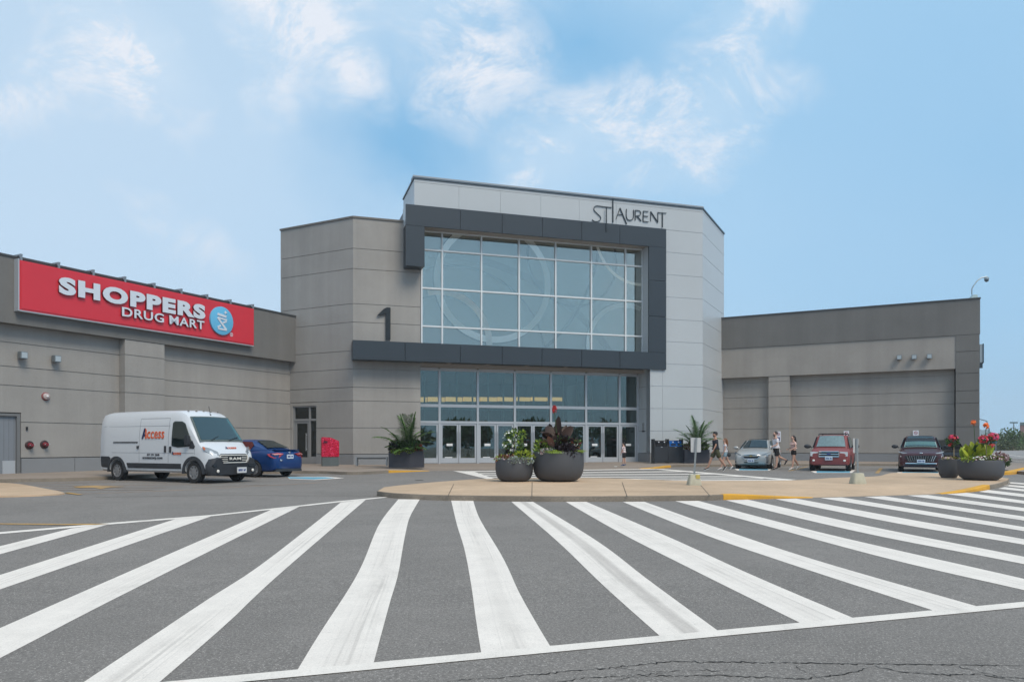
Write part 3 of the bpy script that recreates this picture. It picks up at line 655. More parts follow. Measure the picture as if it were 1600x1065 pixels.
# service door
td0, td1 = LW.t(-40), LW.t(32); zd = LW.z(0, 645); zk = LW.z(25, 742)
mb = MB(); LW.box(mb, td0, td1 - 0.12, -0.16, -0.12, FL - 0.2, zd - 0.1)
for k in range(1, 9): LW.box(mb, td0 + (td1 - td0) * k / 9 - 0.008, td0 + (td1 - td0) * k / 9 + 0.008, -0.125, -0.105, FL - 0.2, zd - 0.1)
dr = build('service_door', mb, mat('grey_door_paint', (0.20, 0.22, 0.25), 0.5, var=0.06, vscale=2), mall)
mb = MB(); LW.box(mb, td1 - 0.12, td1, -0.25, -0.02, 0, zd); LW.box(mb, td0, td1 - 0.12, -0.25, -0.02, zd - 0.1, zd); build('frame', mb, mat('grey_door_frame', (0.16, 0.165, 0.17), 0.5), dr)
mb = MB(); LW.box(mb, LW.t(6), LW.t(26), -0.118, -0.09, 0.25, 0.78); build('kick_plate', mb, ALU, dr)
# --- concrete tower
vt = [709, 668, 625.9, 604.5, 576, 547.5, 502.8, 474, 419.3, 387.7, 338.8]
JC = [W1.z(551.7, v) for v in vt]; ZC = W1.z(551.7, 337.4)
tcl = CF.t(438.5); mb = MB(); panels(W1, mb, tc0 + 0.001, -0.0, -0.35, 0, JC); o = build('tower_wall', mb, STUC, mall); o['label'] = 'smooth grey concrete front wall with the number one'
dt0, dt1 = CF.t(457), CF.t(494.5); dz = CF.z(457, 634.5)
mb = MB(); panels(CF, mb, dt1, -0.001, -0.35, 0, JC[:4] )
panels(CF, mb, tcl, dt0, -0.35, 0, JC[:4])
zz_ = JC[3]; CF.box(mb, dt0, dt1, -0.35, 0, dz, JC[2] - 0.015); CF.box(mb, dt0, dt1, -0.35, 0, JC[2] + 0.015, JC[3] - 0.015)
panels(CF, mb, tcl, -0.001, -0.35, 0, JC[3:]); build('tower_wall', mb, STUC, mall)
mb = MB(); CF.box(mb, tcl, dt0, -0.3, 0.03, 0, JC[0] - 0.02); build('plinth', mb, PLIN, mall); mb = MB(); CF.box(mb, dt1, 0.0, -0.3, 0.03, 0, JC[0] - 0.02); W1.box(mb, tc0 + 0.012, -0.0, -0.3, 0.03, 0, JC[0] - 0.02); build('plinth', mb, PLIN, mall)
mb = MB(); W1.box(mb, tc0 - 0.0, 0, -0.4, 0.05, ZC - 0.10, ZC); CF.box(mb, tcl - 0.04, 0.02, -0.4, 0.048, ZC - 0.098, ZC + 0.002); build('coping', mb, mat('taupe_coping', (0.14, 0.13, 0.12), 0.6), mall)
mb = MB(); mb.prism([W1.pt(-0.05, -0.35)[:2], W1.pt(tc0 + 0.1, -0.35)[:2], CF.pt(tcl, -0.35)[:2], CF.pt(tcl, -9)[:2], W1.pt(-0.05, -12)[:2]][::-1], -0.5, ZC - 0.3); build('roof', mb, COPE, mall)  # solid fill inside the tower, added so no sun gets in
# door in the angled wall
mb = MB(); FR_ = 0.07; dm = CF.t(482.5); dzm = CF.z(457, 656)
zb = FL + 0.0
for a, b in ((dt0, dt0 + 0.1), (dm - 0.05, dm + 0.05), (dt1 - 0.08, dt1)): CF.box(mb, a, b, -0.25, -0.06, zb, dz)
CF.box(mb, dt0 + 0.1, dm - 0.05, -0.248, -0.062, dz - 0.08, dz); CF.box(mb, dm + 0.05, dt1 - 0.08, -0.248, -0.062, dz - 0.08, dz)
CF.box(mb, dt0 + 0.1, dm - 0.05, -0.248, -0.062, dzm - 0.06, dzm + 0.06); CF.box(mb, dm + 0.05, dt1 - 0.08, -0.248, -0.062, dzm - 0.06, dzm + 0.06)
CF.box(mb, dm + 0.05, dt1 - 0.08, -0.248, -0.062, zb, zb + 0.42)
sd = build('side_door', mb, mat('dull_grey_frame', (0.24, 0.245, 0.255), 0.45), mall)
mb = MB(); a, b = dt0 + 0.11, dm - 0.06
for q in ((a, a + 0.13, zb, dzm - 0.07), (b - 0.13, b, zb, dzm - 0.07)): CF.box(mb, q[0], q[1], -0.2, -0.1, q[2], q[3])
CF.box(mb, a + 0.13, b - 0.13, -0.2, -0.1, zb, zb + 0.38); CF.box(mb, a + 0.13, b - 0.13, -0.2, -0.1, dzm - 0.2, dzm - 0.07); build('leaf', mb, MATS['dull_grey_frame'], sd)
mb = MB(); CF.box(mb, a + 0.12, b - 0.12, -0.16, -0.14, zb + 0.37, dzm - 0.19); CF.box(mb, dt0 + 0.09, dm - 0.04, -0.16, -0.14, dzm + 0.05, dz - 0.07); CF.box(mb, dm + 0.04, dt1 - 0.07, -0.16, -0.14, dzm + 0.05, dz - 0.07); CF.box(mb, dm + 0.04, dt1 - 0.07, -0.16, -0.14, zb + 0.41, dzm - 0.05); build('pane', mb, GLK, sd)
mb = MB(); mb.tube([CF.pt(b - 0.16, -0.02, zb + 0.75), CF.pt(b - 0.16, -0.02, zb + 1.75)], 0.017); mb.tube([CF.pt(b - 0.16, -0.1, zb + 0.85), CF.pt(b - 0.16, -0.02, zb + 0.85)], 0.012); mb.tube([CF.pt(b - 0.16, -0.1, zb + 1.65), CF.pt(b - 0.16, -0.02, zb + 1.65)], 0.012); build('handle', mb, ALU, sd); mb = MB(); CF.box(mb, a + 0.05, a + 0.45, -0.099, -0.08, zb + 0.36, zb + 0.42); build('kick_label', mb, WALU, sd)
mb = MB(); CF.box(mb, dt0 - 0.1, dt1 + 0.1, -1.2, -0.9, 0, dz + 0.2); build('lobby_wall', mb, INT, mall)

# --- upper glazing
DFR = 0.90
ZW = W1.z(1098, 324.1, DW)                                 # top of the white volume
fz_top = W1.z(634, 318.5, DFR); fz_in = W1.z(1013.9, 384.5, DFR)
fz_b1 = W1.z(1013.9, 549.6, DFR); fz_b0 = W1.z(1041, 577.3, DFR)
ft0 = W1.t(634, DFR); ft1 = W1.t(663.5, DFR); ft2 = W1.t(1013.9, DFR); ft3 = W1.t(1041, DFR); fbl = W1.t(551, DFR); fz_leg = W1.z(634, 414.5, DFR)
wt0, wt1 = 0.05, W1.t(1004.5)
wz1 = W1.z(691, 361.5); wz0 = fz_b0 + 0.25
VM = [W1.t(u) for u in (690.9, 752.3, 811.1, 868.2, 924, 977.5)]; HM = [W1.z(868.2, v) for v in (405.9, 462.7, 519.0)]
wn = root('window', tuple(W1.pt(0, 0, wz0)), 0); wn.parent = mall; wn.matrix_parent_inverse = TM[mall.name].inverted(); wn['label'] = 'tall upper window with curved ring pattern behind its glass'
mb = MB(); mw = 0.045
for t in VM + [wt0 + 0.02, wt1 - 0.02]: W1.box(mb, t - mw, t + mw, -0.14, 0.03, wz0, wz1)
ed = [wt0 + 0.02] + VM + [wt1 - 0.02]
for z in HM + [wz1 - 0.05, wz0 + 0.05]:
    for p, q in zip(ed[:-1], ed[1:]): W1.box(mb, p + mw, q - mw, -0.138, 0.022, z - mw, z + mw)
build('frame', mb, WALU, wn)
rows = [wz0] + HM + [wz1]
mb = MB()
for p, q in zip(ed[:-1], ed[1:]):
    for a, b in zip(rows[:-1], rows[1:]): W1.box(mb, p + mw - 0.01, q - mw + 0.01, -0.075, -0.06, a + 0.02, b - 0.02)
build('pane', mb, GLU, wn)
mb = MB(); W1.box(mb, wt0, wt1 + 0.3, -0.7, -0.5, wz0 - 0.3, wz1 + 0.4); build('lobby_wall', mb, TEAL, wn)
def ring(cu, cv, rpx, wpx, d, mtl, h=0.03):
    Y = W1.pt(W1.t(cu)).y; t0 = W1.t(cu, 0); z0 = W1.z(cu, cv); r = rpx * Y / FPX; w = wpx * Y / FPX
    mb = MB(); seg = 160; cur = []; runs = []
    for k in range(seg + 1):
        a = 2 * math.pi * k / seg; p = (t0 + r * math.cos(a), z0 + r * math.sin(a))
        ok = wt0 + w < p[0] < wt1 - 0.02 and wz0 - 0.2 < p[1] < wz1 + 0.3
        if ok: cur.append(p)
        elif cur: runs.append(cur); cur = []
    if cur: runs.append(cur)
    for c in runs:
        if len(c) > 2: mb.strip(c, w, h, W1.M, d)
    if mb.v: build('ring_ornament', mb, mtl, wn)
ring(772, 440, 90, 10, -0.11, RINGL); ring(690, 533, 78, 10, -0.105, RINGL); ring(715, 563, 150, 2.6, -0.34, RINGD)
ring(700, 745, 350, 11, -0.47, mat('mid_ring', (0.20, 0.23, 0.22), 0.6)); ring(898, 402, 75, 3.4, -0.30, RINGD); ring(700, 330, 263, 5, -0.40, RINGD)
ring(1000, 370, 74, 4.5, -0.10, RINGL); ring(980, 540, 64, 7.5, -0.115, RINGL)
ring(772, 440, 95.5, 1.6, -0.27, RINGD); ring(690, 533, 72.5, 1.5, -0.25, RINGD); ring(980, 540, 68.5, 1.5, -0.22, RINGD)
# --- portal frame of charcoal panels
mb = MB(); G = 0.012; dth = 0.12
def band(t0, t1, z0, z1, js, vertical=True):
    e = [t0 if vertical else z0] + list(js) + [t1 if vertical else z1]
    for i, (p, q) in enumerate(zip(e[:-1], e[1:])):
        a = p + (G if i else 0); b = q - (G if i < len(e) - 2 else 0)
        if vertical: W1.box(mb, a, b, DFR - dth, DFR, z0, z1)
        else: W1.box(mb, t0, t1, DFR - dth, DFR, a, b)
band(ft0, ft3, fz_in, fz_top, [W1.t(u, DFR) for u in (719.3, 784.7, 847.6, 909.1, 968.6)])
zjl = [W1.z(1027, v, DFR) for v in (549.8, 494, 438.5)]
band(ft2, ft3, fz_b1, fz_in - G, zjl[1:], False)
band(fbl, ft3, fz_b0, fz_b1 - G, [W1.t(u, DFR) for u in (632.9, 719.4, 784.7, 846.9, 909, 968.8)])
band(ft0, ft1, fz_leg, fz_in - G, [], False)
pf_ = build('portal_frame', mb, CHAR, mall, bevel=0.004); pf_['label'] = 'charcoal panelled frame looping round the upper window'
mb = MB(); W1.box(mb, ft0 + 0.005, ft3 - 0.05, -0.15, DFR - dth - 0.001, fz_in + 0.04, fz_top - 0.01)      # box behind the cladding
W1.box(mb, ft2 + 0.02, ft3 - 0.05, 0.0, DFR - dth + 0.01, fz_b0 + 0.3, fz_in + 0.04)
build('frame_box', mb, WHITEP, mall)
mb = MB(); W1.box(mb, fbl + 0.02, wt0, 0.0, DFR - dth + 0.005, fz_b0 + 0.01, fz_b1 - G - 0.01); W1.box(mb, wt0, ft2 - 0.02, 0.0, DFR - dth + 0.005, fz_b0 + 0.02, fz_b1 - 0.12); W1.box(mb, ft0 + 0.02, ft1 - 0.02, 0.0, DFR - dth + 0.005, fz_leg + 0.01, fz_in); build('frame_back', mb, CHAR, mall)
mb = MB(); W1.box(mb, 0.0, ft2 + 0.02, -0.5, DFR - dth - 0.02, wz1, fz_in + 0.038); build('soffit', mb, BEIGE, mall)
# --- white volume
TR = W1.t(1015.8, DW); ZB = fz_b0
wj = [W1.z(1098, 364.4 + 34.33 * k, DW) for k in range(0, 11)]
wj = [z for z in wj if z > 0.7][::-1]
mb = MB()
def wpan(fr, t0, t1, d0, d1, js, vj=()): panels(fr, mb, t0, t1, d0, d1, js, 0.022, vj, 0, 0.02)
ztop0 = wj[-1]
# lower right wall
low = [0.95] + [z for z in wj if z > 1.2 and z < ZB + 0.1]
JW = [W1.z(1018, 707.5, DW)] + [z for z in wj if z > 1.5]
JW = [JW[0]] + [z for z in JW[1:] if z - JW[0] > 0.3]
cut = W1.t(1035.4, DW)
wpan(W1, TR, tw - 0.001, 0.3, DW, JW, (cut,))
# top band over the portal frame
vtop = [W1.t(u, DW) for u in (717, 782, 845, 905, 963, 1034.5)]
wl = W1.t(647.3, DW)
wpan(W1, wl, tw - 0.001, 0.3, DW, [JW[-1], ZW - 0.30], vtop)
panels(W1, mb, wl, tw - 0.001, 0.3, DW, [ZW - 0.30, ZW - 0.12], 0.02, (), 0, 0.02)
W1.box(mb, wl, TR, 0.3, DW - 0.02, fz_top - 0.2, JW[-1] - 0.012)
build('white_wall', mb, [WHITEP], mall)
# left return of the top volume, right return at the doors
mb = MB(); W1.box(mb, wl - 0.001, wl + 0.3, -3.0, DW - 0.022, fz_top - 0.4, ZW - 0.12)
build('white_return', mb, WHITEP, mall); mb = MB()
ret = Frame(tuple(W1.pt(TR, DW)[:2]), TH + 90)
for a, b in zip(JW[:-1], JW[1:]):
    if a < ZB: W1.box(mb, TR - 0.0, TR + 0.25, -0.95, DW - 0.002, a + 0.011, min(b, ZB + 0.4) - 0.011)
build('white_return', mb, WHITEP, mall)
mb = MB(); W1.box(mb, TR + 0.02, TR + 0.25, -0.95, DW - 0.02, 0, ZB + 0.3); W1.box(mb, TR + 0.02, tw - 0.1, 0.2, DW - 0.025, 0, ZW - 0.15); build('panel_backing', mb, WSHAD, mall)
mb = MB(); wce = WC.t(1131.2)
panels(WC, mb, 0.001, wce, -0.4, 0, JW + [ZW - 0.30, ZW - 0.12], 0.022, (), 0, 0.02)
o = build('white_wall', mb, WHITEP, mall)
mb = MB(); W1.box(mb, TR - 0.03, tw, 0.3, DW + 0.03, 0, JW[0] - 0.015); build('plinth', mb, PLIN, mall); mb = MB(); WC.box(mb, 0, wce, -0.3, 0.03, 0, JW[0] - 0.015); build('plinth', mb, PLIN, mall); mb = MB(); W1.box(mb, TR - 0.03, TR + 0.2, -0.95, 0.3, 0, JW[0] - 0.015); build('plinth', mb, PLIN, mall)
mb = MB(); W1.box(mb, wl - 0.06, tw + 0.05, 0.2, DW + 0.06, ZW - 0.12, ZW - 0.03); WC.box(mb, -0.02, wce + 0.03, -0.4, 0.058, ZW - 0.122, ZW - 0.032); W1.box(mb, wl - 0.058, wl + 0.1, -3.0, 0.2, ZW - 0.12, ZW - 0.03); build('coping', mb, mat('blue_grey_coping', (0.075, 0.10, 0.125), 0.35, metal=0.4), mall)
mb = MB(); W1.box(mb, wl - 0.07, tw + 0.04, 0.1, DW + 0.04, ZW - 0.029, ZW + 0.06); build('coping', mb, mat('pale_coping', (0.30, 0.34, 0.38), 0.35), mall)
mb = MB(); mb.prism([W1.pt(wl + 0.3, 0.28)[:2], W1.pt(tw, 0.28)[:2], WC.pt(wce - 0.02, -0.42)[:2], W1.pt(tw + 1.5, -14)[:2], W1.pt(wl + 0.3, -14)[:2]], fz_top + 0.1, ZW - 0.25)
mb.prism([W1.pt(wl + 0.3, -1.5)[:2], W1.pt(tw, -1.5)[:2], W1.pt(tw + 1.5, -14)[:2], W1.pt(wl + 0.3, -14)[:2]], ZB + 0.6, fz_top + 0.2)
mb.prism([W1.pt(TR + 0.27, 0.18)[:2], W1.pt(tw - 0.05, 0.18)[:2], WC.pt(wce - 0.02, -0.42)[:2], W1.pt(tw + 1.5, -14)[:2], W1.pt(TR + 0.27, -14)[:2]], -0.5, fz_top + 0.3)
build('roof', mb, COPE, mall)  # solid cores of the white volume, added to block sun from inside
# --- entrance doors
DD = -0.85
dzt = W1.z(657, 576.5, DD); dzh1 = W1.z(657, 633, DD); dzh0 = W1.z(657, 659, DD)
MU = [W1.t(u, DD) for u in (686.5, 746.2, 804, 860.3, 915.2, 967.6)]; dl, drr = W1.t(650, DD), W1.t(996.5, DD)
mb = MB(); mh = 0.065
for t in MU + [drr - 0.03]: W1.box(mb, t - mh, t + mh, DD - 0.1, DD + 0.08, FL - 0.05, dzt + 0.05)
eds = [dl] + MU + [drr - 0.03]
for z, hh in ((dzh1, 0.085), (dzh0, 0.07), (dzt + 0.02, 0.09)):
    for p, q in zip(eds[:-1], eds[1:]): W1.box(mb, p + mh, q - mh, DD - 0.098, DD + 0.07, z - hh, z + hh)
build('entrance_frame', mb, ALU, mall)
mb = MB(); W1.box(mb, -0.02, TR, DD - 0.3, -0.02, dzt + 0.11, ZB + 0.25); W1.box(mb, -0.02, TR, -0.02, DFR - dth - 0.03, ZB + 0.03, ZB + 0.2)
for u in (700, 760, 820, 880): W1.box(mb, W1.t(u) - 0.12, W1.t(u) + 0.12, 0.2, 0.45, ZB - 0.01, ZB + 0.05)
build('soffit', mb, BEIGE, mall)
mb = MB()
for p, q in zip(eds[:-1], eds[1:]):
    W1.box(mb, p + mh - 0.01, q - mh + 0.01, DD - 0.02, DD - 0.005, dzh1 + 0.08, dzt - 0.06); W1.box(mb, p + mh - 0.01, q - mh + 0.01, DD - 0.02, DD - 0.005, dzh0 + 0.06, dzh1 - 0.08)
build('transom_pane', mb, GLD, mall)
def leaf(t0, t1, side, notice):
    mb = MB(); s = 0.105; z0 = FL + 0.02; z1 = dzh0 - 0.075
    W1.box(mb, t0, t0 + s, DD - 0.03, DD + 0.03, z0, z1); W1.box(mb, t1 - s, t1, DD - 0.03, DD + 0.03, z0, z1)
    W1.box(mb, t0 + s, t1 - s, DD - 0.028, DD + 0.028, z0, z0 + 0.30); W1.box(mb, t0 + s, t1 - s, DD - 0.028, DD + 0.028, z1 - 0.11, z1)
    dr = build('entrance_door', mb, ALU, mall, bevel=0.004)
    mb = MB(); W1.box(mb, t0 + s - 0.01, t1 - s + 0.01, DD - 0.008, DD + 0.006, z0 + 0.29, z1 - 0.10); build('pane', mb, GLD, dr)
    mb = MB(); x = t1 - s / 2 if side > 0 else t0 + s / 2
    mb.tube([W1.pt(x, DD + 0.10, z0 + 0.55), W1.pt(x, DD + 0.10, z0 + 1.85)], 0.018)
    for h in (0.65, 1.75): mb.tube([W1.pt(x, DD + 0.02, z0 + h), W1.pt(x, DD + 0.10, z0 + h)], 0.012, 6)
    build('handle', mb, ALU, dr)
    mb = MB(); W1.box(mb, t0 + 0.06, t1 - 0.06, DD - 0.11, DD - 0.05, z0 + 0.98, z0 + 1.10); build('push_bar', mb, BLK, dr)
    if notice:
        mb = MB(); m = (t0 + t1) / 2; W1.box(mb, m - 0.18, m + 0.18, DD + 0.008, DD + 0.012, z0 + 1.0, z0 + 1.14)
        build('notice', mb, mat('white_sticker', (0.7, 0.72, 0.74), 0.5), dr)
        if notice > 1: mb = MB(); W1.box(mb, m - 0.28, m + 0.16, DD + 0.008, DD + 0.012, z0 + 0.31, z0 + 0.36); build('kick_label', mb, MATS['white_sticker'], dr)
m_ = mh + 0.01
leaf(eds[0] + 0.15, eds[1] - m_, 1, 0)
for i in range(1, 6):
    a, b = eds[i] + m_, eds[i + 1] - m_; c = (a + b) / 2
    leaf(a, c - 0.012, 1, (2 if i in (1, 2, 5) else 1)); leaf(c + 0.012, b, -1, 0 if i in (1, 5) else 1)
leaf(eds[6] + m_, eds[7] - m_, -1, 1)
# lobby behind the doors
ih = dzt + 0.25
mb = MB(); W1.box(mb, -1.5, TR, -13, DD - 0.05, FL - 0.3, FL - 0.0); build('lobby_floor', mb, IFLOOR, mall)
mb = MB(); W1.box(mb, -1.5, TR, -13.2, -13, FL, ih); W1.box(mb, -1.6, -1.5, -13, DD - 0.4, FL, ih); W1.box(mb, -1.5, TR, -13, DD - 0.32, ih, ih + 0.3)
for k in range(7):                                          # shopfront piers deep inside
    W1.box(mb, 0.5 + k * 2.0, 0.75 + k * 2.0, -12.99, -12.6, FL, ih - 0.02)
build('lobby_wall', mb, INT, mall)
mb = MB()
for z in (dzh0, dzh1): W1.box(mb, 0, TR - 0.1, -4.55, -4.45, z - 0.06, z + 0.06)
for k in range(14): W1.box(mb, k * 1.03, k * 1.03 + 0.08, -4.549, -4.451, FL, ih)
build('inner_door_frame', mb, ALU, mall)
mb = MB(); zc = W1.z(760, 626, -9)
for k in range(9):
    W1.box(mb, 0.9 + k * 1.25, 2.06 + k * 1.25, -9.1, -8.9, zc - 0.15 + 0.03 * k, zc + 0.17 + 0.022 * k)
build('cove_light', mb, WARM, mall)
# --- right wing
r1 = 15.12; r1 = RW.t(1530.4, 0.42)
DP = 0.45; DFa = 0.55
zrt = RW.z(1530, 464.5, DFa); zrb = RW.z(1127, 545, DFa); zpb = RW.z(1490, 575.8, DP); tcol = RW.t(1493.5, DP)
zj2 = [RW.z(1129.6 + 0.5, v) for v in (706.8, 670.4, 637.7, 619.8)]
JR = zj2 + [RW.z(1360, 590.5)]
JR = [JR[0], JR[1], JR[2], JR[3], JR[3] + 1.0, zpb + 0.4]
JR2 = [zj2[0], zj2[1], RW.z(1495, 629.9, DP), RW.z(1495, 610.7, DP), RW.z(1495, 583.6, DP), zpb + 1.0, zrb + 0.02]
mb = MB(); panels(RW, mb, -0.2, tcol - 0.05, -0.35, 0, [JR[0], JR[1], JR2[2], JR2[3], JR2[4] - 0.05, zpb + 0.4])
tp0, tp1 = RW.t(1200.8, DP - 0.03), RW.t(1233.8, DP - 0.03); panels(RW, mb, tp0, tp1, 0.0, DP - 0.03, [JR[0], JR[1], JR2[2], JR2[3], JR2[4] - 0.05, zpb + 0.0])
RW.box(mb, RW.t(1127, DP), tcol, -0.3, DP, zpb, zrb - 0.01)
build('wing_wall', mb, STUW, mall)
mb = MB(); RW.box(mb, RW.t(1126, DFa), r1 + 0.03, -0.3, DFa - 0.05, zrb, zrt - 0.06)
panels(RW, mb, tcol, r1, -0.3, DFa - 0.06, [0.0] + [z for z in JR2[1:-1] if z] + [zrb])
o = build('wing_fascia', mb, STUD, mall); o['label'] = 'dark grey band and end column of the right wing'
mb = MB(); RW.box(mb, -0.2, tcol - 0.02, -0.3, 0.03, 0, JR[0] - 0.02); RW.box(mb, tp0 - 0.02, tp1 + 0.02, 0.04, DP, 0, JR[0] - 0.02); build('plinth', mb, PLIN, mall)
mb = MB(); RW.box(mb, RW.t(1126, DFa), r1 + 0.06, -0.4, DFa, zrt - 0.058, zrt + 0.01); build('coping', mb, COPE, mall)
mb = MB(); mb.prism([RW.pt(0, -0.36)[:2], RW.pt(r1 - 0.02, -0.36)[:2], RW.pt(r1 - 0.02, -25)[:2], RW.pt(0, -25)[:2]][::-1], -0.5, zrt - 0.15); build('roof', mb, STUD, mall)  # unseen solid body added in the right wing; stops sunlight entering

# ------------------------------------------------------------------ signs and fittings on the walls
RED = mat('red_sign_face', (0.62, 0.028, 0.046), 0.35, var=0.04, vscale=0.8)
LET = mat('pale_letter_face', (0.62, 0.68, 0.76), 0.4); LETS = mat('dark_red_return', (0.16, 0.01, 0.02), 0.5)
DS = DF + 0.28
st0, st1 = LW.t(30.5, DS), LW.t(397, DS); sz1 = LW.z(397, 481.0, DS); sz0 = LW.z(397, 538.0, DS)
sz1 = (sz1 + LW.z(31, 408, DS)) / 2; sz0 = (sz0 + LW.z(31, 485.5, DS)) / 2
sg = root('pharmacy_sign', tuple(LW.pt((st0 + st1) / 2, DF, sz0)), 0, 'long red sign reading SHOPPERS DRUG MART on the left wing', 'sign')
mb = MB(); LW.box(mb, st0, st1, DF + 0.004, DS - 0.02, sz0, sz1); LW.box(mb, st0 + 0.06, st1 - 0.06, DS - 0.02, DS, sz0 + 0.06, sz1 - 0.06); build('panel', mb, RED, sg)
mb = MB(); LW.box(mb, st0 - 0.05, st0 - 0.01, DF + 0.004, DS + 0.01, sz0 - 0.05, sz1 + 0.05); LW.box(mb, st0 - 0.01, st1, DF + 0.004, DS - 0.03, sz0 - 0.05, sz0 - 0.004); build('edge_trim', mb, ALU, sg)
for u in (32, 91, 145, 194.5, 240.5, 282.6, 323, 359.5, 394.5):
    t = LW.t(u, DS - 0.1); mb = MB(); LW.box(mb, t - 0.04, t + 0.04, DF - 0.2, DS - 0.02, zft + 0.03, zft + 0.09); LW.box(mb, t - 0.04, t + 0.04, DS - 0.09, DS - 0.03, sz1 + 0.002, zft + 0.03); build('bracket', mb, mat('galvanised', (0.30, 0.32, 0.34), 0.4, metal=0.6), sg)
dL = DS + 0.10
a0, a1 = LW.t(92.5, dL), LW.t(321, dL); za0, za1 = LW.z(319, 505, dL), LW.z(319, 475.5, dL)
zb0, zb1 = LW.z(95, 460.5, dL), LW.z(95, 434.5, dL); za0 = (LW.z(316, 496.5, dL) + LW.z(97, 462, dL)) / 2; za1 = (LW.z(312, 474.3, dL) + LW.z(105, 434.3, dL)) / 2
def sign_word(s, t0, t1, z0, z1, off, sp):
    add_text('lettering', s, LW.M, t0, t1, z0, z1, 0.03, LET, sg, off, sp, dL - 0.03)
    add_text('letter_return', s, LW.M, t0, t1, z0, z1, 0.095, LETS, sg, off + 0.004, sp, DS + 0.001)
sign_word('SHOPPERS', a0, a1, za0, za1, 0.058, 1.16)
b0, b1 = LW.t(191, dL), LW.t(319.5, dL); y0 = (LW.z(200, 495, dL) + LW.z(312, 513.5, dL)) / 2; y1 = (LW.z(200, 480.5, dL) + LW.z(312, 500.5, dL)) / 2
bm_ = b0 + (b1 - b0) * 0.50; sign_word('DRUG', b0, bm_ - 0.02 * (b1 - b0), y0, y1, 0.018, 1.08); sign_word('MART', bm_ + 0.05 * (b1 - b0), b1, y0, y1, 0.018, 1.08)
cu, cv, cr = 347.2, 501.0, 22
ct, cz_ = LW.t(cu, dL), LW.z(cu, cv, dL); rad = 0.5 * (LW.z(cu, cv - cr, dL) - LW.z(cu, cv + cr, dL))
mb = MB(); Mx = LW.M @ Matrix.Translation((ct, cz_, DS)); mb.lathe([(rad, 0.001), (rad, 0.09), (rad - 0.03, 0.10)], 48, Mx); build('logo_disc', mb, [mat('sky_blue_disc', (0.13, 0.46, 0.72), 0.4)], sg)
mb = MB(); q = rad; P_ = lambda l: [(x * q, y * q) for x, y in l]
mb.strip(P_([(-0.42, 0.42), (0.34, 0.33)]), 0.17 * q, 0.03, Mx, 0.10); mb.strip(P_([(-0.40, 0.18), (0.40, 0.10), (0.32, -0.02), (0.05, -0.14)]), 0.12 * q, 0.025, Mx, 0.10)
mb.strip(P_([(-0.40, 0.16), (0.36, -0.62)]), 0.15 * q, 0.028, Mx, 0.10); mb.strip(P_([(0.36, -0.62), (-0.36, -0.60), (-0.40, -0.50), (-0.14, -0.36)]), 0.12 * q, 0.026, Mx, 0.10)
mb.strip(P_([(0.20, 0.55), (0.34, 0.68)]), [0.10 * q, 0.18 * q], 0.03, Mx, 0.10)
build('pestle_logo', mb, LET, sg)
mb = MB(); tr = LW.t(361.5, DS); zr_ = LW.z(361.5, 522.5, DS); Mr = LW.M @ Matrix.Translation((tr, zr_, DS))
mb.strip([(0.09 * math.cos(2 * math.pi * k / 16), 0.09 * math.sin(2 * math.pi * k / 16)) for k in range(17)], 0.025, 0.01, Mr, 0.0)
mb.strip([(-0.025, -0.05), (-0.025, 0.05), (0.03, 0.04), (0.03, 0.01), (-0.02, 0.0), (0.03, -0.05)], 0.02, 0.008, Mr, 0.0); build('trademark', mb, LET, sg)

# "ST LAURENT" in thin dark strokes, standing just off the white panels
sd_ = DFR + 0.08
def SP(u, v): return (W1.t(u, sd_), W1.z(u, v, sd_))
def arc(cx, cy, rx, ry, a0, a1, n=12): return [(cx + rx * math.cos(R(a0 + (a1 - a0) * k / n)), cy - ry * math.sin(R(a0 + (a1 - a0) * k / n))) for k in range(n + 1)]
ls = root('mall_name_sign', tuple(W1.pt(W1.t(983, sd_), sd_, W1.z(983, 345, sd_))), 0, 'thin dark letters reading ST LAURENT above the glass entrance', 'sign')
INK = mat('dark_blue_letter', (0.012, 0.022, 0.03), 0.4)
def stroke(pts, w):
    mb = MB(); mb.strip([SP(u, v) for u, v in pts], [x * 0.034 for x in w] if isinstance(w, (list, tuple)) else w * 0.034, 0.07, W1.M, sd_ - 0.07); return mb
U = lambda x, y: (900 + x / 10, 300 + y / 10)
def glyph(name, strokes):
    global sd_
    sd_ = DFR + 0.06 if strokes[0][0] == [(478, 232), (478, 620)] else DW + 0.07
    mb = MB()
    for k, (pts, w) in enumerate(strokes):
        mb.strip([SP(*U(*p)) for p in pts], w * 0.030, 0.04 + 0.004 * k, W1.M, sd_ - 0.05)
    build('letter', mb, INK, ls)
sm2 = lambda pts: [tuple(p[:2]) for p in smooth([Vector((x, y, 0)) for x, y in pts], 5)]
glyph('s', [(sm2([(560, 240), (440, 228), (330, 214), (290, 235), (285, 280), (330, 330), (385, 385), (385, 430), (340, 458), (290, 455), (255, 430)]), 1.2)])
glyph('t', [([(478, 232), (478, 620)], 1.9)])
glyph('l', [([(580, 92), (580, 475)], 2.1)])
glyph('a', [([(628, 425), (690, 248)], 0.9), ([(690, 246), (795, 498)], 1.9), ([(655, 345), (735, 352)], 0.8)])
glyph('u', [(sm2([(793, 262), (790, 370), (810, 425), (850, 438), (890, 418), (903, 370), (903, 275)]), 1.3)])
glyph('r', [([(930, 280), (930, 440)], 1.5), (sm2([(930, 282), (990, 290), (1015, 320), (1000, 360), (935, 372)]), 1.0), ([(955, 372), (1022, 450)], 1.7)])
glyph('e', [([(1057, 295), (1052, 455)], 1.6), ([(1057, 295), (1135, 302)], 0.9), ([(1055, 372), (1130, 378)], 0.9), ([(1052, 455), (1135, 464)], 0.9)])
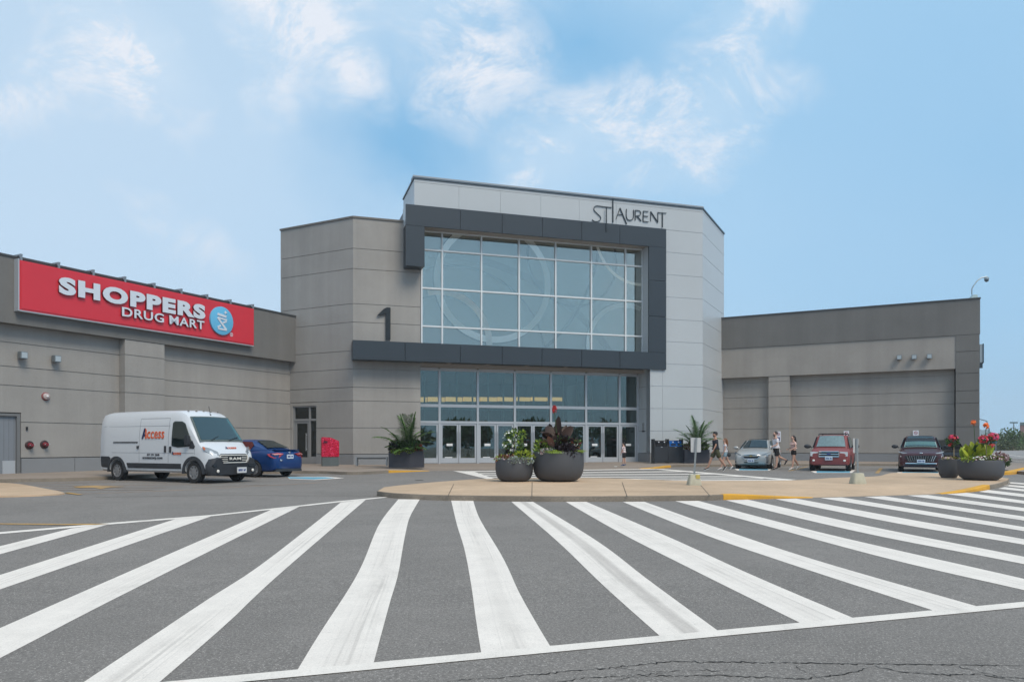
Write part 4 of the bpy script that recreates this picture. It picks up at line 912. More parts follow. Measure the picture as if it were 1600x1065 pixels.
glyph('n', [([(1172, 302), (1170, 455)], 0.9), ([(1170, 302), (1285, 475)], 1.9), ([(1283, 310), (1283, 475)], 0.9)])
glyph('t', [([(1280, 318), (1415, 328)], 0.9), ([(1354, 322), (1354, 550)], 1.8)])
# figure 1
mb = MB(); s1 = 0.14; Q = lambda u, v: (W1.t(u, s1), W1.z(u, v, s1))
pts = [Q(610.2, 480.3), Q(610.2, 530), Q(602.9, 530), Q(602.9, 489.5), Q(598.8, 491.2), Q(589.2, 492.6), Q(599.5, 482.5), Q(604.5, 480)]
mb.prism(pts, 0.03, s1, W1.M)
tag(build('entrance_number', mb, mat('black_figure', (0.008, 0.012, 0.016), 0.4)), 'large black figure 1 standing on the dark band of the concrete wall', 'sign')
# flood lights
GAL = mat('galvanised', (0.3, 0.32, 0.34)); LENS = mat('lamp_glass', (0.38, 0.44, 0.48), 0.25)
def flood(fr, u, v, d, lab):
    t = fr.t(u, d); z = fr.z(u, v, d); p = fr.pt(t, d, z - 0.14)
    r = root('wall_lamp', tuple(p), 0, lab, 'wall lamp', 'square lamps on the mall walls')
    mb = MB(); fr.box(mb, t - 0.14, t + 0.14, d + 0.06, d + 0.30, z - 0.14, z + 0.14); fr.box(mb, t - 0.06, t + 0.06, d - 0.0, d + 0.06, z - 0.08, z + 0.08); build('housing', mb, mat('lamp_housing', (0.20, 0.225, 0.24), 0.4, metal=0.4), r, bevel=0.012)
    mb = MB(); fr.box(mb, t - 0.11, t + 0.11, d + 0.302, d + 0.312, z - 0.11, z + 0.11); build('lens', mb, LENS, r)
flood(LW, 31.5, 555.3, 0.0, 'square grey wall lamp nearest the left edge, high on the left wing'); flood(LW, 84, 561, 0.0, 'square grey wall lamp between the first lamp and the pilaster of the left wing')
flood(RW, 1405, 558.8, DP, 'square grey lamp on the right wing, farthest from its end column'); flood(RW, 1428.3, 558.2, DP, 'middle one of three square grey lamps on the right wing'); flood(RW, 1452, 557.2, DP, 'square grey lamp on the right wing, closest to its end column')
# alarm bell and fire connections
def disc(name, u, v, r, lab, cat, kind):
    t = LW.t(u); z = LW.z(u, v); M = LW.M @ Matrix.Translation((t, z, 0))
    o = root(name, tuple(LW.pt(t, 0, z - r)), 0, lab, cat, None if kind else 'red fire hose connections on the left wing')
    mb = MB(); mb.lathe([(r, 0.001), (r, 0.03), (r - 0.03, 0.05)], 24, M)
    if kind:
        build('backplate', mb, mat('dark_red_paint', (0.22, 0.05, 0.05), 0.5), o); mb = MB(); mb.lathe([(r * 0.8, 0.055), (r * 0.75, 0.11), (r * 0.45, 0.14), (0.01, 0.15)], 24, M); build('gong', mb, mat('grey_gong', (0.45, 0.38, 0.38), 0.4), o)
        mb = MB(); mb.lathe([(r * 0.28, 0.16), (r * 0.2, 0.2), (0.01, 0.21)], 16, M @ Matrix.Translation((0, 0, -0.02))); build('lamp', mb, mat('white_lamp', (0.8, 0.8, 0.8), 0.3), o)
    else:
        build('backplate', mb, mat('black_red_plate', (0.035, 0.012, 0.014), 0.5), o)
        mb = MB(); mb.lathe([(r * 0.55, 0.052), (r * 0.55, 0.10), (r * 0.4, 0.16), (r * 0.36, 0.24)], 20, M); build('pipe_inlet', mb, mat('red_valve', (0.20, 0.02, 0.03), 0.4), o)
        mb = MB(); mb.tube([M @ Vector((-r * 0.5, 0, 0.2)), M @ Vector((r * 0.75, r * 0.08, 0.2))], 0.018); build('chain_bar', mb, ALU, o)
disc('alarm_bell', 71, 619, 0.17, 'round red and grey alarm bell with white centre on the left wing', 'alarm bell', 1)
disc('fire_connection', 45.5, 695, 0.17, 'round red fire hose connection next to the grey service door', 'fire connection', 0); disc('fire_connection', 69, 694, 0.17, 'round red fire hose connection on the van side of its twin', 'fire connection', 0)
mb = MB(); t = LW.t(41.5); z = LW.z(41.5, 669); LW.box(mb, t - 0.03, t + 0.03, 0.001, 0.05, z - 0.07, z + 0.07); tag(build('door_bell', mb, BLK), 'small black buzzer on the wall beside the service door', 'buzzer')
# parking signs on the right wing
BLUE = mat('sign_blue', (0.03, 0.06, 0.22), 0.4); WSG = mat('white_sign', (0.72, 0.74, 0.80), 0.4)
for (u, vt_, vb, d, lab) in ((1216.2, 673.5, 690, DP, 'white and blue accessible parking sign on the pilaster behind the man in white'), (1322.5, 673, 684.5, 0.06, 'white and blue accessible parking sign above the roof of the red car'), (1431, 672.0, 684.0, 0.06, 'white and blue accessible parking sign above the dark maroon car')):
    t = RW.t(u, d); z1 = RW.z(u, vt_, d); z0 = RW.z(u, vb, d); z0 = min(z0, z1 - 0.6); r = root('parking_sign', tuple(RW.pt(t, d, z0)), 0, lab, 'sign', 'accessible parking signs on the right wing')
    mb = MB(); RW.box(mb, t - 0.16, t + 0.16, d, d + 0.02, z0, z1); build('plate', mb, WSG, r)
    M = RW.M @ Matrix.Translation((t, (z0 + z1) / 2, d + 0.021)); hh = (z1 - z0)
    mb = MB(); mb.box((-0.10, -hh * 0.38, 0), (0.10, -hh * 0.06, 0.006), M); build('symbol_panel', mb, BLUE, r)
    mb = MB(); mb.strip([(0.085 * math.cos(2 * math.pi * k / 20), hh * 0.24 + 0.085 * math.sin(2 * math.pi * k / 20)) for k in range(21)], 0.025, 0.005, M); mb.strip([(-0.06, hh * 0.24 + 0.06), (0.06, hh * 0.24 - 0.06)], 0.02, 0.007, M); build('no_parking_ring', mb, mat('sign_red', (0.35, 0.03, 0.05), 0.4), r)
    mb = MB(); mb.strip([(-0.01, -hh * 0.11), (-0.01, -hh * 0.2), (0.04, -hh * 0.2), (0.05, -hh * 0.3)], 0.015, 0.004, M, 0.006); mb.strip([(-0.02 + 0.045 * math.cos(R(a)), -hh * 0.26 + 0.045 * math.sin(R(a))) for a in range(120, 370, 20)], 0.012, 0.003, M, 0.006); build('wheelchair_symbol', mb, WSG, r)
# sign on the white return beside the doors
rf = Frame(tuple(W1.pt(TR, 0.0)[:2]), TH + 90)
M = Matrix(((-W1.n.x, 0, -W1.d.x, 0), (-W1.n.y, 0, -W1.d.y, 0), (0, 1, 0, 0), (0, 0, 0, 1)))
pp = W1.pt(TR, -0.1, 0); zs = CAMZ - (667 - HOR) / FPX * pp.y
Mx2 = Matrix.Translation((pp.x, pp.y, zs)) @ Matrix(((W1.n.x, 0, -W1.d.x, 0), (W1.n.y, 0, -W1.d.y, 0), (0, 1, 0, 0), (0, 0, 0, 1)))
r = root('entrance_notice', (pp.x, pp.y, zs - 0.25), 0, 'small grey and black notice on the white side wall next to the doors', 'sign')
mb = MB(); mb.box((-0.17, -0.20, 0.001), (0.17, 0.27, 0.012), Mx2); build('plate', mb, mat('grey_notice', (0.38, 0.40, 0.42), 0.5), r)
mb = MB(); mb.box((-0.17, -0.30, 0.001), (0.17, -0.205, 0.014), Mx2); build('dark_strip', mb, mat('notice_black', (0.02, 0.03, 0.06), 0.5), r)
mb = MB(); mb.strip([(0.09 * math.cos(R(a)), 0.16 + 0.075 * math.sin(R(a))) for a in range(0, 361, 24)], 0.03, 0.004, Mx2, 0.012)
for k in range(4): mb.strip([(-0.11, 0.03 - k * 0.055), (0.11 - 0.02 * (k % 2), 0.03 - k * 0.055)], 0.018, 0.004, Mx2, 0.012)
build('notice_print', mb, BLK, r)
# roof camera on a swan-neck pole and box on the end wall
ct_ = RW.t(1519.5, -0.3); cp = RW.pt(ct_, -0.3, zrt)
k_ = cp.y / FPX
r = root('roof_camera', (cp.x, cp.y, zrt), 0, 'dome camera on a bent pole at the roof corner of the right wing', 'security camera')
mb = MB(); mb.add([cp + Vector(q) for q in ((-0.28, -0.15, 0), (0.28, -0.15, 0), (0.28, 0.15, 0), (-0.28, 0.15, 0), (0.02, -0.1, 0.33), (0.24, -0.1, 0.33), (0.24, 0.1, 0.33), (0.02, 0.1, 0.33))], [(0, 3, 2, 1), (4, 5, 6, 7), (0, 1, 5, 4), (1, 2, 6, 5), (2, 3, 7, 6), (3, 0, 4, 7)]); build('base', mb, mat('pale_teal_box', (0.30, 0.42, 0.46), 0.5), r)
X = lambda u, v: Vector((cp.x + (u - 1519.5) * k_, cp.y, zrt + (464.5 - v) * k_))
mb = MB(); mb.tube([X(1518.5, 456), X(1518.5, 447), X(1521, 442), X(1527, 434), X(1533, 429.5), X(1542, 427.5)], 0.035, 8); build('pole', mb, mat('pole_grey', (0.30, 0.36, 0.40), 0.4, metal=0.4), r)
mb = MB(); mb.lathe([(0.05, 0.22), (0.12, 0.18), (0.14, 0.08), (0.14, 0.06)], 14, Matrix.Translation(X(1541.5, 433.5))); build('shroud', mb, MATS['pole_grey'], r)
mb = MB(); mb.ball(X(1541.5, 432.8), 0.125, 12); build('dome', mb, mat('dome_smoke', (0.10, 0.13, 0.15), 0.1), r)
EW = Frame(tuple(RW.pt(r1, -0.2)[:2]), TH + 45)
r = root('wall_box_sign', tuple(RW.pt(r1 + 0.1, 0.3, RW.z(1530, 575))), 0, 'thin box sign sticking out from the end of the right wing', 'sign')
zz0, zz1 = RW.z(1530, 566), RW.z(1530, 538)
mb = MB(); RW.box(mb, r1 + 0.045, r1 + 0.19, -1.6, 0.1, zz0, zz1); build('panel', mb, mat('pale_panel_back', (0.36, 0.45, 0.52), 0.5), r)
mb = MB(); RW.box(mb, r1 + 0.19, r1 + 0.25, -1.62, 0.12, zz0 - 0.03, zz1 + 0.03); RW.box(mb, r1 + 0.0, r1 + 0.19, 0.0, 0.08, zz0 - 0.35, zz0 - 0.05); build('frame', mb, mat('navy_edge', (0.03, 0.06, 0.09), 0.5), r)
# ------------------------------------------------------------------ vehicles
def paintm(name, col, metal=0.3, rough=0.28): return mat(name, col, rough, metal, coat=0.35)
RUB = mat('tyre_rubber', (0.018, 0.018, 0.020), 0.8); RIM = mat('alloy_rim', (0.42, 0.43, 0.45), 0.3, metal=0.8); DRK = mat('dark_underbody', (0.012, 0.012, 0.014), 0.8)
CHR = mat('chrome', (0.65, 0.67, 0.70), 0.15, metal=1.0); PLB = mat('black_plastic', (0.030, 0.034, 0.042), 0.55); HL = mat('headlight_glass', (0.48, 0.50, 0.52), 0.12, coat=1)
FOG = mat('pale_lamp', (0.75, 0.73, 0.68), 0.2); TLR = mat('tail_lamp_red', (0.45, 0.012, 0.02), 0.2, coat=1); PLATE = mat('plate_white', (0.58, 0.64, 0.72), 0.4); PLTX = mat('plate_blue', (0.03, 0.06, 0.22), 0.5)
CG = glass_mat('car_glass', (0.16, 0.22, 0.21), 0.09, 0.02); CGL = glass_mat('car_windscreen', (0.55, 0.68, 0.66), 0.16, 0.02); CIN = mat('car_interior', (0.05, 0.055, 0.055), 0.8)
SHADE = mat('sun_shade', (0.42, 0.50, 0.50), 0.35, metal=0.4, var=0.25, vscale=9)
def lerp1(tab, x):
    tab = sorted(tab)
    if x <= tab[0][0]: return tab[0][1:]
    for a, b in zip(tab[:-1], tab[1:]):
        if x <= b[0]:
            k = (x - a[0]) / (b[0] - a[0]); return tuple(p + (q - p) * k for p, q in zip(a[1:], b[1:]))
    return tab[-1][1:]
HALF = [(0.0, 0.0), (0.80, 0.0), (0.955, 0.06), (0.992, 0.22), (1.0, 0.45), (0.985, 0.68), (0.945, 0.87), (0.86, 0.965), (0.62, 1.0), (0.0, 1.012)]
class Shell:
    """lofted body; stations (x, z_bottom, z_top, half_width); tumblehome above z1"""
    def __init__(s, st, half=HALF, th=None): s.st = sorted(st); s.half = half; s.th = th or (lambda z: 1.0)
    def rings(s):
        out = []
        for x, zb, zt, w in s.st:
            h = zt - zb; P = [Vector((x, -a * w * s.th(zb + b * h), zb + b * h)) for a, b in s.half]
            Q = [Vector((p.x, -p.y, p.z)) for p in P[1:-1]][::-1]
            out.append(P + Q)
        return out
    def side(s, x, z):
        zb, zt, w = lerp1(s.st, x); f = max(0, min(1, (z - zb) / (zt - zb)))
        for (a0, b0), (a1, b1) in zip(s.half[1:-1], s.half[2:]):
            if f <= b1 or b1 >= 1.0: return w * s.th(z) * (a0 + (a1 - a0) * max(0, min(1, (f - b0) / max(1e-6, b1 - b0))))
        return w * 0.8
def cut_wheels(name, shell, wheels, paint, parent, r, depth=0.34, dens=True):
    mb = MB(); mb.loft(shell.rings(), 0, True, True)
    me = bpy.data.meshes.new(name); me.from_pydata([tuple(p) for p in mb.v], [], mb.f)
    bm = bmesh.new(); bm.from_mesh(me); bmesh.ops.remove_doubles(bm, verts=bm.verts, dist=1e-4); bmesh.ops.triangulate(bm, faces=[f for f in bm.faces if len(f.verts) > 4]); bmesh.ops.recalc_face_normals(bm, faces=bm.faces); bm.to_mesh(me); bm.free()
    me.materials.append(paint); me.materials.append(DRK)
    ob = bpy.data.objects.new('body_tmp', me); COL.objects.link(ob)
    cb = MB()
    for x, w in wheels:
        for sgn in (-1, 1):
            M = Matrix.Translation((x, sgn * (w + 0.25), r * 0.98)) @ Matrix.Rotation(R(90), 4, 'X')
            cb.lathe([(r * 1.17, -0.25 - depth if sgn < 0 else -0.25), (r * 1.17, 0.25 if sgn < 0 else 0.25 + depth)] if False else [(r * 1.17, -0.25 - depth), (r * 1.17, 0.25 + depth)], 32, M)
    cme = bpy.data.meshes.new('cut'); cme.from_pydata([tuple(p) for p in cb.v], [], cb.f); bm = bmesh.new(); bm.from_mesh(cme); bmesh.ops.recalc_face_normals(bm, faces=bm.faces); bm.to_mesh(cme); bm.free(); cme.materials.append(DRK)
    cu = bpy.data.objects.new('cut_tmp', cme); COL.objects.link(cu)
    md = ob.modifiers.new('b', 'BOOLEAN'); md.operation = 'DIFFERENCE'; md.object = cu; md.solver = 'EXACT'; md.material_mode = 'TRANSFER'
    res = evaluated(ob); bpy.data.objects.remove(ob); bpy.data.objects.remove(cu)
    for p in res.polygons: p.use_smooth = True
    res.set_sharp_from_angle(angle=R(32)); res.name = name; res.materials.clear()
    return link_mesh(name, res, [paint, DRK], parent, False)
def wheel(parent, x, y, r, w, rim=RIM, spokes=6, steel=False):
    s = 1 if y > 0 else -1
    M = Matrix.Translation((x, y, r)) @ Matrix.Rotation(R(-90 * s), 4, 'X')      # local z points outwards
    mb = MB(); mb.lathe([(r * 0.60, -w / 2), (r * 0.90, -w / 2), (r, -w * 0.36), (r, w * 0.36), (r * 0.93, w / 2), (r * 0.66, w / 2), (r * 0.62, w * 0.35), (r * 0.60, -w / 2)], 32, M)
    wh = build('wheel', mb, RUB, parent, local=True)
    mb = MB(); mb.lathe([(r * 0.64, w * 0.30), (r * 0.64, w * 0.45), (r * 0.58, w * 0.46), (r * 0.55, w * 0.24), (0.01, w * 0.24)], 28, M)
    for k in range(spokes):
        a = 2 * math.pi * k / spokes; mb.box((0.04, -0.032, w * 0.24), (r * 0.58, 0.032, w * 0.42), M @ Matrix.Rotation(a, 4, 'Z'))
    mb.lathe([(r * 0.20, w * 0.24), (r * 0.19, w * 0.44), (0.01, w * 0.46)], 16, M)
    TM[wh.name] = TM.get(parent.name, Matrix.Identity(4)); build('rim', mb, rim, wh, local=True)
    return wh
def sidepoly(sh, poly, sgn, off=0.008, th=0.006):
    k = 1 if len(poly) == 4 and (max(p[1] for p in poly) - min(p[1] for p in poly) < 0.25) else 3
    pts = []
    for i, p in enumerate(poly):
        q = poly[(i + 1) % len(poly)]; pts += [(p[0] + (q[0] - p[0]) * j / k, p[1] + (q[1] - p[1]) * j / k) for j in range(k)]
    n = len(pts); cx = sum(p[0] for p in pts) / n; cz = sum(p[1] for p in pts) / n
    P3 = lambda x, z, o=off: Vector((x, sgn * (sh.side(x, z) + o), z))
    mb = MB(); A = [P3(*p) for p in pts]; I = [P3(cx + (p[0] - cx) * 0.5, cz + (p[1] - cz) * 0.5) for p in pts]; B = [p - Vector((0, sgn * 0.05, 0)) for p in A]
    vs = A + I + B + [P3(cx, cz)]
    fs = [(i, (i + 1) % n, n + (i + 1) % n, n + i) for i in range(n)] + [(n + i, n + (i + 1) % n, 3 * n) for i in range(n)] + [(i, 2 * n + i, 2 * n + (i + 1) % n, (i + 1) % n) for i in range(n)] + [tuple(range(2 * n, 3 * n))[::-1]]
    mb.add(vs, fs, 0, True); return mb
def quadpanel(c, inset=(0, 0), off=0.012, th=0.02, bulge=0.03):
    """curved panel over a 4-corner patch (bl, br, tr, tl); inset as fractions, bowed outwards in the middle"""
    bl, br, tr_, tl = [Vector(p) for p in c]
    f = lambda u, v: (bl.lerp(br, u)).lerp(tl.lerp(tr_, u), v)
    iu, iv = inset; n = (br - bl).cross(tl - bl).normalized(); m = 8; F, K = [], []
    for j in range(3):
        for i in range(m + 1):
            u = iu + (1 - 2 * iu) * i / m; v = iv + (1 - 2 * iv) * j / 2; o = off + bulge * (1 - (2 * u - 1) ** 2)
            F.append(f(u, v) + n * o); K.append(f(u, v) + n * (o - th))
    mb = MB(); N_ = len(F); fs = []; W_ = m + 1
    for j in range(2):
        for i in range(m):
            a_ = j * W_ + i; fs += [(a_, a_ + 1, a_ + 1 + W_, a_ + W_), (N_ + a_, N_ + a_ + W_, N_ + a_ + 1 + W_, N_ + a_ + 1)]
    rim_ = [i for i in range(m + 1)] + [W_ * j + m for j in (1, 2)] + [2 * W_ + i for i in range(m - 1, -1, -1)] + [W_]
    for a_, b_ in zip(rim_, rim_[1:] + rim_[:1]): fs.append((a_, N_ + a_, N_ + b_, b_))
    mb.add(F + K, fs, 0, True); return mb
def plate(parent, c, w, h, nrm_x, s='text', name='license_plate', base=None, ink=None):
    x, y, z = c; sg_ = 1 if nrm_x > 0 else -1
    mb = MB(); mb.box((x - 0.012, y - w / 2, z - h / 2), (x + 0.012, y + w / 2, z + h / 2)); o = build(name, mb, base or PLATE, parent, local=True); TM[o.name] = TM.get(parent.name, Matrix.Identity(4))
    M = Matrix.Translation((x + sg_ * 0.013, y, z)) @ Matrix(((0, 0, sg_, 0), (sg_, 0, 0, 0), (0, 1, 0, 0), (0, 0, 0, 1)))
    mb = MB()
    for k in range(7):
        if k == 4: continue
        a = -w * 0.38 + k * w * 0.113; rr_ = random.Random(k * 7 + int(w * 100))
        mb.strip([(a, -h * 0.2), (a, h * 0.2)], 0.014, 0.003, M); mb.strip([(a, h * 0.2 * rr_.choice((1, 0, -1))), (a + w * 0.07, h * 0.2 * rr_.choice((1, 0.9, -1)))], 0.014, 0.004, M); mb.strip([(a + w * 0.07, -h * 0.2), (a + w * 0.07, h * 0.2 * rr_.random())], 0.014, 0.0035, M)
    o2 = build('plate_characters', mb, ink or PLTX, o, local=True)
def place(t, loc, rz):
    t.location = loc; t.rotation_euler = (0, math.atan(0) , rz)
def greenhouse(parent, sh, ws, paint, wb, wr, zroof, belt, sides, wsmat=CG, rear=CG, inset=0.05, roofmat=None):
    """cabin: ws = (x_cowl, x_roof_front, x_roof_rear, x_rear_base)"""
    x0, x1, x2, x3 = ws; zb0, zb3 = belt
    def ring(x, zt, w0, w1, zb):
        P = [(w0, zb - 0.05), (w0, zb), (w0 + (w1 - w0) * 0.55, zb + (zt - zb) * 0.55), (w1, zt - 0.07), (w1 - 0.06, zt - 0.015), (w1 * 0.6, zt + 0.012), (0, zt + 0.02)]
        A = [Vector((x, -y, z)) for y, z in P]; return A + [Vector((p.x, -p.y, p.z)) for p in A[:-1]][::-1]
    mid = (x1 + x2) / 2
    rings = [ring(x0, zb0 + 0.02, wb * 0.93, wb * 0.86, zb0), ring(x1, zroof - 0.02, wb, wr - 0.03, zb0 + 0.0), ring(mid, zroof + 0.01, wb, wr, (zb0 + zb3) / 2), ring(x2, zroof - 0.015, wb * 0.99, wr - 0.01, zb3), ring(x3, zb3 + 0.03, wb * 0.86, wr * 0.92, zb3)]
    mb = MB(); mb.loft(rings, 0, True, True); cab = build('cabin', mb, paint, parent, ang=28, local=True)
    a0, a1 = wb * 0.86, wr - 0.09
    mb = quadpanel([(x0, -a0, zb0 + 0.03), (x0, a0, zb0 + 0.03), (x1, a1, zroof - 0.03), (x1, -a1, zroof - 0.03)], (0.05, 0.05), 0.022, 0.012)
    build('windscreen', mb, wsmat, parent, local=True)
    mb = quadpanel([(x3, a0 * 0.95, zb3 + 0.04), (x3, -a0 * 0.95, zb3 + 0.04), (x2, -a1, zroof - 0.03), (x2, a1, zroof - 0.03)], (0.07, 0.08), 0.022, 0.012)
    build('rear_window', mb, rear, parent, local=True)
    for sgn in (-1, 1):
        for poly in sides:
            n = len(poly); A = []
            for x, f in poly:
                zb = zb0 + (zb3 - zb0) * (x0 - x) / (x0 - x3); z = zb + f * (zroof - zb); w = wb + (wr - wb) * min(1, f * 1.02)
                A.append(Vector((x, sgn * (w + 0.012), z)))
            B = [p - Vector((0, sgn * 0.02, 0)) for p in A]; mb = MB()
            mb.add(A + B, [tuple(range(n)), tuple(range(n, 2 * n))[::-1]] + [(i, (i + 1) % n, n + (i + 1) % n, n + i) for i in range(n)]); build('side_window', mb, CG, parent, local=True)
    return cab
def mirrors(parent, x, y, z, m, s=1.0):
    for sgn in (-1, 1):
        mb = MB(); mb.ball((x, sgn * (y + 0.12 * s), z), (0.07 * s, 0.13 * s, 0.085 * s), 12); mb.tube([(x, sgn * (y - 0.06), z - 0.06), (x, sgn * (y + 0.06), z - 0.02)], 0.03, 6); build('wing_mirror', mb, m, parent, local=True)
def lamp(parent, name, c, r, m, M=None):
    mb = MB(); mb.ball(c, r, 14, 0, M); return build(name, mb, m, parent, ang=80, local=True)
def rounded_rect(w, h, r, n=5):
    o = []
    for cx, cy, a in ((w / 2 - r, h / 2 - r, 0), (-w / 2 + r, h / 2 - r, 90), (-w / 2 + r, -h / 2 + r, 180), (w / 2 - r, -h / 2 + r, 270)):
        o += [(cx + r * math.cos(R(a + 90 * k / n)), cy + r * math.sin(R(a + 90 * k / n))) for k in range(n + 1)]
    return o
def facepanel(x, prof, d, y0=0.0, z0=0.0, tilt=0.0, back=False, bowl=0.0):
    """prism of a (y,z) profile standing on the front face (x forward)"""
    mb = MB(); n = len(prof); s_ = -1 if back else 1
    A = [Vector((x + s_ * d - bowl * p[0] ** 2 * s_ + tilt * p[1], y0 + p[0], z0 + p[1])) for p in prof]; B = [Vector((p.x - s_ * (d + 0.12), p.y, p.z)) for p in A]
    mb.add(A + B, [tuple(range(n)), tuple(range(n, 2 * n))[::-1]] + [(i, (i + 1) % n, n + (i + 1) % n, n + i) for i in range(n)]); return mb

def heading(dirx, diry): return math.atan2(diry, dirx)
# directions in plan
dR = RW.d; dL_ = LW.d                     # along the right wing (towards the viewer's right) / along the left wing
H_out = RW.n                              # right-hand cars point away from the right wing
# ---------- white cargo van
def van():
    p0 = at(304, 754.6); rz = heading(dR.x, dR.y)
    # front axle centre is half a track beyond the near wheel
    nx = Vector((-dR.y, dR.x)); fx = Vector((p0.x, p0.y)) + nx * 0.93; o2 = fx - Vector((dR.x, dR.y)) * 1.98
    t = root('cargo_van', (o2.x, o2.y, gz(o2.y)), 0, 'white high-roof cargo van with orange Access lettering beside the left wing', 'van'); TM[t.name] = Matrix.Identity(4)
    W = paintm('van_white', (0.60, 0.63, 0.67), 0.0, 0.3)
    th = lambda z: 1.0 if z < 1.15 else 1.0 - 0.10 * ((z - 1.15) / 1.25) ** 1.7
    st = [(-3.08, .42, 2.18, .84), (-3.04, .36, 2.34, .92), (-2.93, .34, 2.42, .97), (-2.6, .33, 2.46, .985), (-1.98, .33, 2.47, .99), (-1.0, .33, 2.475, .99), (0, .33, 2.475, .99), (1.0, .33, 2.465, .99), (1.22, .33, 2.44, .99), (1.42, .33, 2.38, .985), (1.60, .33, 2.22, .985), (1.9, .33, 1.82, .985), (2.20, .32, 1.42, .985), (2.34, .30, 1.27, .975), (2.50, .30, 1.18, .955), (2.64, .30, 1.08, .91), (2.74, .32, 0.98, .84), (2.78, .36, .88, .76)]
    hv = [(0.0, 0.0), (0.88, 0.0), (0.97, 0.03), (0.997, 0.10), (1.0, 0.30), (1.0, 0.55), (0.99, 0.78), (0.97, 0.90), (0.90, 0.965), (0.74, 0.995), (0.0, 1.01)]
    sh = Shell(st, hv, th)
    b = cut_wheels('body', sh, [(-2.02, .99), (1.98, .985)], W, t, 0.36)
    for x in (-2.02, 1.98):
        for y in (-0.86, 0.86): wheel(t, x, y, 0.355, 0.23, mat('hub_cap', (0.36, 0.37, 0.39), 0.35, metal=0.6), 8)
    # black arches, sill band, bumpers
    for sgn in (-1, 1):
        for x, r0, r1_ in ((-2.02, 0.43, 0.52), (1.98, 0.43, 0.545)):
            ring_ = [(x + r0 * math.cos(R(a)), 0.35 + r0 * math.sin(R(a))) for a in range(-5, 186, 10)]; outer = [(x + r1_ * math.cos(R(a)), 0.35 + r1_ * math.sin(R(a))) for a in range(-5, 186, 10)]
            mb = MB(); n = len(ring_)
            def yy(x_, z_): return sgn * (0.99 + 0.03)
            vs = []
            for (a, z), (c, e) in zip(ring_, outer):
                yi = min(0.99, sh.side(max(-2.9, min(2.7, a)), max(z, .5))); yo = min(0.99, sh.side(max(-2.9, min(2.7, c)), max(e, .5)))
                vs += [Vector((a, sgn * (yi + 0.035), z)), Vector((c, sgn * (yo + 0.02), e)), Vector((c, sgn * (yo - 0.05), e)), Vector((a, sgn * (yi - 0.08), z))]
            mb.loft([vs[4 * i:4 * i + 4] for i in range(n)], 0, True, False); build('arch_trim', mb, PLB, t, local=True)
        build('side_moulding', sidepoly(sh, [(-1.40, 0.46), (1.38, 0.46), (1.38, 0.64), (-1.45, 0.64)], sgn, 0.014), PLB, t, local=True)
        build('rear_side_trim', sidepoly(sh, [(-2.90, 0.36), (-2.50, 0.36), (-2.48, 0.60), (-2.36, 0.80), (-2.45, 0.86), (-2.93, 0.86)], sgn, 0.015), PLB, t, local=True)
        # cab window
        build('side_window', sidepoly(sh, [(0.92, 1.24), (1.22, 1.19), (1.78, 1.22), (1.93, 1.30), (1.88, 1.42), (1.52, 2.0), (1.36, 2.07), (1.0, 2.08), (0.92, 2.02)], sgn, 0.012), CG, t, local=True)
        build('window_frame', sidepoly(sh, [(1.80, 1.16), (2.02, 1.14), (2.06, 1.22), (1.92, 1.42), (1.84, 1.34)], sgn, 0.014), PLB, t, local=True)
        # seams
        mb = MB()
        for a, z0_, z1_ in ((0.74, 0.66, 2.20), (-0.78, 0.66, 2.18), (2.04, 0.95, 1.14)):
            q = sidepoly(sh, [(a - 0.006, z0_), (a + 0.006, z0_), (a + 0.006, 1.2 if z1_ > 1.3 else z1_), (a - 0.006, 1.2 if z1_ > 1.3 else z1_)], sgn, 0.003); mb.add(q.v, q.f)
            if z1_ > 1.3:
                for k in range(4):
                    za_ = 1.2 + (z1_ - 1.2) * k / 4; zb_ = 1.2 + (z1_ - 1.2) * (k + 1) / 4
                    q = sidepoly(sh, [(a - 0.006, za_), (a + 0.006, za_), (a + 0.006, zb_), (a - 0.006, zb_)], sgn, 0.003); mb.add(q.v, q.f)
        for z, x0_, x1_ in ((2.19, -0.78, 0.74), (1.00, -2.3, 2.0), (1.93, -2.8, 0.8)):
            q = sidepoly(sh, [(x0_, z - 0.005), (x1_, z - 0.005), (x1_, z + 0.005), (x0_, z + 0.005)], sgn, 0.004); mb.add(q.v, q.f)
        build('door_seams', mb, mat('seam_grey', (0.22, 0.24, 0.27), 0.6), t, local=True)
        build('door_track', sidepoly(sh, [(-2.2, 1.345), (-0.86, 1.345), (-0.86, 1.385), (-2.2, 1.385)], sgn, 0.012), PLB, t, local=True)
        for a, z0_, z1_ in ((0.60, 1.02, 1.24), (0.86, 1.02, 1.22), (-0.84, 1.14, 1.24)):
            build('door_handle', sidepoly(sh, [(a - 0.04, z0_), (a + 0.04, z0_), (a + 0.04, z1_), (a - 0.04, z1_)], sgn, 0.03), PLB, t, local=True)
        # big mirror
        mb = MB(); mb.box((1.70, sgn * 1.05 - 0.10, 1.24), (1.84, sgn * 1.05 + 0.10, 1.60)); mb.box((1.74, min(sgn * 0.92, sgn * 1.06), 1.22), (1.82, max(sgn * 0.92, sgn * 1.06), 1.30)); build('wing_mirror', mb, PLB, t, bevel=0.035, local=True)
    # windscreen, cowl
    mb = quadpanel([(2.21, -0.89, 1.40), (2.21, 0.89, 1.40), (1.60, 0.76, 2.21), (1.60, -0.76, 2.21)], (0.015, 0.03), 0.035, 0.012, 0.03); ws_ = build('windscreen', mb, glass_mat('van_windscreen', (0.60, 0.72, 0.68), 0.14, 0.02, (0.8, 0.92, 0.88)), t, local=True)
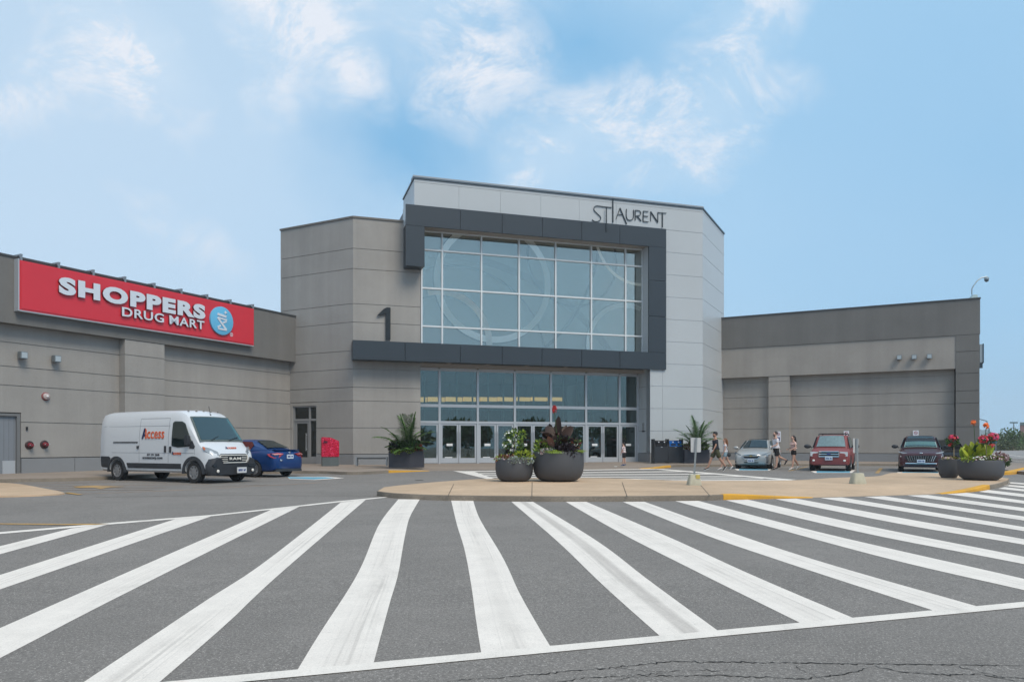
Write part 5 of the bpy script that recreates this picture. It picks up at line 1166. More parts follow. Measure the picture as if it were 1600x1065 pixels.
    mb = quadpanel([(2.23, -0.92, 1.38), (2.23, 0.92, 1.38), (1.59, 0.79, 2.23), (1.59, -0.79, 2.23)], (0, 0), 0.016, 0.02, 0.03); build('windscreen_surround', mb, mat('windscreen_edge', (0.10, 0.13, 0.13), 0.6), t, local=True)
    mb = MB(); mb.tube([(2.28, -0.5, 1.44), (2.17, -0.1, 1.57)], 0.012, 5); build('wiper', mb, BLK, t, local=True); mb = MB(); mb.tube([(2.28, 0.25, 1.44), (2.19, 0.7, 1.54)], 0.012, 5); build('wiper', mb, BLK, t, local=True)
    # front: bumper, grille, lamps
    prof = [(-0.88, 0.0), (-0.96, 0.12), (-0.96, 0.34), (-0.86, 0.54), (-0.66, 0.60), (-0.58, 0.40), (0.58, 0.40), (0.66, 0.60), (0.86, 0.54), (0.96, 0.34), (0.96, 0.12), (0.88, 0.0)]
    rings = []
    for k, (d, s_) in enumerate(((0.0, 1.06), (0.10, 1.05), (0.17, 1.0), (0.20, 0.93))): rings.append([Vector((2.76 + d - 0.16 * (p[0] * s_) ** 2, p[0] * s_, 0.26 + p[1] * (1.0 if k < 2 else 0.98) + (0.02 if k == 3 and p[1] == 0 else 0))) for p in prof])
    mb = MB(); mb.loft(rings, 0, True, False); build('bumper', mb, PLB, t, local=True)
    gl = facepanel(2.80, rounded_rect(1.16, 0.34, 0.07), 0.03, 0, 0.80, -0.10, bowl=0.12); gr = build('grille', gl, BLK, t, local=True)
    for z, w_ in ((0.925, 1.14), (0.675, 1.02)):
        mb = MB(); mb.tube([(2.85 - 0.12 * y * y - 0.10 * (z - .8), y, z) for y in [w_ / 2 * q / 8 for q in range(-8, 9)]], 0.016, 6); build('grille_bar', mb, FOG, gr, local=True)
    for sgn in (-1, 1):
        for z in (0.86, 0.80, 0.74):
            mb = MB(); mb.tube([(2.85 - 0.12 * y * y - 0.10 * (z - .8), y, z) for y in [sgn * q for q in (0.30, 0.4, 0.5, 0.56)]], 0.010, 5); build('grille_bar', mb, FOG, gr, local=True)
        mb = MB(); y_ = sgn * 0.57; mb.tube([(2.845 - 0.12 * .33, y_, 0.925), (2.845 - 0.12 * .33, sgn * 0.585, 0.80), (2.845 - 0.12 * .27, sgn * 0.51, 0.675)], 0.016, 6); build('grille_bar', mb, FOG, gr, local=True)
    Mg = Matrix(((0, 0, 1, 2.845), (1, 0, 0, 0), (0, 1, 0, 0.80), (0, 0, 0, 1)))
    add_text('grille_letters', 'RAM', Mg, -0.24, 0.24, -0.035, 0.055, 0.02, FOG, gr, 0.015, 1.15)
    for sgn in (-1, 1):
        A = [(2.745, 0.58, 0.90), (2.66, 0.84, 0.93), (2.46, 0.965, 1.08), (2.38, 0.965, 1.20), (2.52, 0.80, 1.15), (2.68, 0.60, 1.03)]
        mb = MB(); A = [Vector((x + 0.035, sgn * (y + 0.015), z + 0.02)) for x, y, z in A]; B = [p - Vector((0.12, sgn * 0.08, 0.05)) for p in A]; n = len(A)
        mb.add(A + B, [tuple(range(n)), tuple(range(n, 2 * n))[::-1]] + [(i, (i + 1) % n, n + (i + 1) % n, n + i) for i in range(n)]); hl = build('headlight', mb, mat('lamp_lens_grey', (0.25, 0.28, 0.31), 0.12, coat=1), t, local=True)
        mb = MB(); mb.add([(2.50, sgn * .985, 1.10), (2.415, sgn * .99, 1.21), (2.48, sgn * .96, 1.205), (2.54, sgn * .955, 1.13)], [(0, 1, 2, 3)]); build('indicator', mb, mat('amber_lamp', (0.6, 0.14, 0.03), 0.3), hl, local=True)
        lamp(t, 'fog_lamp', (2.885, sgn * 0.74, 0.40), (0.03, 0.055, 0.055), FOG)
        mb = facepanel(2.86, [(-0.16, -0.05), (0.10, -0.08), (0.20, 0.0), (0.10, 0.06), (-0.18, 0.07)] if sgn > 0 else [(0.18, 0.07), (-0.10, 0.06), (-0.20, 0.0), (-0.10, -0.08), (0.16, -0.05)], 0.0, sgn * 0.74, 0.60, -0.1); build('air_intake', mb, BLK, t, local=True)
    plate(t, (2.97, 0.18, 0.42), 0.40, 0.19, 1, base=mat('plate_pale', (0.62, 0.64, 0.66), 0.4))
    # roof marker lamps and aerial
    for y in (-0.62, -0.3, 0.0, 0.3, 0.62): lamp(t, 'roof_marker', (1.30, y, 2.44), (0.05, 0.035, 0.02), mat('marker_grey', (0.2, 0.18, 0.16), 0.4))
    mb = MB(); mb.tube([(1.50, 0.12, 2.31), (1.42, 0.12, 2.62)], 0.008, 5); mb.ball((1.50, 0.12, 2.32), (0.04, 0.03, 0.03), 8); build('aerial', mb, BLK, t, local=True)
    # lettering on both sides
    ORG = mat('orange_lettering', (0.62, 0.10, 0.025), 0.5); NVY = mat('navy_lettering', (0.012, 0.02, 0.09), 0.4); GRY = mat('grey_lettering', (0.05, 0.055, 0.07), 0.5)
    for sgn in (-1, 1):
        def MS(z): 
            y = sgn * (sh.side(0.0, z) + 0.006); tl = math.atan((sh.side(0, z - 0.1) - sh.side(0, z + 0.1)) / 0.2)
            return Matrix.Translation((0, y, z)) @ Matrix(((-sgn, 0, 0, 0), (0, -sgn * math.sin(tl), sgn, 0), (0, math.cos(tl), 0, 0), (0, 0, 0, 1)))
        fx_ = (lambda a, b: (a, b)) if sgn < 0 else (lambda a, b: (-b, -a))
        a_, b_ = fx_(-0.62, 0.52); add_text('side_lettering', 'ccess', MS(1.62), a_ + 0.26, b_, -0.13, 0.12, 0.012, ORG, t, 0.010, 1.06)
        mb = MB(); M = MS(1.62); mb.prism([(a_ - 0.02, -0.13), (a_ + 0.06, -0.13), (a_ + 0.155, 0.23), (a_ + 0.08, 0.23)], 0, 0.012, M); mb.prism([(a_ + 0.08, -0.03), (a_ + 0.15, -0.05), (a_ + 0.15, 0.02), (a_ + 0.10, 0.04)], 0, 0.010, M); build('side_letter', mb, NVY, t, local=True)
        mb = MB(); mb.prism([(a_ + 0.155, 0.23), (a_ + 0.20, 0.18), (a_ + 0.24, -0.13), (a_ + 0.165, -0.13)], 0, 0.013, M); build('side_letter', mb, ORG, t, local=True)
        a_, b_ = fx_(0.94, 1.40); add_text('side_lettering', 'ccess', MS(0.98), a_ + 0.08, b_, -0.04, 0.04, 0.012, ORG, t, 0.010, 1.06); add_text('side_lettering', 'A', MS(0.98), a_, a_ + 0.09, -0.04, 0.075, 0.012, NVY, t, 0.03)
        a_, b_ = fx_(-0.34, 0.30); add_text('side_lettering', '877 391 2048', MS(0.93), a_, b_, -0.03, 0.04, 0.01, GRY, t, 0.01, 1.05); a_, b_ = fx_(-0.58, 0.46); add_text('side_lettering', 'accesscorp.com', MS(0.80), a_, b_, -0.04, 0.055, 0.01, GRY, t, 0.015, 1.03)
    Mh = Matrix.Translation((2.56, 0.08, 1.165)) @ Matrix(((0, -0.55, 0.83, 0), (1, 0, 0, 0), (0, 0.83, 0.55, 0), (0, 0, 0, 1)))
    add_text('bonnet_lettering', 'ccess', Mh, -0.16, 0.22, -0.03, 0.035, 0.016, ORG, t, 0.010, 1.06); add_text('bonnet_lettering', 'A', Mh, -0.24, -0.16, -0.03, 0.06, 0.016, NVY, t, 0.03)
    # rear lamps and inner dark seats
    for sgn in (-1, 1): lamp(t, 'tail_light', (-2.95, sgn * 0.86, 1.0), (0.03, 0.05, 0.28), TLR)
    t.rotation_euler = (0, 0, rz)
    return t
van()

# ---------- cars
def sedan_blue():
    t = root('parked_car', (0, 0, 0), 0, 'blue sedan parked nose-in beside the white van, its red tail lights towards the road', 'car'); TM[t.name] = Matrix.Identity(4)
    P = paintm('deep_blue_paint', (0.003, 0.040, 0.17), 0.3, 0.3)
    st = [(2.30, .34, .60, .45), (2.22, .24, .70, .66), (2.0, .2, .80, .80), (1.5, .2, .90, .86), (0.9, .2, .97, .885), (0, .19, .99, .89), (-0.9, .2, 1.02, .89), (-1.5, .2, 1.05, .885), (-1.9, .21, 1.06, .86), (-2.12, .23, 1.04, .82), (-2.24, .27, 0.96, .76), (-2.31, .34, .80, .66), (-2.33, .42, .62, .55)]
    sh = Shell(st); cut_wheels('body', sh, [(1.36, .88), (-1.34, .88)], P, t, 0.32)
    for x in (1.36, -1.34):
        for y in (-0.78, 0.78): wheel(t, x, y, 0.318, 0.21)
    greenhouse(t, sh, (1.10, 0.32, -0.95, -1.78), P, 0.80, 0.58, 1.45, (0.97, 1.05), [[(0.95, 0.06), (-0.02, 0.06), (-0.02, 0.90), (0.30, 0.88)], [(-0.08, 0.06), (-1.0, 0.08), (-1.12, 0.5), (-0.95, 0.84), (-0.08, 0.90)]], CG, glass_mat('rear_glass_blue', (0.20, 0.26, 0.24), 0.12, 0.02))
    mirrors(t, 0.80, 0.88, 1.02, P)
    for sgn in (-1, 1):
        A = [(-2.29, 0.30, 0.915), (-2.29, 0.60, 0.955), (-2.14, 0.80, 0.93), (-1.98, 0.862, 0.89), (-2.10, 0.845, 0.80), (-2.235, 0.76, 0.74), (-2.30, 0.55, 0.76), (-2.30, 0.42, 0.85)]
        A = [Vector((x - 0.02, sgn * (y + 0.01), z)) for x, y, z in A]; B = [p + Vector((0.1, -sgn * 0.06, 0)) for p in A]; n = len(A); mb = MB()
        mb.add(A + B, [tuple(range(n)), tuple(range(n, 2 * n))[::-1]] + [(i, (i + 1) % n, n + (i + 1) % n, n + i) for i in range(n)]); tl = build('tail_light', mb, TLR, t, local=True)
        mb = MB(); A = [Vector((x - 0.03, sgn * (y + 0.014), z)) for x, y, z in ((-2.30, 0.34, 0.90), (-2.30, 0.60, 0.925), (-2.16, 0.80, 0.905), (-2.26, 0.74, 0.865), (-2.31, 0.50, 0.885))]; mb.add(A, [tuple(range(5))]); build('reversing_lamp', mb, mat('pink_lamp', (0.62, 0.28, 0.28), 0.2), tl, local=True)
    plate(t, (-2.345, 0.0, 0.80), 0.34, 0.16, -1)
    lamp(t, 'badge', (-2.325, 0, 0.96), (0.01, 0.055, 0.035), CHR); lamp(t, 'badge', (-2.36, 0.48, 0.66), (0.01, 0.07, 0.03), CHR)
    mb = facepanel(-2.25, [(-0.7, 0), (0.7, 0), (0.66, 0.1), (-0.66, 0.1)], 0.05, 0, 0.22, back=True); build('lower_bumper', mb, PLB, t, local=True)
    mb = MB(); mb.box((-2.20, -0.66, 1.045), (-2.02, 0.66, 1.075)); build('spoiler_lip', mb, P, t, bevel=0.01, local=True)
    q = at(400, 745.2); h = Vector((-dR.x, -dR.y)); side = Vector((-h.y, h.x))            # left side faces the viewer
    o = Vector((q.x, q.y)) - side * 0.80 + h * 1.34
    t.location = (o.x, o.y, gz(o.y)); t.rotation_euler = (0, 0, heading(h.x, h.y))
sedan_blue()
def car_at(t, u0, u1, v, track, xf):
    """front wheels seen at columns u0,u1, row v; car faces H_out"""
    q = at((u0 + u1) / 2, v); h = Vector((H_out.x, H_out.y)); o = Vector((q.x, q.y)) - h * (xf)
    t.location = (o.x, o.y, gz(o.y)); t.rotation_euler = (0, 0, heading(h.x, h.y))
def silver():
    t = root('parked_car', (0, 0, 0), 0, 'silver sedan with split black grille parked behind the walking man in the white shirt', 'car'); TM[t.name] = Matrix.Identity(4)
    P = paintm('silver_paint', (0.42, 0.425, 0.42), 0.35, 0.35)
    st = [(2.29, .38, .58, .60), (2.26, .26, .66, .72), (2.14, .2, .76, .82), (1.9, .2, .85, .87), (1.4, .2, .96, .89), (0.95, .2, 1.01, .895), (0, .19, 1.02, .895), (-0.9, .2, 1.04, .895), (-1.6, .2, 1.07, .88), (-2.0, .21, 1.07, .85), (-2.2, .26, .98, .76), (-2.30, .40, .8, .62)]
    sh = Shell(st); cut_wheels('body', sh, [(1.38, .89), (-1.32, .89)], P, t, 0.33)
    for x in (1.38, -1.32):
        for y in (-0.79, 0.79): wheel(t, x, y, 0.33, 0.22)
    cab = greenhouse(t, sh, (1.12, 0.38, -0.95, -1.75), P, 0.81, 0.60, 1.48, (1.0, 1.06), [[(0.98, 0.06), (0.0, 0.06), (0.0, 0.90), (0.34, 0.88)], [(-0.08, 0.06), (-1.05, 0.08), (-1.1, 0.5), (-0.9, 0.84), (-0.08, 0.90)]], glass_mat('silver_car_windscreen', (0.08, 0.12, 0.11), 0.05, 0.02))
    mb = MB(); mb.box((-0.55, -0.45, 1.495), (0.25, 0.45, 1.512)); build('sunroof', mb, BLK, t, local=True, bevel=0.005)
    mirrors(t, 0.82, 0.90, 1.06, P)
    gr = build('grille', facepanel(2.285, [(-0.42, 0.16), (-0.30, 0.0), (0.30, 0.0), (0.42, 0.16), (0.38, 0.2), (-0.38, 0.2)], 0.05, 0, 0.52, -0.05, bowl=0.10), BLK, t, local=True)
    mb = MB(); mb.tube([(2.345 - 0.1 * y * y, y, 0.655) for y in [0.42 * k / 6 for k in range(-6, 7)]], 0.022, 6); build('grille_bar', mb, P, gr, local=True)
    mb = MB(); mb.tube([(2.335 - 0.1 * y * y, y, z) for y, z in ((-0.41, .70), (-0.44, .66), (-0.31, .515), (0.31, .515), (0.44, .66), (0.41, .70), (0, .735), (-0.41, .70))], 0.018, 6); build('grille_surround', mb, CHR, gr, local=True)
    lamp(gr, 'badge', (2.365, 0, 0.655), (0.012, 0.085, 0.028), mat('gold_badge', (0.55, 0.42, 0.18), 0.3, metal=0.8))
    for sgn in (-1, 1):
        A = [(2.22, 0.48, 0.66), (2.16, 0.68, 0.66), (1.98, 0.86, 0.72), (1.72, 0.885, 0.83), (1.86, 0.84, 0.86), (2.10, 0.66, 0.78), (2.20, 0.52, 0.73)]
        A = [Vector((x + 0.025, sgn * (y + 0.01), z + 0.01)) for x, y, z in A]; B = [p - Vector((0.1, sgn * 0.06, 0.03)) for p in A]; n = len(A); mb = MB()
        mb.add(A + B, [tuple(range(n)), tuple(range(n, 2 * n))[::-1]] + [(i, (i + 1) % n, n + (i + 1) % n, n + i) for i in range(n)]); build('headlight', mb, mat('lamp_lens_grey', (0.25, 0.28, 0.31)), t, local=True)
        build('air_intake', facepanel(2.20, [(-0.14, -0.03), (0.14, -0.04), (0.10, 0.05), (-0.10, 0.05)], 0.03, sgn * 0.66, 0.36, bowl=0.0), BLK, t, local=True)
    build('air_intake', facepanel(2.26, [(-0.34, -0.03), (0.34, -0.03), (0.38, 0.05), (-0.38, 0.05)], 0.035, 0, 0.33, bowl=0.08), BLK, t, local=True)
    mb = MB(); mb.box((1.6, -0.80, 0.13), (2.12, 0.80, 0.22)); build('splitter', mb, DRK, t, local=True, bevel=0.02)
    plate(t, (2.355, 0.0, 0.42), 0.32, 0.15, 1)
    for sgn in (-1, 1): lamp(t, 'tail_light', (-2.20, sgn * 0.66, 0.85), (0.05, 0.16, 0.10), TLR)
    car_at(t, 1151, 1206, 731.8, 0.79, 1.38)
silver()
def red_suv():
    t = root('parked_car', (0, 0, 0), 0, 'dark red compact SUV with black roof rack and silver sunshade behind its windscreen', 'car'); TM[t.name] = Matrix.Identity(4)
    P = paintm('dark_red_paint', (0.095, 0.002, 0.006), 0.05, 0.4)
    st = [(2.19, .46, .74, .66), (2.17, .32, .84, .76), (2.06, .27, .93, .84), (1.8, .26, .99, .88), (1.3, .26, 1.06, .90), (0.95, .26, 1.09, .905), (0, .25, 1.10, .905), (-1.0, .26, 1.11, .905), (-1.8, .27, 1.12, .89), (-2.1, .32, 1.11, .86), (-2.2, .42, 1.05, .80)]
    sh = Shell(st); cut_wheels('body', sh, [(1.34, .90), (-1.30, .90)], P, t, 0.36)
    for x in (1.34, -1.30):
        for y in (-0.79, 0.79): wheel(t, x, y, 0.355, 0.23, RIM, 5)
    greenhouse(t, sh, (1.05, 0.50, -1.85, -2.10), P, 0.84, 0.68, 1.70, (1.07, 1.11), [[(0.93, 0.05), (0.0, 0.05), (0.0, 0.88), (0.48, 0.86)], [(-0.08, 0.05), (-0.95, 0.05), (-0.95, 0.86), (-0.08, 0.88)], [(-1.03, 0.05), (-1.82, 0.08), (-1.78, 0.82), (-1.03, 0.86)]], glass_mat('suv_windscreen', (0.85, 0.88, 0.87), 0.10, 0.02))
    # reflective sunshade lies just behind the windscreen
    mb = quadpanel([(1.05, -0.72, 1.10), (1.05, 0.72, 1.10), (0.50, 0.58, 1.67), (0.50, -0.58, 1.67)], (0.05, 0.06), 0.014, 0.006); build('sun_shade', mb, SHADE, t, local=True)
    for sgn in (-1, 1):
        mb = MB(); mb.tube([(0.35, sgn * 0.60, 1.70), (0.2, sgn * 0.60, 1.77), (-1.6, sgn * 0.60, 1.77), (-1.75, sgn * 0.60, 1.70)], 0.022, 6); build('roof_rail', mb, BLK, t, local=True)
    mb = MB(); mb.tube([(0.0, -0.6, 1.775), (0.0, 0.6, 1.775)], 0.02, 6); build('roof_bar', mb, BLK, t, local=True); mb = MB(); mb.tube([(-1.3, -0.6, 1.775), (-1.3, 0.6, 1.775)], 0.02, 6); build('roof_bar', mb, BLK, t, local=True)
    mirrors(t, 0.85, 0.92, 1.16, PLB, 1.25)
    gr = build('grille', facepanel(2.15, rounded_rect(0.86, 0.24, 0.03), 0.05, 0, 0.80, -0.03, bowl=0.06), BLK, t, local=True)
    for z in (0.685, 0.80, 0.915):
        mb = MB(); mb.tube([(2.215 - 0.06 * y * y - 0.03 * (z - .8), y, z) for y in [0.43 * k / 5 for k in range(-5, 6)]], 0.024 if z != .8 else 0.02, 6); build('grille_bar', mb, CHR, gr, local=True)
    for sgn in (-1, 1):
        mb = MB(); mb.tube([(2.205, sgn * 0.43, .685), (2.205, sgn * 0.43, .915)], 0.022, 6); build('grille_bar', mb, CHR, gr, local=True)
        mb = facepanel(2.12, [(-0.17, -0.10), (0.17, -0.10), (0.17, 0.10), (-0.17, 0.12)], 0.045, sgn * 0.635, 0.80, -0.12, bowl=0.0); build('headlight', mb, HL, t, local=True)
        lamp(t, 'fog_lamp', (2.16, sgn * 0.66, 0.50), (0.05, 0.07, 0.06), FOG)
        lamp(t, 'tail_light', (-2.14, sgn * 0.80, 1.0), (0.05, 0.06, 0.2), TLR)
    lamp(gr, 'badge', (2.235, 0, 0.80), (0.012, 0.09, 0.04), mat('badge_blue', (0.05, 0.08, 0.25), 0.3))
    build('lower_bumper', facepanel(2.10, rounded_rect(1.5, 0.14, 0.05), 0.05, 0, 0.36, bowl=0.08), PLB, t, local=True)
    plate(t, (2.235, 0.0, 0.60), 0.32, 0.16, 1)
    car_at(t, 1270, 1325, 735.2, 0.79, 1.34)
red_suv()
def maroon():
    t = root('parked_car', (0, 0, 0), 0, 'dark maroon crossover with wide slatted grille parked partly behind the grey flower planter', 'car'); TM[t.name] = Matrix.Identity(4)
    P = paintm('maroon_paint', (0.055, 0.014, 0.020), 0.1, 0.3)
    st = [(2.33, .42, .74, .70), (2.30, .28, .82, .80), (2.18, .22, .90, .87), (1.9, .21, .97, .905), (1.4, .21, 1.05, .92), (1.0, .21, 1.09, .925), (0, .2, 1.10, .925), (-1.0, .21, 1.12, .925), (-1.8, .22, 1.14, .91), (-2.15, .27, 1.12, .87), (-2.3, .4, 1.0, .80)]
    sh = Shell(st); cut_wheels('body', sh, [(1.40, .92), (-1.38, .92)], P, t, 0.36)
    for x in (1.40, -1.38):
        for y in (-0.80, 0.80): wheel(t, x, y, 0.36, 0.23, RIM, 5)
    greenhouse(t, sh, (1.18, 0.42, -1.55, -2.08), P, 0.84, 0.64, 1.66, (1.08, 1.13), [[(1.03, 0.05), (0.0, 0.05), (0.0, 0.88), (0.42, 0.86)], [(-0.08, 0.05), (-1.2, 0.07), (-1.2, 0.84), (-0.08, 0.88)]], glass_mat('maroon_windscreen', (0.62, 0.76, 0.73), 0.10, 0.02))
    mb = quadpanel([(1.18, -0.72, 1.10), (1.18, 0.72, 1.10), (0.80, 0.66, 1.38), (0.80, -0.66, 1.38)], (0.03, 0.05), 0.010, 0.006); build('dashboard_cover', mb, mat('pale_teal_shade', (0.22, 0.33, 0.32), 0.4), t, local=True)
    mb = quadpanel([(0.80, -0.66, 1.39), (0.80, 0.66, 1.39), (0.42, 0.54, 1.64), (0.42, -0.54, 1.64)], (0.03, 0.03), 0.010, 0.006); build('cabin_dark', mb, BLK, t, local=True)
    mirrors(t, 0.95, 0.93, 1.16, PLB, 1.1)
    gr = build('grille', facepanel(2.325, [(-0.52, -0.14), (0.52, -0.14), (0.66, 0.10), (0.50, 0.13), (-0.50, 0.13), (-0.66, 0.10)], 0.05, 0, 0.62, -0.03, bowl=0.06), BLK, t, local=True)
    for k in range(-6, 7):
        y = k * 0.085; mb = MB(); mb.tube([(2.38 - 0.06 * y * y, y * 0.92, 0.49), (2.375 - 0.06 * y * y, y * 1.12, 0.74)], 0.011, 5); build('grille_slat', mb, CHR, gr, local=True)
    mb = MB(); mb.tube([(2.37 - 0.08 * y * y, y, 0.40) for y in [0.62 * k / 6 for k in range(-6, 7)]], 0.028, 6); build('chrome_strip', mb, CHR, t, local=True)
    for sgn in (-1, 1):
        mb = MB(); mb.tube([(2.33, sgn * 0.56, 0.75), (2.29, sgn * 0.68, 0.62), (2.24, sgn * 0.78, 0.55), (2.18, sgn * 0.86, 0.56)], 0.018, 6); build('chrome_strip', mb, CHR, t, local=True)
        A = [(2.26, 0.56, 0.83), (2.20, 0.74, 0.84), (2.05, 0.88, 0.90), (1.95, 0.90, 0.94), (2.14, 0.76, 0.90), (2.25, 0.58, 0.86)]
        A = [Vector((x + 0.03, sgn * (y + 0.01), z + 0.005)) for x, y, z in A]; B = [p - Vector((0.1, sgn * 0.06, 0.03)) for p in A]; n = len(A); mb = MB()
        mb.add(A + B, [tuple(range(n)), tuple(range(n, 2 * n))[::-1]] + [(i, (i + 1) % n, n + (i + 1) % n, n + i) for i in range(n)]); build('headlight', mb, mat('lamp_lens_grey', (0.25, 0.28, 0.31)), t, local=True)
        lamp(t, 'tail_light', (-2.22, sgn * 0.72, 0.98), (0.05, 0.16, 0.06), TLR); lamp(t, 'fog_lamp', (2.235, sgn * 0.80, 0.70), (0.03, 0.035, 0.035), FOG)
    lamp(gr, 'badge', (2.325, 0, 0.86), (0.012, 0.07, 0.03), CHR)
    plate(t, (2.405, 0.0, 0.50), 0.32, 0.15, 1)
    car_at(t, 1410, 1467, 736.6, 0.80, 1.40)
maroon()
# dark car hidden behind the maroon one, only its front quarter shows beside the red-flowered standard
def dark_car():
    t = root('parked_car', (0, 0, 0), 0, 'black car seen only between the maroon crossover and the small planter', 'car'); TM[t.name] = Matrix.Identity(4)
    P = paintm('black_paint', (0.008, 0.006, 0.007), 0.2, 0.25)
    st = [(2.29, .38, .62, .60), (2.22, .24, .72, .76), (1.9, .2, .86, .87), (1.0, .2, 1.0, .895), (0, .19, 1.02, .895), (-1.0, .2, 1.05, .895), (-1.9, .21, 1.06, .86), (-2.2, .28, .98, .76), (-2.3, .42, .8, .62)]
    sh = Shell(st); cut_wheels('body', sh, [(1.38, .89), (-1.32, .89)], P, t, 0.33)
    for x in (1.38, -1.32):
        for y in (-0.79, 0.79): wheel(t, x, y, 0.33, 0.22)
    greenhouse(t, sh, (1.0, 0.3, -0.95, -1.75), P, 0.81, 0.60, 1.47, (1.0, 1.06), [[(0.9, 0.06), (0.0, 0.06), (0.0, 0.90), (0.28, 0.88)], [(-0.08, 0.06), (-1.05, 0.08), (-0.9, 0.84), (-0.08, 0.90)]])
    mirrors(t, 0.82, 0.90, 1.06, P)
    for sgn in (-1, 1): lamp(t, 'headlight', (2.10, sgn * 0.68, 0.70), (0.08, 0.14, 0.06), HL); lamp(t, 'tail_light', (-2.20, sgn * 0.66, 0.88), (0.05, 0.16, 0.08), TLR)
    o = Vector((t.location.x, t.location.y)); q = at(1478, 727.0); t.location = (q.x, q.y, gz(q.y)); t.rotation_euler = (0, 0, heading(H_out.x, H_out.y))
dark_car()
# ------------------------------------------------------------------ plants
rp = random.Random(21)
def leafm(name, c, var=0.35): return mat(name, c, 0.55, var=var, vscale=7, spec=0.35)
G1 = leafm('leaf_green', (0.070, 0.145, 0.030)); G2 = leafm('leaf_dark_green', (0.032, 0.075, 0.022)); G3 = leafm('leaf_lime', (0.24, 0.34, 0.04)); G4 = leafm('leaf_silver', (0.30, 0.36, 0.32)); G5 = leafm('leaf_yellow_green', (0.30, 0.36, 0.03))
BRZ = leafm('bronze_leaf', (0.034, 0.016, 0.010), 0.6); BRZ2 = leafm('pink_edge_leaf', (0.26, 0.13, 0.11)); PUR = leafm('dark_purple_leaf', (0.018, 0.010, 0.016)); RST = leafm('rust_leaf', (0.14, 0.035, 0.015))
PINK = leafm('pink_petal', (0.60, 0.035, 0.12), 0.2); REDP = leafm('red_petal', (0.50, 0.035, 0.035), 0.2); ORP = leafm('orange_petal', (0.75, 0.16, 0.03), 0.2); WHP = leafm('white_petal', (0.72, 0.74, 0.70), 0.1); PALE = leafm('pale_pink_petal', (0.50, 0.36, 0.38), 0.2); YLP = leafm('cream_petal', (0.5, 0.42, 0.25), 0.2)
TRK = mat('pale_stem', (0.30, 0.24, 0.15), 0.8, var=0.2, vscale=12); SOIL = mat('potting_soil', (0.03, 0.022, 0.016), 0.95)
def leafquad(mb, p, d, n, L, W, mi=0, fold=0.25):
    d = Vector(d).normalized(); n = Vector(n); s = d.cross(n)
    if s.length < 1e-4: s = d.cross(Vector((0.3, 0.9, 0.2)))
    s.normalize(); u = s.cross(d).normalized()
    a = p; b = p + d * L * 0.45 + s * W / 2 + u * W * fold; c = p + d * L - u * L * 0.10; e = p + d * L * 0.45 - s * W / 2 + u * W * fold; m = p + d * L * 0.45
    mb.add([a, b, c, e, m], [(0, 1, 4), (1, 2, 4), (2, 3, 4), (3, 0, 4)], mi)
def rdir(up=0.3):
    while True:
        v = Vector((rp.uniform(-1, 1), rp.uniform(-1, 1), rp.uniform(-1, 1)))
        if 0.1 < v.length < 1: v.normalize(); v.z += up; return v.normalized()
def tuft(mb, c, r, n, L, W, mis=(0,), up=0.3, shell=0.55):
    c = Vector(c); rr_ = r if isinstance(r, tuple) else (r, r, r)
    for _ in range(n):
        v = rdir(0); k = shell + (1 - shell) * rp.random(); p = c + Vector((v.x * rr_[0] * k, v.y * rr_[1] * k, v.z * rr_[2] * k))
        d = (v + rdir(up) * 0.8 + Vector((0, 0, up))).normalized(); s = rp.uniform(0.7, 1.25); leafquad(mb, p, d, rdir(), L * s, W * s, rp.choice(mis))
def flowers(mb, c, r, n, s, mis, up=0.6):
    c = Vector(c); rr_ = r if isinstance(r, tuple) else (r, r, r)
    for _ in range(n):
        v = rdir(0.2); p = c + Vector((v.x * rr_[0], v.y * rr_[1], v.z * rr_[2])) * rp.uniform(0.75, 1.05); ax = (v + Vector((0, -0.3, up))).normalized(); t1 = ax.cross(Vector((0.2, 1, 0.1))).normalized(); t2 = ax.cross(t1); mi = rp.choice(mis)
        for k in range(5):
            a = 2 * math.pi * k / 5; d = (t1 * math.cos(a) + t2 * math.sin(a) + ax * 0.35).normalized(); leafquad(mb, p, d, ax, s, s * 0.75, mi, 0.1)
def blade(mb, p, d0, L, W, droop, mi=0, seg=7, fold=0.12, face=None, ex=0.8):
    """long arching leaf with a midrib"""
    p = Vector(p); d = Vector(d0).normalized(); pts = []; q = p.copy()
    for i in range(seg + 1): pts.append((q.copy(), d.copy())); q += d * L / seg; d = (d + Vector((0, 0, -droop / seg))).normalized()
    vs = []; 
    for i, (q, d) in enumerate(pts):
        f = i / seg; w = W * (math.sin(math.pi * min(1, f * 0.93 + 0.07)) ** ex) / 2
        s = d.cross(Vector((0, 0, 1)));  s = s.normalized() if s.length > 0.05 else Vector((1, 0, 0))
        if face is not None: s = (face - d * face.dot(d)).normalized()
        u = s.cross(d)
        vs += [q - s * w + u * w * fold * 2, q, q + s * w + u * w * fold * 2]
    fs = []
    for i in range(seg): a = 3 * i; fs += [(a, a + 1, a + 4, a + 3), (a + 1, a + 2, a + 5, a + 4)]
    mb.add(vs, fs, mi, True)
def pbuild(name, mb, mats, parent): return build(name, mb, mats, parent, fixn=False, ang=60)
GREYP = mat('planter_grey', (0.060, 0.064, 0.074), 0.62, var=0.05, vscale=1.5)
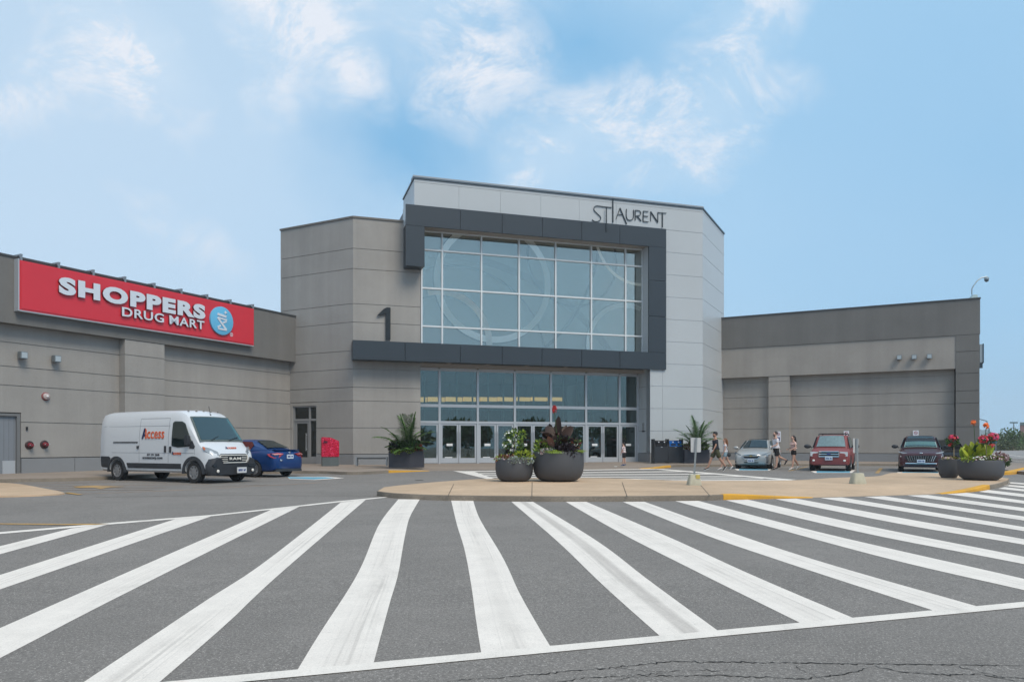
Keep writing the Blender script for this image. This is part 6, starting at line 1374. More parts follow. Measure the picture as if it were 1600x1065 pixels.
def bowl(u, vb, r, h, label, base=0.56):
    q = at(u, vb, 0.13); c = Vector((q.x, q.y + r * base * 0.9, 0)); c.x = (u - 800) / FPX * c.y; c.z = gz(c.y) + 0.13
    t = root('planter', tuple(c), 0, label, 'planter', 'round grey planters on the traffic island')
    M = Matrix.Translation(c)
    mb = MB(); mb.lathe([(0.01, 0.0), (r * base, 0.0), (r * 0.74, h * 0.05), (r * 0.88, h * 0.15), (r * 0.965, h * 0.32), (r, h * 0.55), (r * 0.995, h * 0.95), (r * 0.975, h), (r * 0.94, h * 0.99), (r * 0.93, h * 0.86), (0.01, h * 0.87)], 56, M); build('bowl', mb, GREYP, t, ang=50)
    mb = MB(); mb.lathe([(r * 0.92, h * 0.80), (r * 0.90, h * 0.90), (r * 0.5, h * 0.95), (0.01, h * 0.95)], 28, M); build('soil', mb, SOIL, t)
    return t, c
k0 = 24.1 / FPX
# centre-left bowl
t, c = bowl(803.5, 752.3, 0.60, 0.70, 'smaller of the two round planters at the island centre, white flowers on a climbing shrub')
TL = t; top = c + Vector((0, 0, 0.70))
mb = MB(); tuft(mb, top + Vector((-0.02, 0, 0.50)), (0.30, 0.28, 0.46), 520, 0.10, 0.06, (0, 0, 1, 2)); tuft(mb, top + Vector((0.26, 0, 0.78)), (0.14, 0.12, 0.12), 60, 0.09, 0.05, (0, 2)); mb.tube([top, top + Vector((0, 0, 0.6))], 0.02, 6, 3)
P1 = pbuild('flowering_shrub', mb, [G1, G2, G3, TRK], t)
mb = MB(); flowers(mb, top + Vector((-0.10, -0.05, 0.55)), (0.28, 0.26, 0.42), 34, 0.045, (0,)); pbuild('blossom', mb, [WHP], P1)
mb = MB(); tuft(mb, top + Vector((-0.38, -0.22, 0.03)), (0.24, 0.16, 0.10), 160, 0.09, 0.045, (0, 3)); tuft(mb, top + Vector((-0.10, -0.1, 0.22)), (0.22, 0.16, 0.13), 160, 0.08, 0.04, (2,)); tuft(mb, top + Vector((0.28, -0.25, 0.10)), (0.34, 0.26, 0.16), 320, 0.09, 0.045, (0, 1, 1))
tuft(mb, top + Vector((0.0, -0.52, -0.05)), (0.22, 0.12, 0.14), 170, 0.07, 0.05, (4,)); tuft(mb, top + Vector((0.35, -0.46, -0.04)), (0.26, 0.12, 0.10), 140, 0.07, 0.05, (4,)); tuft(mb, top + Vector((-0.18, -0.42, 0.06)), (0.22, 0.12, 0.09), 90, 0.06, 0.04, (3, 5))
pbuild('bedding_plants', mb, [G3, G5, PUR, RST, G4, PALE], t)
# centre-right bowl
t, c = bowl(872.5, 752.3, 0.815, 0.94, 'largest round planter at the island centre, tall bronze leaves and one red bloom')
top = c + Vector((0, 0, 0.92)); mb = MB()
for x, y, az, tilt, L, W, mi in ((-0.22, -0.05, 150, 42, 0.62, 0.30, 0), (-0.25, 0.05, 175, 62, 0.60, 0.26, 0), (-0.15, -0.1, 120, 20, 0.95, 0.34, 0), (-0.10, -0.1, 200, 28, 0.85, 0.28, 0), (-0.15, 0, 60, 15, 1.05, 0.26, 1), (0.0, -0.1, 30, 25, 0.95, 0.26, 0), (0.02, 0, 90, 6, 1.18, 0.24, 0), (0.0, 0.05, 10, 38, 0.7, 0.20, 0), (-0.2, -0.2, 250, 35, 0.7, 0.22, 1), (0.05, -0.15, 300, 40, 0.6, 0.2, 0), (-0.3, -0.1, 190, 75, 0.5, 0.2, 0), (0.1, 0.1, 60, 18, 1.0, 0.18, 0), (-0.1, 0.2, 130, 12, 1.1, 0.22, 0)):
    d = Vector((math.cos(R(az)) * math.sin(R(tilt)), math.sin(R(az)) * math.sin(R(tilt)), math.cos(R(tilt)))); s0 = top + Vector((x, y, 0.15)); mb.tube([top + Vector((x * 0.6, y * 0.6, 0)), s0], 0.02, 5, 0); blade(mb, s0, d, L * rp.uniform(0.75, 0.95), W * rp.uniform(1.0, 1.35), rp.uniform(0.4, 1.3), mi, 9, 0.16, Vector((1, rp.uniform(-1.2, 1.2), rp.uniform(-.3, .3))), 0.5)
for _ in range(20):
    az = rp.uniform(0, 360); ti = rp.uniform(8, 60); d = Vector((math.cos(R(az)) * math.sin(R(ti)), math.sin(R(az)) * math.sin(R(ti)), math.cos(R(ti)))); blade(mb, top + Vector((rp.uniform(-.28, .06), rp.uniform(-.2, .2), rp.uniform(0.1, 0.45))), d, rp.uniform(0.32, 0.55), rp.uniform(0.12, 0.22), rp.uniform(0.5, 1.6), 0 if rp.random() < 0.8 else 1, 8, 0.2, Vector((rp.uniform(-1, 1), rp.uniform(-1, 1), rp.uniform(-.4, .4))), 0.6)
P1 = pbuild('canna', mb, [BRZ, BRZ2], t)
fx = (866.5 - 872.5) * k0; mb = MB(); mb.tube([top, top + Vector((fx, 0, 1.28))], 0.012, 5, 1); flowers(mb, top + Vector((fx, 0, 1.37)), (0.06, 0.05, 0.12), 34, 0.055, (0,)); pbuild('blossom', mb, [REDP, G2], P1)
mb = MB()
tuft(mb, top + Vector((-0.50, -0.1, 0.14)), (0.28, 0.28, 0.28), 380, 0.11, 0.04, (0, 0, 1)); tuft(mb, top + Vector((0.10, -0.1, 0.28)), (0.34, 0.28, 0.26), 480, 0.09, 0.05, (2, 2, 1)); tuft(mb, top + Vector((0.24, -0.58, 0.02)), (0.28, 0.18, 0.22), 380, 0.10, 0.07, (2,)); tuft(mb, top + Vector((0.45, -0.1, 0.22)), (0.26, 0.3, 0.22), 260, 0.10, 0.05, (2, 1, 4))
for _ in range(240):
    a = rp.uniform(0, 6.28); s0 = top + Vector((-0.16 + rp.uniform(-.15, .15), -0.62 + rp.uniform(-.1, .1), -0.02)); blade(mb, s0, (math.cos(a) * 0.7, math.sin(a) * 0.7 - 0.2, 0.8), rp.uniform(0.18, 0.34), 0.012, 2.3, 0, 4)
for _ in range(150):
    a = rp.uniform(0, 6.28); s0 = top + Vector((0.64 + rp.uniform(-.12, .12), -0.35 + rp.uniform(-.12, .12), -0.02)); blade(mb, s0, (math.cos(a) * 0.6, math.sin(a) * 0.6 - 0.1, 0.8), rp.uniform(0.16, 0.30), 0.012, 2.0, 0, 4)
tuft(mb, top + Vector((-0.40, -0.58, 0.02)), (0.26, 0.14, 0.09), 130, 0.07, 0.05, (3, 5)); flowers(mb, top + Vector((0.0, -0.3, 0.25)), (0.25, 0.1, 0.15), 10, 0.03, (6,))
pbuild('bedding_plants', mb, [G3, G1, PUR, G4, RST, PALE, WHP], t)
# right pair
t, c = bowl(1482.5, 746.6, 0.33, 0.66, 'smallest round planter, at the right end of the island with a pink-flowered standard', 0.7)
k1 = c.y / FPX; top = c + Vector((0, 0, 0.64)); x0 = (1490.4 - 1482.5) * k1
mb = MB(); mb.tube([top + Vector((x0, 0, 0)), top + Vector((x0 * 1.0, 0, 0.60))], 0.018, 6, 2); tuft(mb, top + Vector((x0 - 0.06, 0, 0.62)), (0.20, 0.18, 0.17), 300, 0.08, 0.04, (0, 1))
P1 = pbuild('flowering_standard', mb, [G1, G2, TRK], t)
mb = MB(); flowers(mb, top + Vector((x0 - 0.05, -0.05, 0.76)), (0.13, 0.12, 0.10), 46, 0.055, (0, 0, 1)); flowers(mb, top + Vector((x0 - 0.17, -0.1, 0.52)), (0.06, 0.06, 0.05), 10, 0.05, (1,)); pbuild('blossom', mb, [PINK, REDP], P1)
mb = MB(); tuft(mb, top + Vector((0, -0.12, 0.02)), (0.31, 0.2, 0.06), 220, 0.06, 0.04, (0, 1, 2)); flowers(mb, top + Vector((0, -0.2, 0.05)), (0.28, 0.12, 0.04), 30, 0.035, (3, 1)); pbuild('bedding_plants', mb, [RST, YLP, G3, PALE], t)
t, c = bowl(1532, 750.4, 0.68, 0.66, 'wide round planter at the right end of the island with orange blooms on tall stems', 0.66)
k1 = c.y / FPX; top = c + Vector((0, 0, 0.64))
mb = MB()
for k in range(52):
    a = rp.uniform(0, 6.28); x = rp.uniform(-0.44, 0.36); y = rp.uniform(-0.15, 0.3); ti = rp.uniform(5, 32); d = Vector((math.cos(a) * math.sin(R(ti)), math.sin(a) * math.sin(R(ti)), math.cos(R(ti)))); blade(mb, top + Vector((x, y, rp.uniform(0.0, 0.12))), d, rp.uniform(0.36, 0.60), rp.uniform(0.16, 0.24), 0.6, 0 if rp.random() < 0.72 else (1 if rp.random() < 0.5 else 2), 7, 0.1, Vector((1, rp.uniform(-.7, .7), 0)))
P1 = pbuild('canna', mb, [G5, G2, G3], t)
mb = MB()
for fu, fv in ((1523, 657.5), (1542.5, 662)):
    x = (fu - 1532) * k1; z = (716.6 - fv) * k1; mb.tube([top + Vector((x * 0.4, 0.1, 0)), top + Vector((x, 0.05, z - 0.06))], 0.010, 5, 1); flowers(mb, top + Vector((x, 0.05, z)), (0.06, 0.05, 0.07), 12, 0.075, (0,))
pbuild('blossom', mb, [ORP, G2], P1)
mb = MB(); x0 = (1535 - 1532) * k1; mb.tube([top + Vector((x0, -0.2, 0)), top + Vector((x0, -0.2, 0.62))], 0.018, 6, 2); tuft(mb, top + Vector((x0 + 0.02, -0.2, 0.66)), (0.28, 0.2, 0.13), 260, 0.08, 0.04, (0, 1)); P2 = pbuild('flowering_standard', mb, [G1, G2, TRK], t)
mb = MB(); flowers(mb, top + Vector((x0 - 0.12, -0.28, 0.70)), (0.20, 0.12, 0.12), 50, 0.05, (1, 0)); flowers(mb, top + Vector((x0 + 0.18, -0.28, 0.78)), (0.16, 0.12, 0.12), 54, 0.055, (0, 0, 1)); flowers(mb, top + Vector((x0 + 0.12, -0.3, 0.50)), (0.07, 0.06, 0.06), 12, 0.05, (1,)); pbuild('blossom', mb, [PINK, REDP], P2)
mb = MB(); tuft(mb, top + Vector((0.0, -0.25, 0.04)), (0.62, 0.36, 0.12), 900, 0.07, 0.045, (0, 1, 2, 1)); tuft(mb, top + Vector((0.38, -0.42, 0.10)), (0.25, 0.18, 0.17), 260, 0.07, 0.045, (2, 3)); tuft(mb, top + Vector((0.72, -0.1, -0.02)), (0.17, 0.18, 0.18), 300, 0.08, 0.05, (0, 4)); flowers(mb, top + Vector((-0.22, -0.45, 0.08)), (0.30, 0.12, 0.07), 46, 0.04, (3, 5)); flowers(mb, top + Vector((0.3, -0.5, 0.1)), (0.3, 0.12, 0.12), 34, 0.035, (3, 5)); tuft(mb, top + Vector((-0.55, -0.25, 0.03)), (0.2, 0.2, 0.08), 120, 0.07, 0.04, (1,)); pbuild('bedding_plants', mb, [G1, G3, RST, PALE, G2, WHP], t)

# palms in rectangular planters
def palm(mb, base, n, L, spread, mis=(0, 1), az0=0):
    for k in range(n):
        az = az0 + 360 * k / n + rp.uniform(-18, 18); ti = rp.uniform(*spread); d = Vector((math.cos(R(az)) * math.sin(R(ti)), math.sin(R(az)) * math.sin(R(ti)), math.cos(R(ti)))); q = Vector(base); Lk = L * rp.uniform(0.8, 1.1); seg = 16; pts = []
        for i in range(seg + 1): pts.append((q.copy(), d.copy())); q += d * Lk / seg; d = (d + Vector((0, 0, -0.055 - 0.03 * i / seg))).normalized()
        mb.tube([p for p, _ in pts], [0.014 * (1 - i / seg) + 0.003 for i in range(seg + 1)], 5, 2)
        for i in range(3, seg + 1):
            p, d = pts[i]; s = d.cross(Vector((0, 0, 1))); s = s.normalized() if s.length > 0.05 else Vector((1, 0, 0)); f = i / seg
            for sg_ in (-1, 1):
                for j in (0, 0.5):
                    dd = (d * (0.35 + 0.8 * f * f) + s * sg_ * 1.0 + Vector((0, 0, rp.uniform(-0.1, 0.35)))).normalized(); blade(mb, p - d * Lk / seg * j, dd, Lk * 0.27 * (math.sin(math.pi * min(0.97, f * 0.85 + 0.12)) ** 0.5) * rp.uniform(0.8, 1.15), 0.046, 0.7, rp.choice(mis), 3)
PBOX = mat('charcoal_planter', (0.040, 0.043, 0.058), 0.6, var=0.05, vscale=2)
def palmbox(u, v, w, dep, h, ang, label, L, px_off, zt):
    q = at(u, v, 0.12); c = Vector((q.x, q.y + dep / 2, 0)); c.z = gz(c.y) + 0.12; t = root('palm_planter', tuple(c), 0, label, 'planter', 'rectangular planters with palms beside the entrance')
    M = Matrix.Translation(c) @ Matrix.Rotation(R(ang), 4, 'Z'); mb = MB()
    for a, b in (((-w / 2, -dep / 2, 0), (w / 2, -dep / 2 + 0.04, h)), ((-w / 2, dep / 2 - 0.04, 0), (w / 2, dep / 2, h)), ((-w / 2, -dep / 2 + 0.04, 0), (-w / 2 + 0.04, dep / 2 - 0.04, h)), ((w / 2 - 0.04, -dep / 2 + 0.04, 0), (w / 2, dep / 2 - 0.04, h)), ((-w / 2 + 0.04, -dep / 2 + 0.04, 0.02), (w / 2 - 0.04, dep / 2 - 0.04, h - 0.08))): mb.box(a, b, M)
    build('box', mb, PBOX, t); mb = MB(); mb.box((-w / 2 + 0.05, -dep / 2 + 0.05, h - 0.079), (w / 2 - 0.05, dep / 2 - 0.05, h - 0.05), M); build('soil', mb, SOIL, t)
    b = M @ Vector((px_off, 0, h - 0.05)); mb = MB()
    return t, M, b
t, M, b = palmbox(634, 730.0, 1.68, 0.55, 0.80, -2, 'dark rectangular planter with a palm between the bench and the doors', 1.3, 0.0, 0)
mb = MB(); palm(mb, b + Vector((0.10, 0, 0)), 11, 1.85, (4, 17), (0, 1, 0)); palm(mb, b + Vector((-0.1, 0, 0)), 12, 1.7, (24, 44), (0, 0, 1), 20); palm(mb, b, 9, 1.2, (42, 66), (0, 1), 5); pbuild('palm', mb, [leafm('palm_green', (0.10, 0.21, 0.04)), G2, G1], t)
mb = MB(); h = 0.78
tuft(mb, M @ Vector((-0.55, -0.1, h + 0.22)), (0.28, 0.25, 0.30), 420, 0.13, 0.09, (0, 0, 1)); tuft(mb, M @ Vector((-0.1, -0.05, h + 0.20)), (0.4, 0.25, 0.30), 420, 0.14, 0.08, (1, 2)); tuft(mb, M @ Vector((0.42, -0.1, h + 0.30)), (0.3, 0.25, 0.28), 320, 0.14, 0.08, (2, 1)); tuft(mb, M @ Vector((0.60, -0.12, h + 0.14)), (0.22, 0.2, 0.22), 200, 0.12, 0.07, (3,)); tuft(mb, M @ Vector((-0.45, -0.26, h)), (0.34, 0.1, 0.12), 180, 0.09, 0.06, (4,)); tuft(mb, M @ Vector((0.25, -0.26, h + 0.02)), (0.3, 0.1, 0.10), 130, 0.09, 0.06, (4, 2)); pbuild('bedding_plants', mb, [PUR, G2, G1, RST, G3], t)
t, M, b = palmbox(1088.5, 723.4, 1.52, 0.5, 0.80, 8, 'dark rectangular planter with a palm between the black bins and the walking man', 1.2, 0.05, 0)
mb = MB(); palm(mb, b + Vector((0.06, 0, 0)), 11, 1.9, (4, 22), (0, 0, 1)); palm(mb, b, 12, 1.75, (26, 44), (0, 0, 1), 10); palm(mb, b, 7, 1.2, (45, 66), (0, 1), 0); pbuild('palm', mb, [leafm('palm_pale_green', (0.11, 0.21, 0.08)), G1, G1], t)
mb = MB(); tuft(mb, M @ Vector((-0.5, -0.1, h + 0.16)), (0.26, 0.22, 0.22), 300, 0.11, 0.07, (0, 0, 1)); tuft(mb, M @ Vector((0.45, -0.1, h + 0.18)), (0.28, 0.22, 0.24), 320, 0.11, 0.07, (1, 2)); tuft(mb, M @ Vector((-0.05, -0.2, h + 0.05)), (0.28, 0.12, 0.16), 200, 0.1, 0.06, (2, 1)); pbuild('bedding_plants', mb, [RST, G1, G3], t)

# ------------------------------------------------------------------ street furniture
# black double bin station
q = at(1045, 723.3, 0.12); t = root('waste_station', (q.x, q.y, gz(q.y) + 0.12), 0, 'black double recycling station with one blue opening against the white wall', 'bin')
M = Matrix.Translation((q.x, q.y, gz(q.y) + 0.12)) @ Matrix.Rotation(R(7), 4, 'Z'); BS = mat('bin_black', (0.022, 0.026, 0.034), 0.5, var=0.05, vscale=2)
mb = MB()
for x in (-0.86, 0.0):
    mb.box((x + 0.01, 0.0, 0.04), (x + 0.85, 0.62, 0.98), M); mb.hexa([M @ Vector(p) for p in ((x + 0.01, 0.02, 0.98), (x + 0.85, 0.02, 0.98), (x + 0.85, 0.62, 0.98), (x + 0.01, 0.62, 0.98), (x + 0.01, 0.16, 1.34), (x + 0.85, 0.16, 1.34), (x + 0.85, 0.62, 1.34), (x + 0.01, 0.62, 1.34))])
build('cabinet', mb, BS, t, bevel=0.01)
for x in (-0.87, -0.015, 0.84):
    mb = MB(); mb.box((x, -0.012, 0.0), (x + 0.03, 0.63, 1.42), M); build('divider', mb, BS, t)
for x, m, nm in ((-0.80, mat('matt_black', (0.012, 0.014, 0.018), 0.9, spec=0.1), 'dark_panel'), (0.06, mat('recycling_blue', (0.012, 0.10, 0.34), 0.9, spec=0.1), 'blue_panel')):
    mb = MB(); mb.hexa([M @ Vector(p) for p in ((x, 0.010, 0.99), (x + 0.74, 0.010, 0.99), (x + 0.74, 0.06, 0.99), (x, 0.06, 0.99), (x, 0.135, 1.31), (x + 0.74, 0.135, 1.31), (x + 0.74, 0.2, 1.31), (x, 0.2, 1.31))]); o = build(nm, mb, m, t)
    for k, (cx, w_) in enumerate(((0.22, 0.28), (0.56, 0.14))):
        mb = MB(); mb.box((x + cx - w_ / 2, 0.02, 1.04), (x + cx + w_ / 2, 0.09, 1.14), M); build('opening', mb, DRK, o)
        mb = MB(); mb.box((x + cx - 0.03, 0.06, 1.21), (x + cx + 0.03, 0.12, 1.27), M); build('pictogram', mb, WSG, o)
    mb = MB(); mb.box((x + 0.32, -0.02, 0.93), (x + 0.42, 0.0, 0.96), M); build('latch', mb, ALU, t)
# red wrapped bin
q = at(512, 728.0, 0.12); z0 = gz(q.y) + 0.12; t = root('litter_bin', (q.x, q.y + 0.4, z0), 0, 'bin wrapped in bright red patterned cover next to the side door', 'bin')
M = Matrix.Translation((q.x, q.y + 0.42, z0)) @ Matrix.Rotation(R(18), 4, 'Z')
mb = MB(); mb.prism([(-0.40, -0.30), (0.0, -0.42), (0.44, -0.26), (0.44, 0.34), (-0.40, 0.34)], 0.0, 0.48, M); build('base', mb, mat('bin_base_grey', (0.10, 0.12, 0.125), 0.5), t, bevel=0.012)
rw = bpy.data.materials.new('red_patterned_cover'); rw.use_nodes = True; MATS['red_patterned_cover'] = rw; Lr = rw.node_tree.links.new; bs = rw.node_tree.nodes['Principled BSDF']; bs.inputs['Roughness'].default_value = 0.3
tcr = _n(rw, 'ShaderNodeTexCoord'); vor = _n(rw, 'ShaderNodeTexVoronoi'); vor.inputs['Scale'].default_value = 11; Lr(tcr.outputs['Object'], vor.inputs['Vector']); nr = _n(rw, 'ShaderNodeTexNoise'); nr.inputs['Scale'].default_value = 17; nr.inputs['Detail'].default_value = 3; Lr(tcr.outputs['Object'], nr.inputs['Vector'])
cr = _n(rw, 'ShaderNodeValToRGB'); cr.color_ramp.interpolation = 'CONSTANT'; e = cr.color_ramp.elements; e[0].position = 0; e[0].color = (0.05, 0.004, 0.03, 1); e[1].position = 0.36; e[1].color = (0.42, 0.006, 0.03, 1)
for ps, cc in ((0.50, (0.58, 0.012, 0.05, 1)), (0.60, (0.70, 0.05, 0.16, 1)), (0.68, (0.80, 0.35, 0.42, 1))): x = e.new(ps); x.color = cc
Lr(nr.outputs[0], cr.inputs[0]); Lr(cr.outputs[0], bs.inputs['Base Color'])
mb = MB(); A = [(-0.43, -0.33), (0.0, -0.45), (0.46, -0.28), (0.46, 0.36), (-0.43, 0.36)]; lo = [M @ Vector((x, y, 0.47)) for x, y in A]; hi = [M @ Vector((x, y, 1.50 if x < 0.1 else 1.30)) for x, y in A]; hi[1] = M @ Vector((0.0, -0.45, 1.50)); n = 5
mb.add(lo + hi, [tuple(range(n))[::-1], tuple(range(n, 2 * n))] + [(i, (i + 1) % n, n + (i + 1) % n, n + i) for i in range(n)]); build('cover', mb, rw, t, bevel=0.03)
mb = MB(); q1 = M @ Vector((0, 0, 0)); mb.box((-0.32, -0.415, 1.20), (-0.06, -0.36, 1.30), M @ Matrix.Rotation(R(-2), 4, 'Z')); build('slot', mb, mat('slot_dark', (0.06, 0.004, 0.02), 0.5), t)
# bench
q = at(580, 727.6, 0.12); z0 = gz(q.y) + 0.12; t = root('bench', (q.x, q.y + 0.25, z0), 0, 'backless grey metal bench against the concrete wall', 'bench'); M = Matrix.Translation((q.x, q.y + 0.25, z0)) @ Matrix.Rotation(R(3), 4, 'Z')
BM = mat('bench_metal', (0.28, 0.30, 0.32), 0.4, metal=0.5)
mb = MB()
for k in range(5): mb.box((-0.85, -0.22 + k * 0.09, 0.44), (0.85, -0.15 + k * 0.09, 0.47), M)
build('seat', mb, BM, t)
for x in (-0.82, 0.74):
    for y in (-0.22, 0.16):
        mb = MB(); mb.box((x, y, 0), (x + 0.07, y + 0.05, 0.44), M); build('leg', mb, BM, t)
mb = MB(); mb.box((-0.75, -0.20, 0.36), (0.74, -0.17, 0.42), M); mb.box((-0.75, 0.15, 0.36), (0.74, 0.18, 0.42), M); build('rail', mb, mat('bench_dark', (0.05, 0.055, 0.06), 0.5), t)
# sign posts in concrete feet
def post(u, v, wb, ztop, zs0, zs1, sw, lean, label, yellow, ang=0, soff=0):
    q = at(u, v, 0.13); k = q.y / FPX; z0 = gz(q.y) + 0.13; c = Vector((q.x, q.y + 0.16, z0)); t = root('sign_post', tuple(c), 0, label, 'sign post', 'sign posts standing in concrete feet on the island'); M = Matrix.Translation(c)
    CB = mat('pale_concrete', (0.44, 0.42, 0.33), 0.9, var=0.12, vscale=9, bump=0.3); a = wb / 2; b_ = a * 0.68; H = 17.0 * k; rg2 = [[M @ Vector((sx * s_, sy * s_, z)) for sx, sy in rounded_rect(2, 2, 0.35, 3)] for s_, z in ((a, 0), (a * 0.97, 0.05), (b_, H * 0.96), (b_ * 0.93, H))]
    mb = MB(); mb.loft(rg2, 0, True, True); ft = build('foot', mb, CB, t)
    if yellow: mb = MB(); mb.box((b_ * 0.15, -b_ - 0.035, H * 0.62), (b_ * 1.02, -b_ + 0.02, H * 0.97), M); build('yellow_patch', mb, mat('faded_yellow', (0.52, 0.42, 0.12), 0.8, var=0.2, vscale=10), ft)
    Zt = ztop * k; mb = MB(); W_ = 0.028; rings = [[M @ Vector((x + lean * f, y, z)) for x, y in ((-W_, -0.02), (-W_ * 0.6, 0.02), (W_ * 0.6, 0.02), (W_, -0.02))] for f, z in ((0, H * 0.9), (1, Zt))]; mb.loft(rings, 0, True, False); build('post', mb, mat('galvanised_post', (0.26, 0.29, 0.31), 0.45, metal=0.5), t)
    Ms = M @ Matrix.Translation((lean * 0.85 + soff, 0.03, 0)) @ Matrix.Rotation(R(ang), 4, 'Z') @ Matrix(((1, 0, 0, 0), (0, 0, -1, 0), (0, 1, 0, 0), (0, 0, 0, 1)))
    mb = MB(); pr_ = rounded_rect(sw * k, (zs1 - zs0) * k, 0.03, 4); mb.prism([(x, y + (zs0 + zs1) / 2 * k) for x, y in pr_], -0.004, 0.004, Ms); build('plate', mb, mat('bare_aluminium', (0.50, 0.52, 0.54), 0.4, metal=0.2, var=0.06, vscale=6), t)
post(1086.5, 757.8, 0.385, 74.5, 51.5, 74.5, 16, 0.07, 'sign post with plain back in a pale concrete foot with a yellow patch', True)
post(1344, 755.8, 0.40, 71.5, 48.5, 71.5, 12.5, -0.03, 'sign post with plain back in a concrete foot in front of the red car', False, 30, -0.02)
# litter near the boy
mb = MB(); q = at(962, 728.6, 0.10); mb.prism([(q.x - 0.08, q.y - 0.05), (q.x + 0.07, q.y - 0.06), (q.x + 0.09, q.y + 0.03), (q.x - 0.02, q.y + 0.06)], q.z + 0.002, q.z + 0.02); tag(build('paper_scrap', mb, WHP), 'scrap of white paper on the pavement beside the small boy', 'litter')
mb = MB(); q = at(655, 750); mb.lathe([(0.16, 0.004), (0.16, 0.008), (0.01, 0.008)], 16, Matrix.Translation((q.x, q.y, gz(q.y)))); tag(build('drain_cover', mb, mat('iron', (0.04, 0.035, 0.03), 0.8)), kind='structure')

# ------------------------------------------------------------------ far right: verge, shrubs, lamps, buildings
def shrub(u, v, w, h, mats, label, n=900, L=0.35, dome=1.0):
    q = at(u, v); t = root('shrub', tuple(q), 0, label, 'shrub', 'shrubs on the verge beyond the car park'); mb = MB()
    for k in range(9):
        c = q + Vector((rp.uniform(-.4, .4) * w, rp.uniform(-.3, .3) * w, h * rp.uniform(0.35, 0.6))); tuft(mb, c, (w * rp.uniform(.22, .34), w * .25, h * rp.uniform(0.35, .45)), n // 9, L, L * 0.55, tuple(range(len(mats))), 0.4, 0.3)
    pbuild('foliage', mb, mats, t); mb = MB(); mb.tube([q, q + Vector((0, 0, h * 0.5))], 0.08, 6); build('stem', mb, TRK, t)
OLV = leafm('olive_leaf', (0.14, 0.17, 0.075)); DRYG = leafm('dry_reed', (0.26, 0.23, 0.14)); DGR = leafm('hedge_leaf', (0.08, 0.115, 0.05))  # far leaf colours lightened, distance haze put into the tone
shrub(1562, 703.5, 4.5, 2.9, [OLV, DGR], 'olive green bush against the far blue sign, left end of the verge')
shrub(1583, 703.5, 4.0, 3.6, [G1, DGR], 'tall bright green bush in the middle of the verge'); shrub(1606, 702.5, 6, 2.6, [DGR, OLV], 'dark bush cut by the right edge of the photo')
tm = MB(); q0 = at(1548, 703.6); q1_ = at(1640, 702.2)
for _ in range(5200):
    f = rp.random(); p = q0.lerp(q1_, f) + Vector((0, rp.uniform(0, 4), 0)); blade(tm, p, (rp.uniform(-.25, .25), rp.uniform(-.2, .2), 1), rp.uniform(0.8, 1.9), 0.07, 0.5, rp.choice((0, 0, 1, 2)), 3)
tag(pbuild('tall_grass', tm, [OLV, DRYG, DGR], None), 'tall olive and straw coloured grass along the far verge', 'grass', kind='stuff')
HILL = mat('far_hill', (0.07, 0.10, 0.09), 0.95)
mb = MB(); prf = [(1500, 676), (1530, 672), (1550, 667.5), (1560, 668), (1568, 670.5), (1575, 669), (1582, 674), (1600, 678), (1660, 676), (1760, 672), (1900, 677)]; Yh = 900; hz0 = gz(Yh) - 3
F_ = [((u - 800) / FPX * Yh, CAMZ - (v - HOR) / FPX * Yh) for u, v in prf]; vs = [Vector((x, Yh, hz0)) for x, z in F_] + [Vector((x, Yh + 40, z)) for x, z in F_] + [Vector((x, Yh + 200, hz0)) for x, z in F_]; n = len(F_)
mb.add(vs, [(i, i + 1, n + i + 1, n + i) for i in range(n - 1)] + [(n + i, n + i + 1, 2 * n + i + 1, 2 * n + i) for i in range(n - 1)]); tag(pbuild('hills', mb, HILL, None), kind='structure')
q = at(1597, 696.5); mb = MB(); Yb = 160; xb = (1593.5 - 800) / FPX * Yb; zb_ = CAMZ + (695 - 659.5) / FPX * Yb
t = root('far_building', (xb + 6, Yb, gz(Yb)), 0, 'distant reddish grey building cut by the right edge of the photo', 'building')
mb.prism([(xb, Yb), (xb + 12, Yb), (xb + 20, Yb + 10), (xb + 7.2, Yb + 10)], 0, zb_ - 0.6); build('wall', mb, mat('reddish_cladding', (0.22, 0.13, 0.13), 0.8, var=0.15, vscale=0.4), t); mb = MB(); mb.prism([(xb - 0.1, Yb - 0.15), (xb + 12.1, Yb - 0.15), (xb + 20.1, Yb + 10.1), (xb + 7.2, Yb + 10.1)], zb_ - 0.6, zb_); build('roof', mb, mat('slate_band', (0.09, 0.14, 0.16), 0.7), t)
for k in range(3):
    mb = MB(); mb.box((xb + 1 + k * 3.6, Yb - 0.05, zb_ - 3.4), (xb + 3 + k * 3.6, Yb + 0.1, zb_ - 2.0)); build('window', mb, BLK, t)
def mast(u, vb, vt_, Y, kind, label):
    x = (u - 800) / FPX * Y; z1 = CAMZ + (695 - vt_) / FPX * Y; t = root('street_lamp', (x, Y, gz(Y)), 0, label, 'street lamp'); mb = MB()
    if kind: mb.tube([(x, Y, gz(Y)), (x, Y, z1 - 1.5), (x - 0.3, Y, z1 - 0.5), (x - 2.0, Y, z1)], [0.12, 0.09, 0.07, 0.05], 6)
    else: mb.tube([(x, Y, gz(Y)), (x, Y, z1)], [0.16, 0.10], 6)
    build('pole', mb, mat('lamp_pole', (0.16, 0.19, 0.21), 0.5), t); mb = MB()
    if kind: mb.ball((x - 2.4, Y, z1), (0.5, 0.15, 0.12), 8)
    else:
        mb.box((x - 0.7, Y - 0.2, z1 - 0.05), (x + 0.7, Y + 0.2, z1 + 0.2))
    build('lamp_head', mb, mat('lamp_head_dark', (0.07, 0.12, 0.14), 0.5), t)
mast(1545.5, 700, 651.5, 95, 1, 'curved street lamp rising behind the orange-flowered planter'); mast(1584, 700, 660.5, 150, 0, 'straight floodlight mast beyond the shrubs')
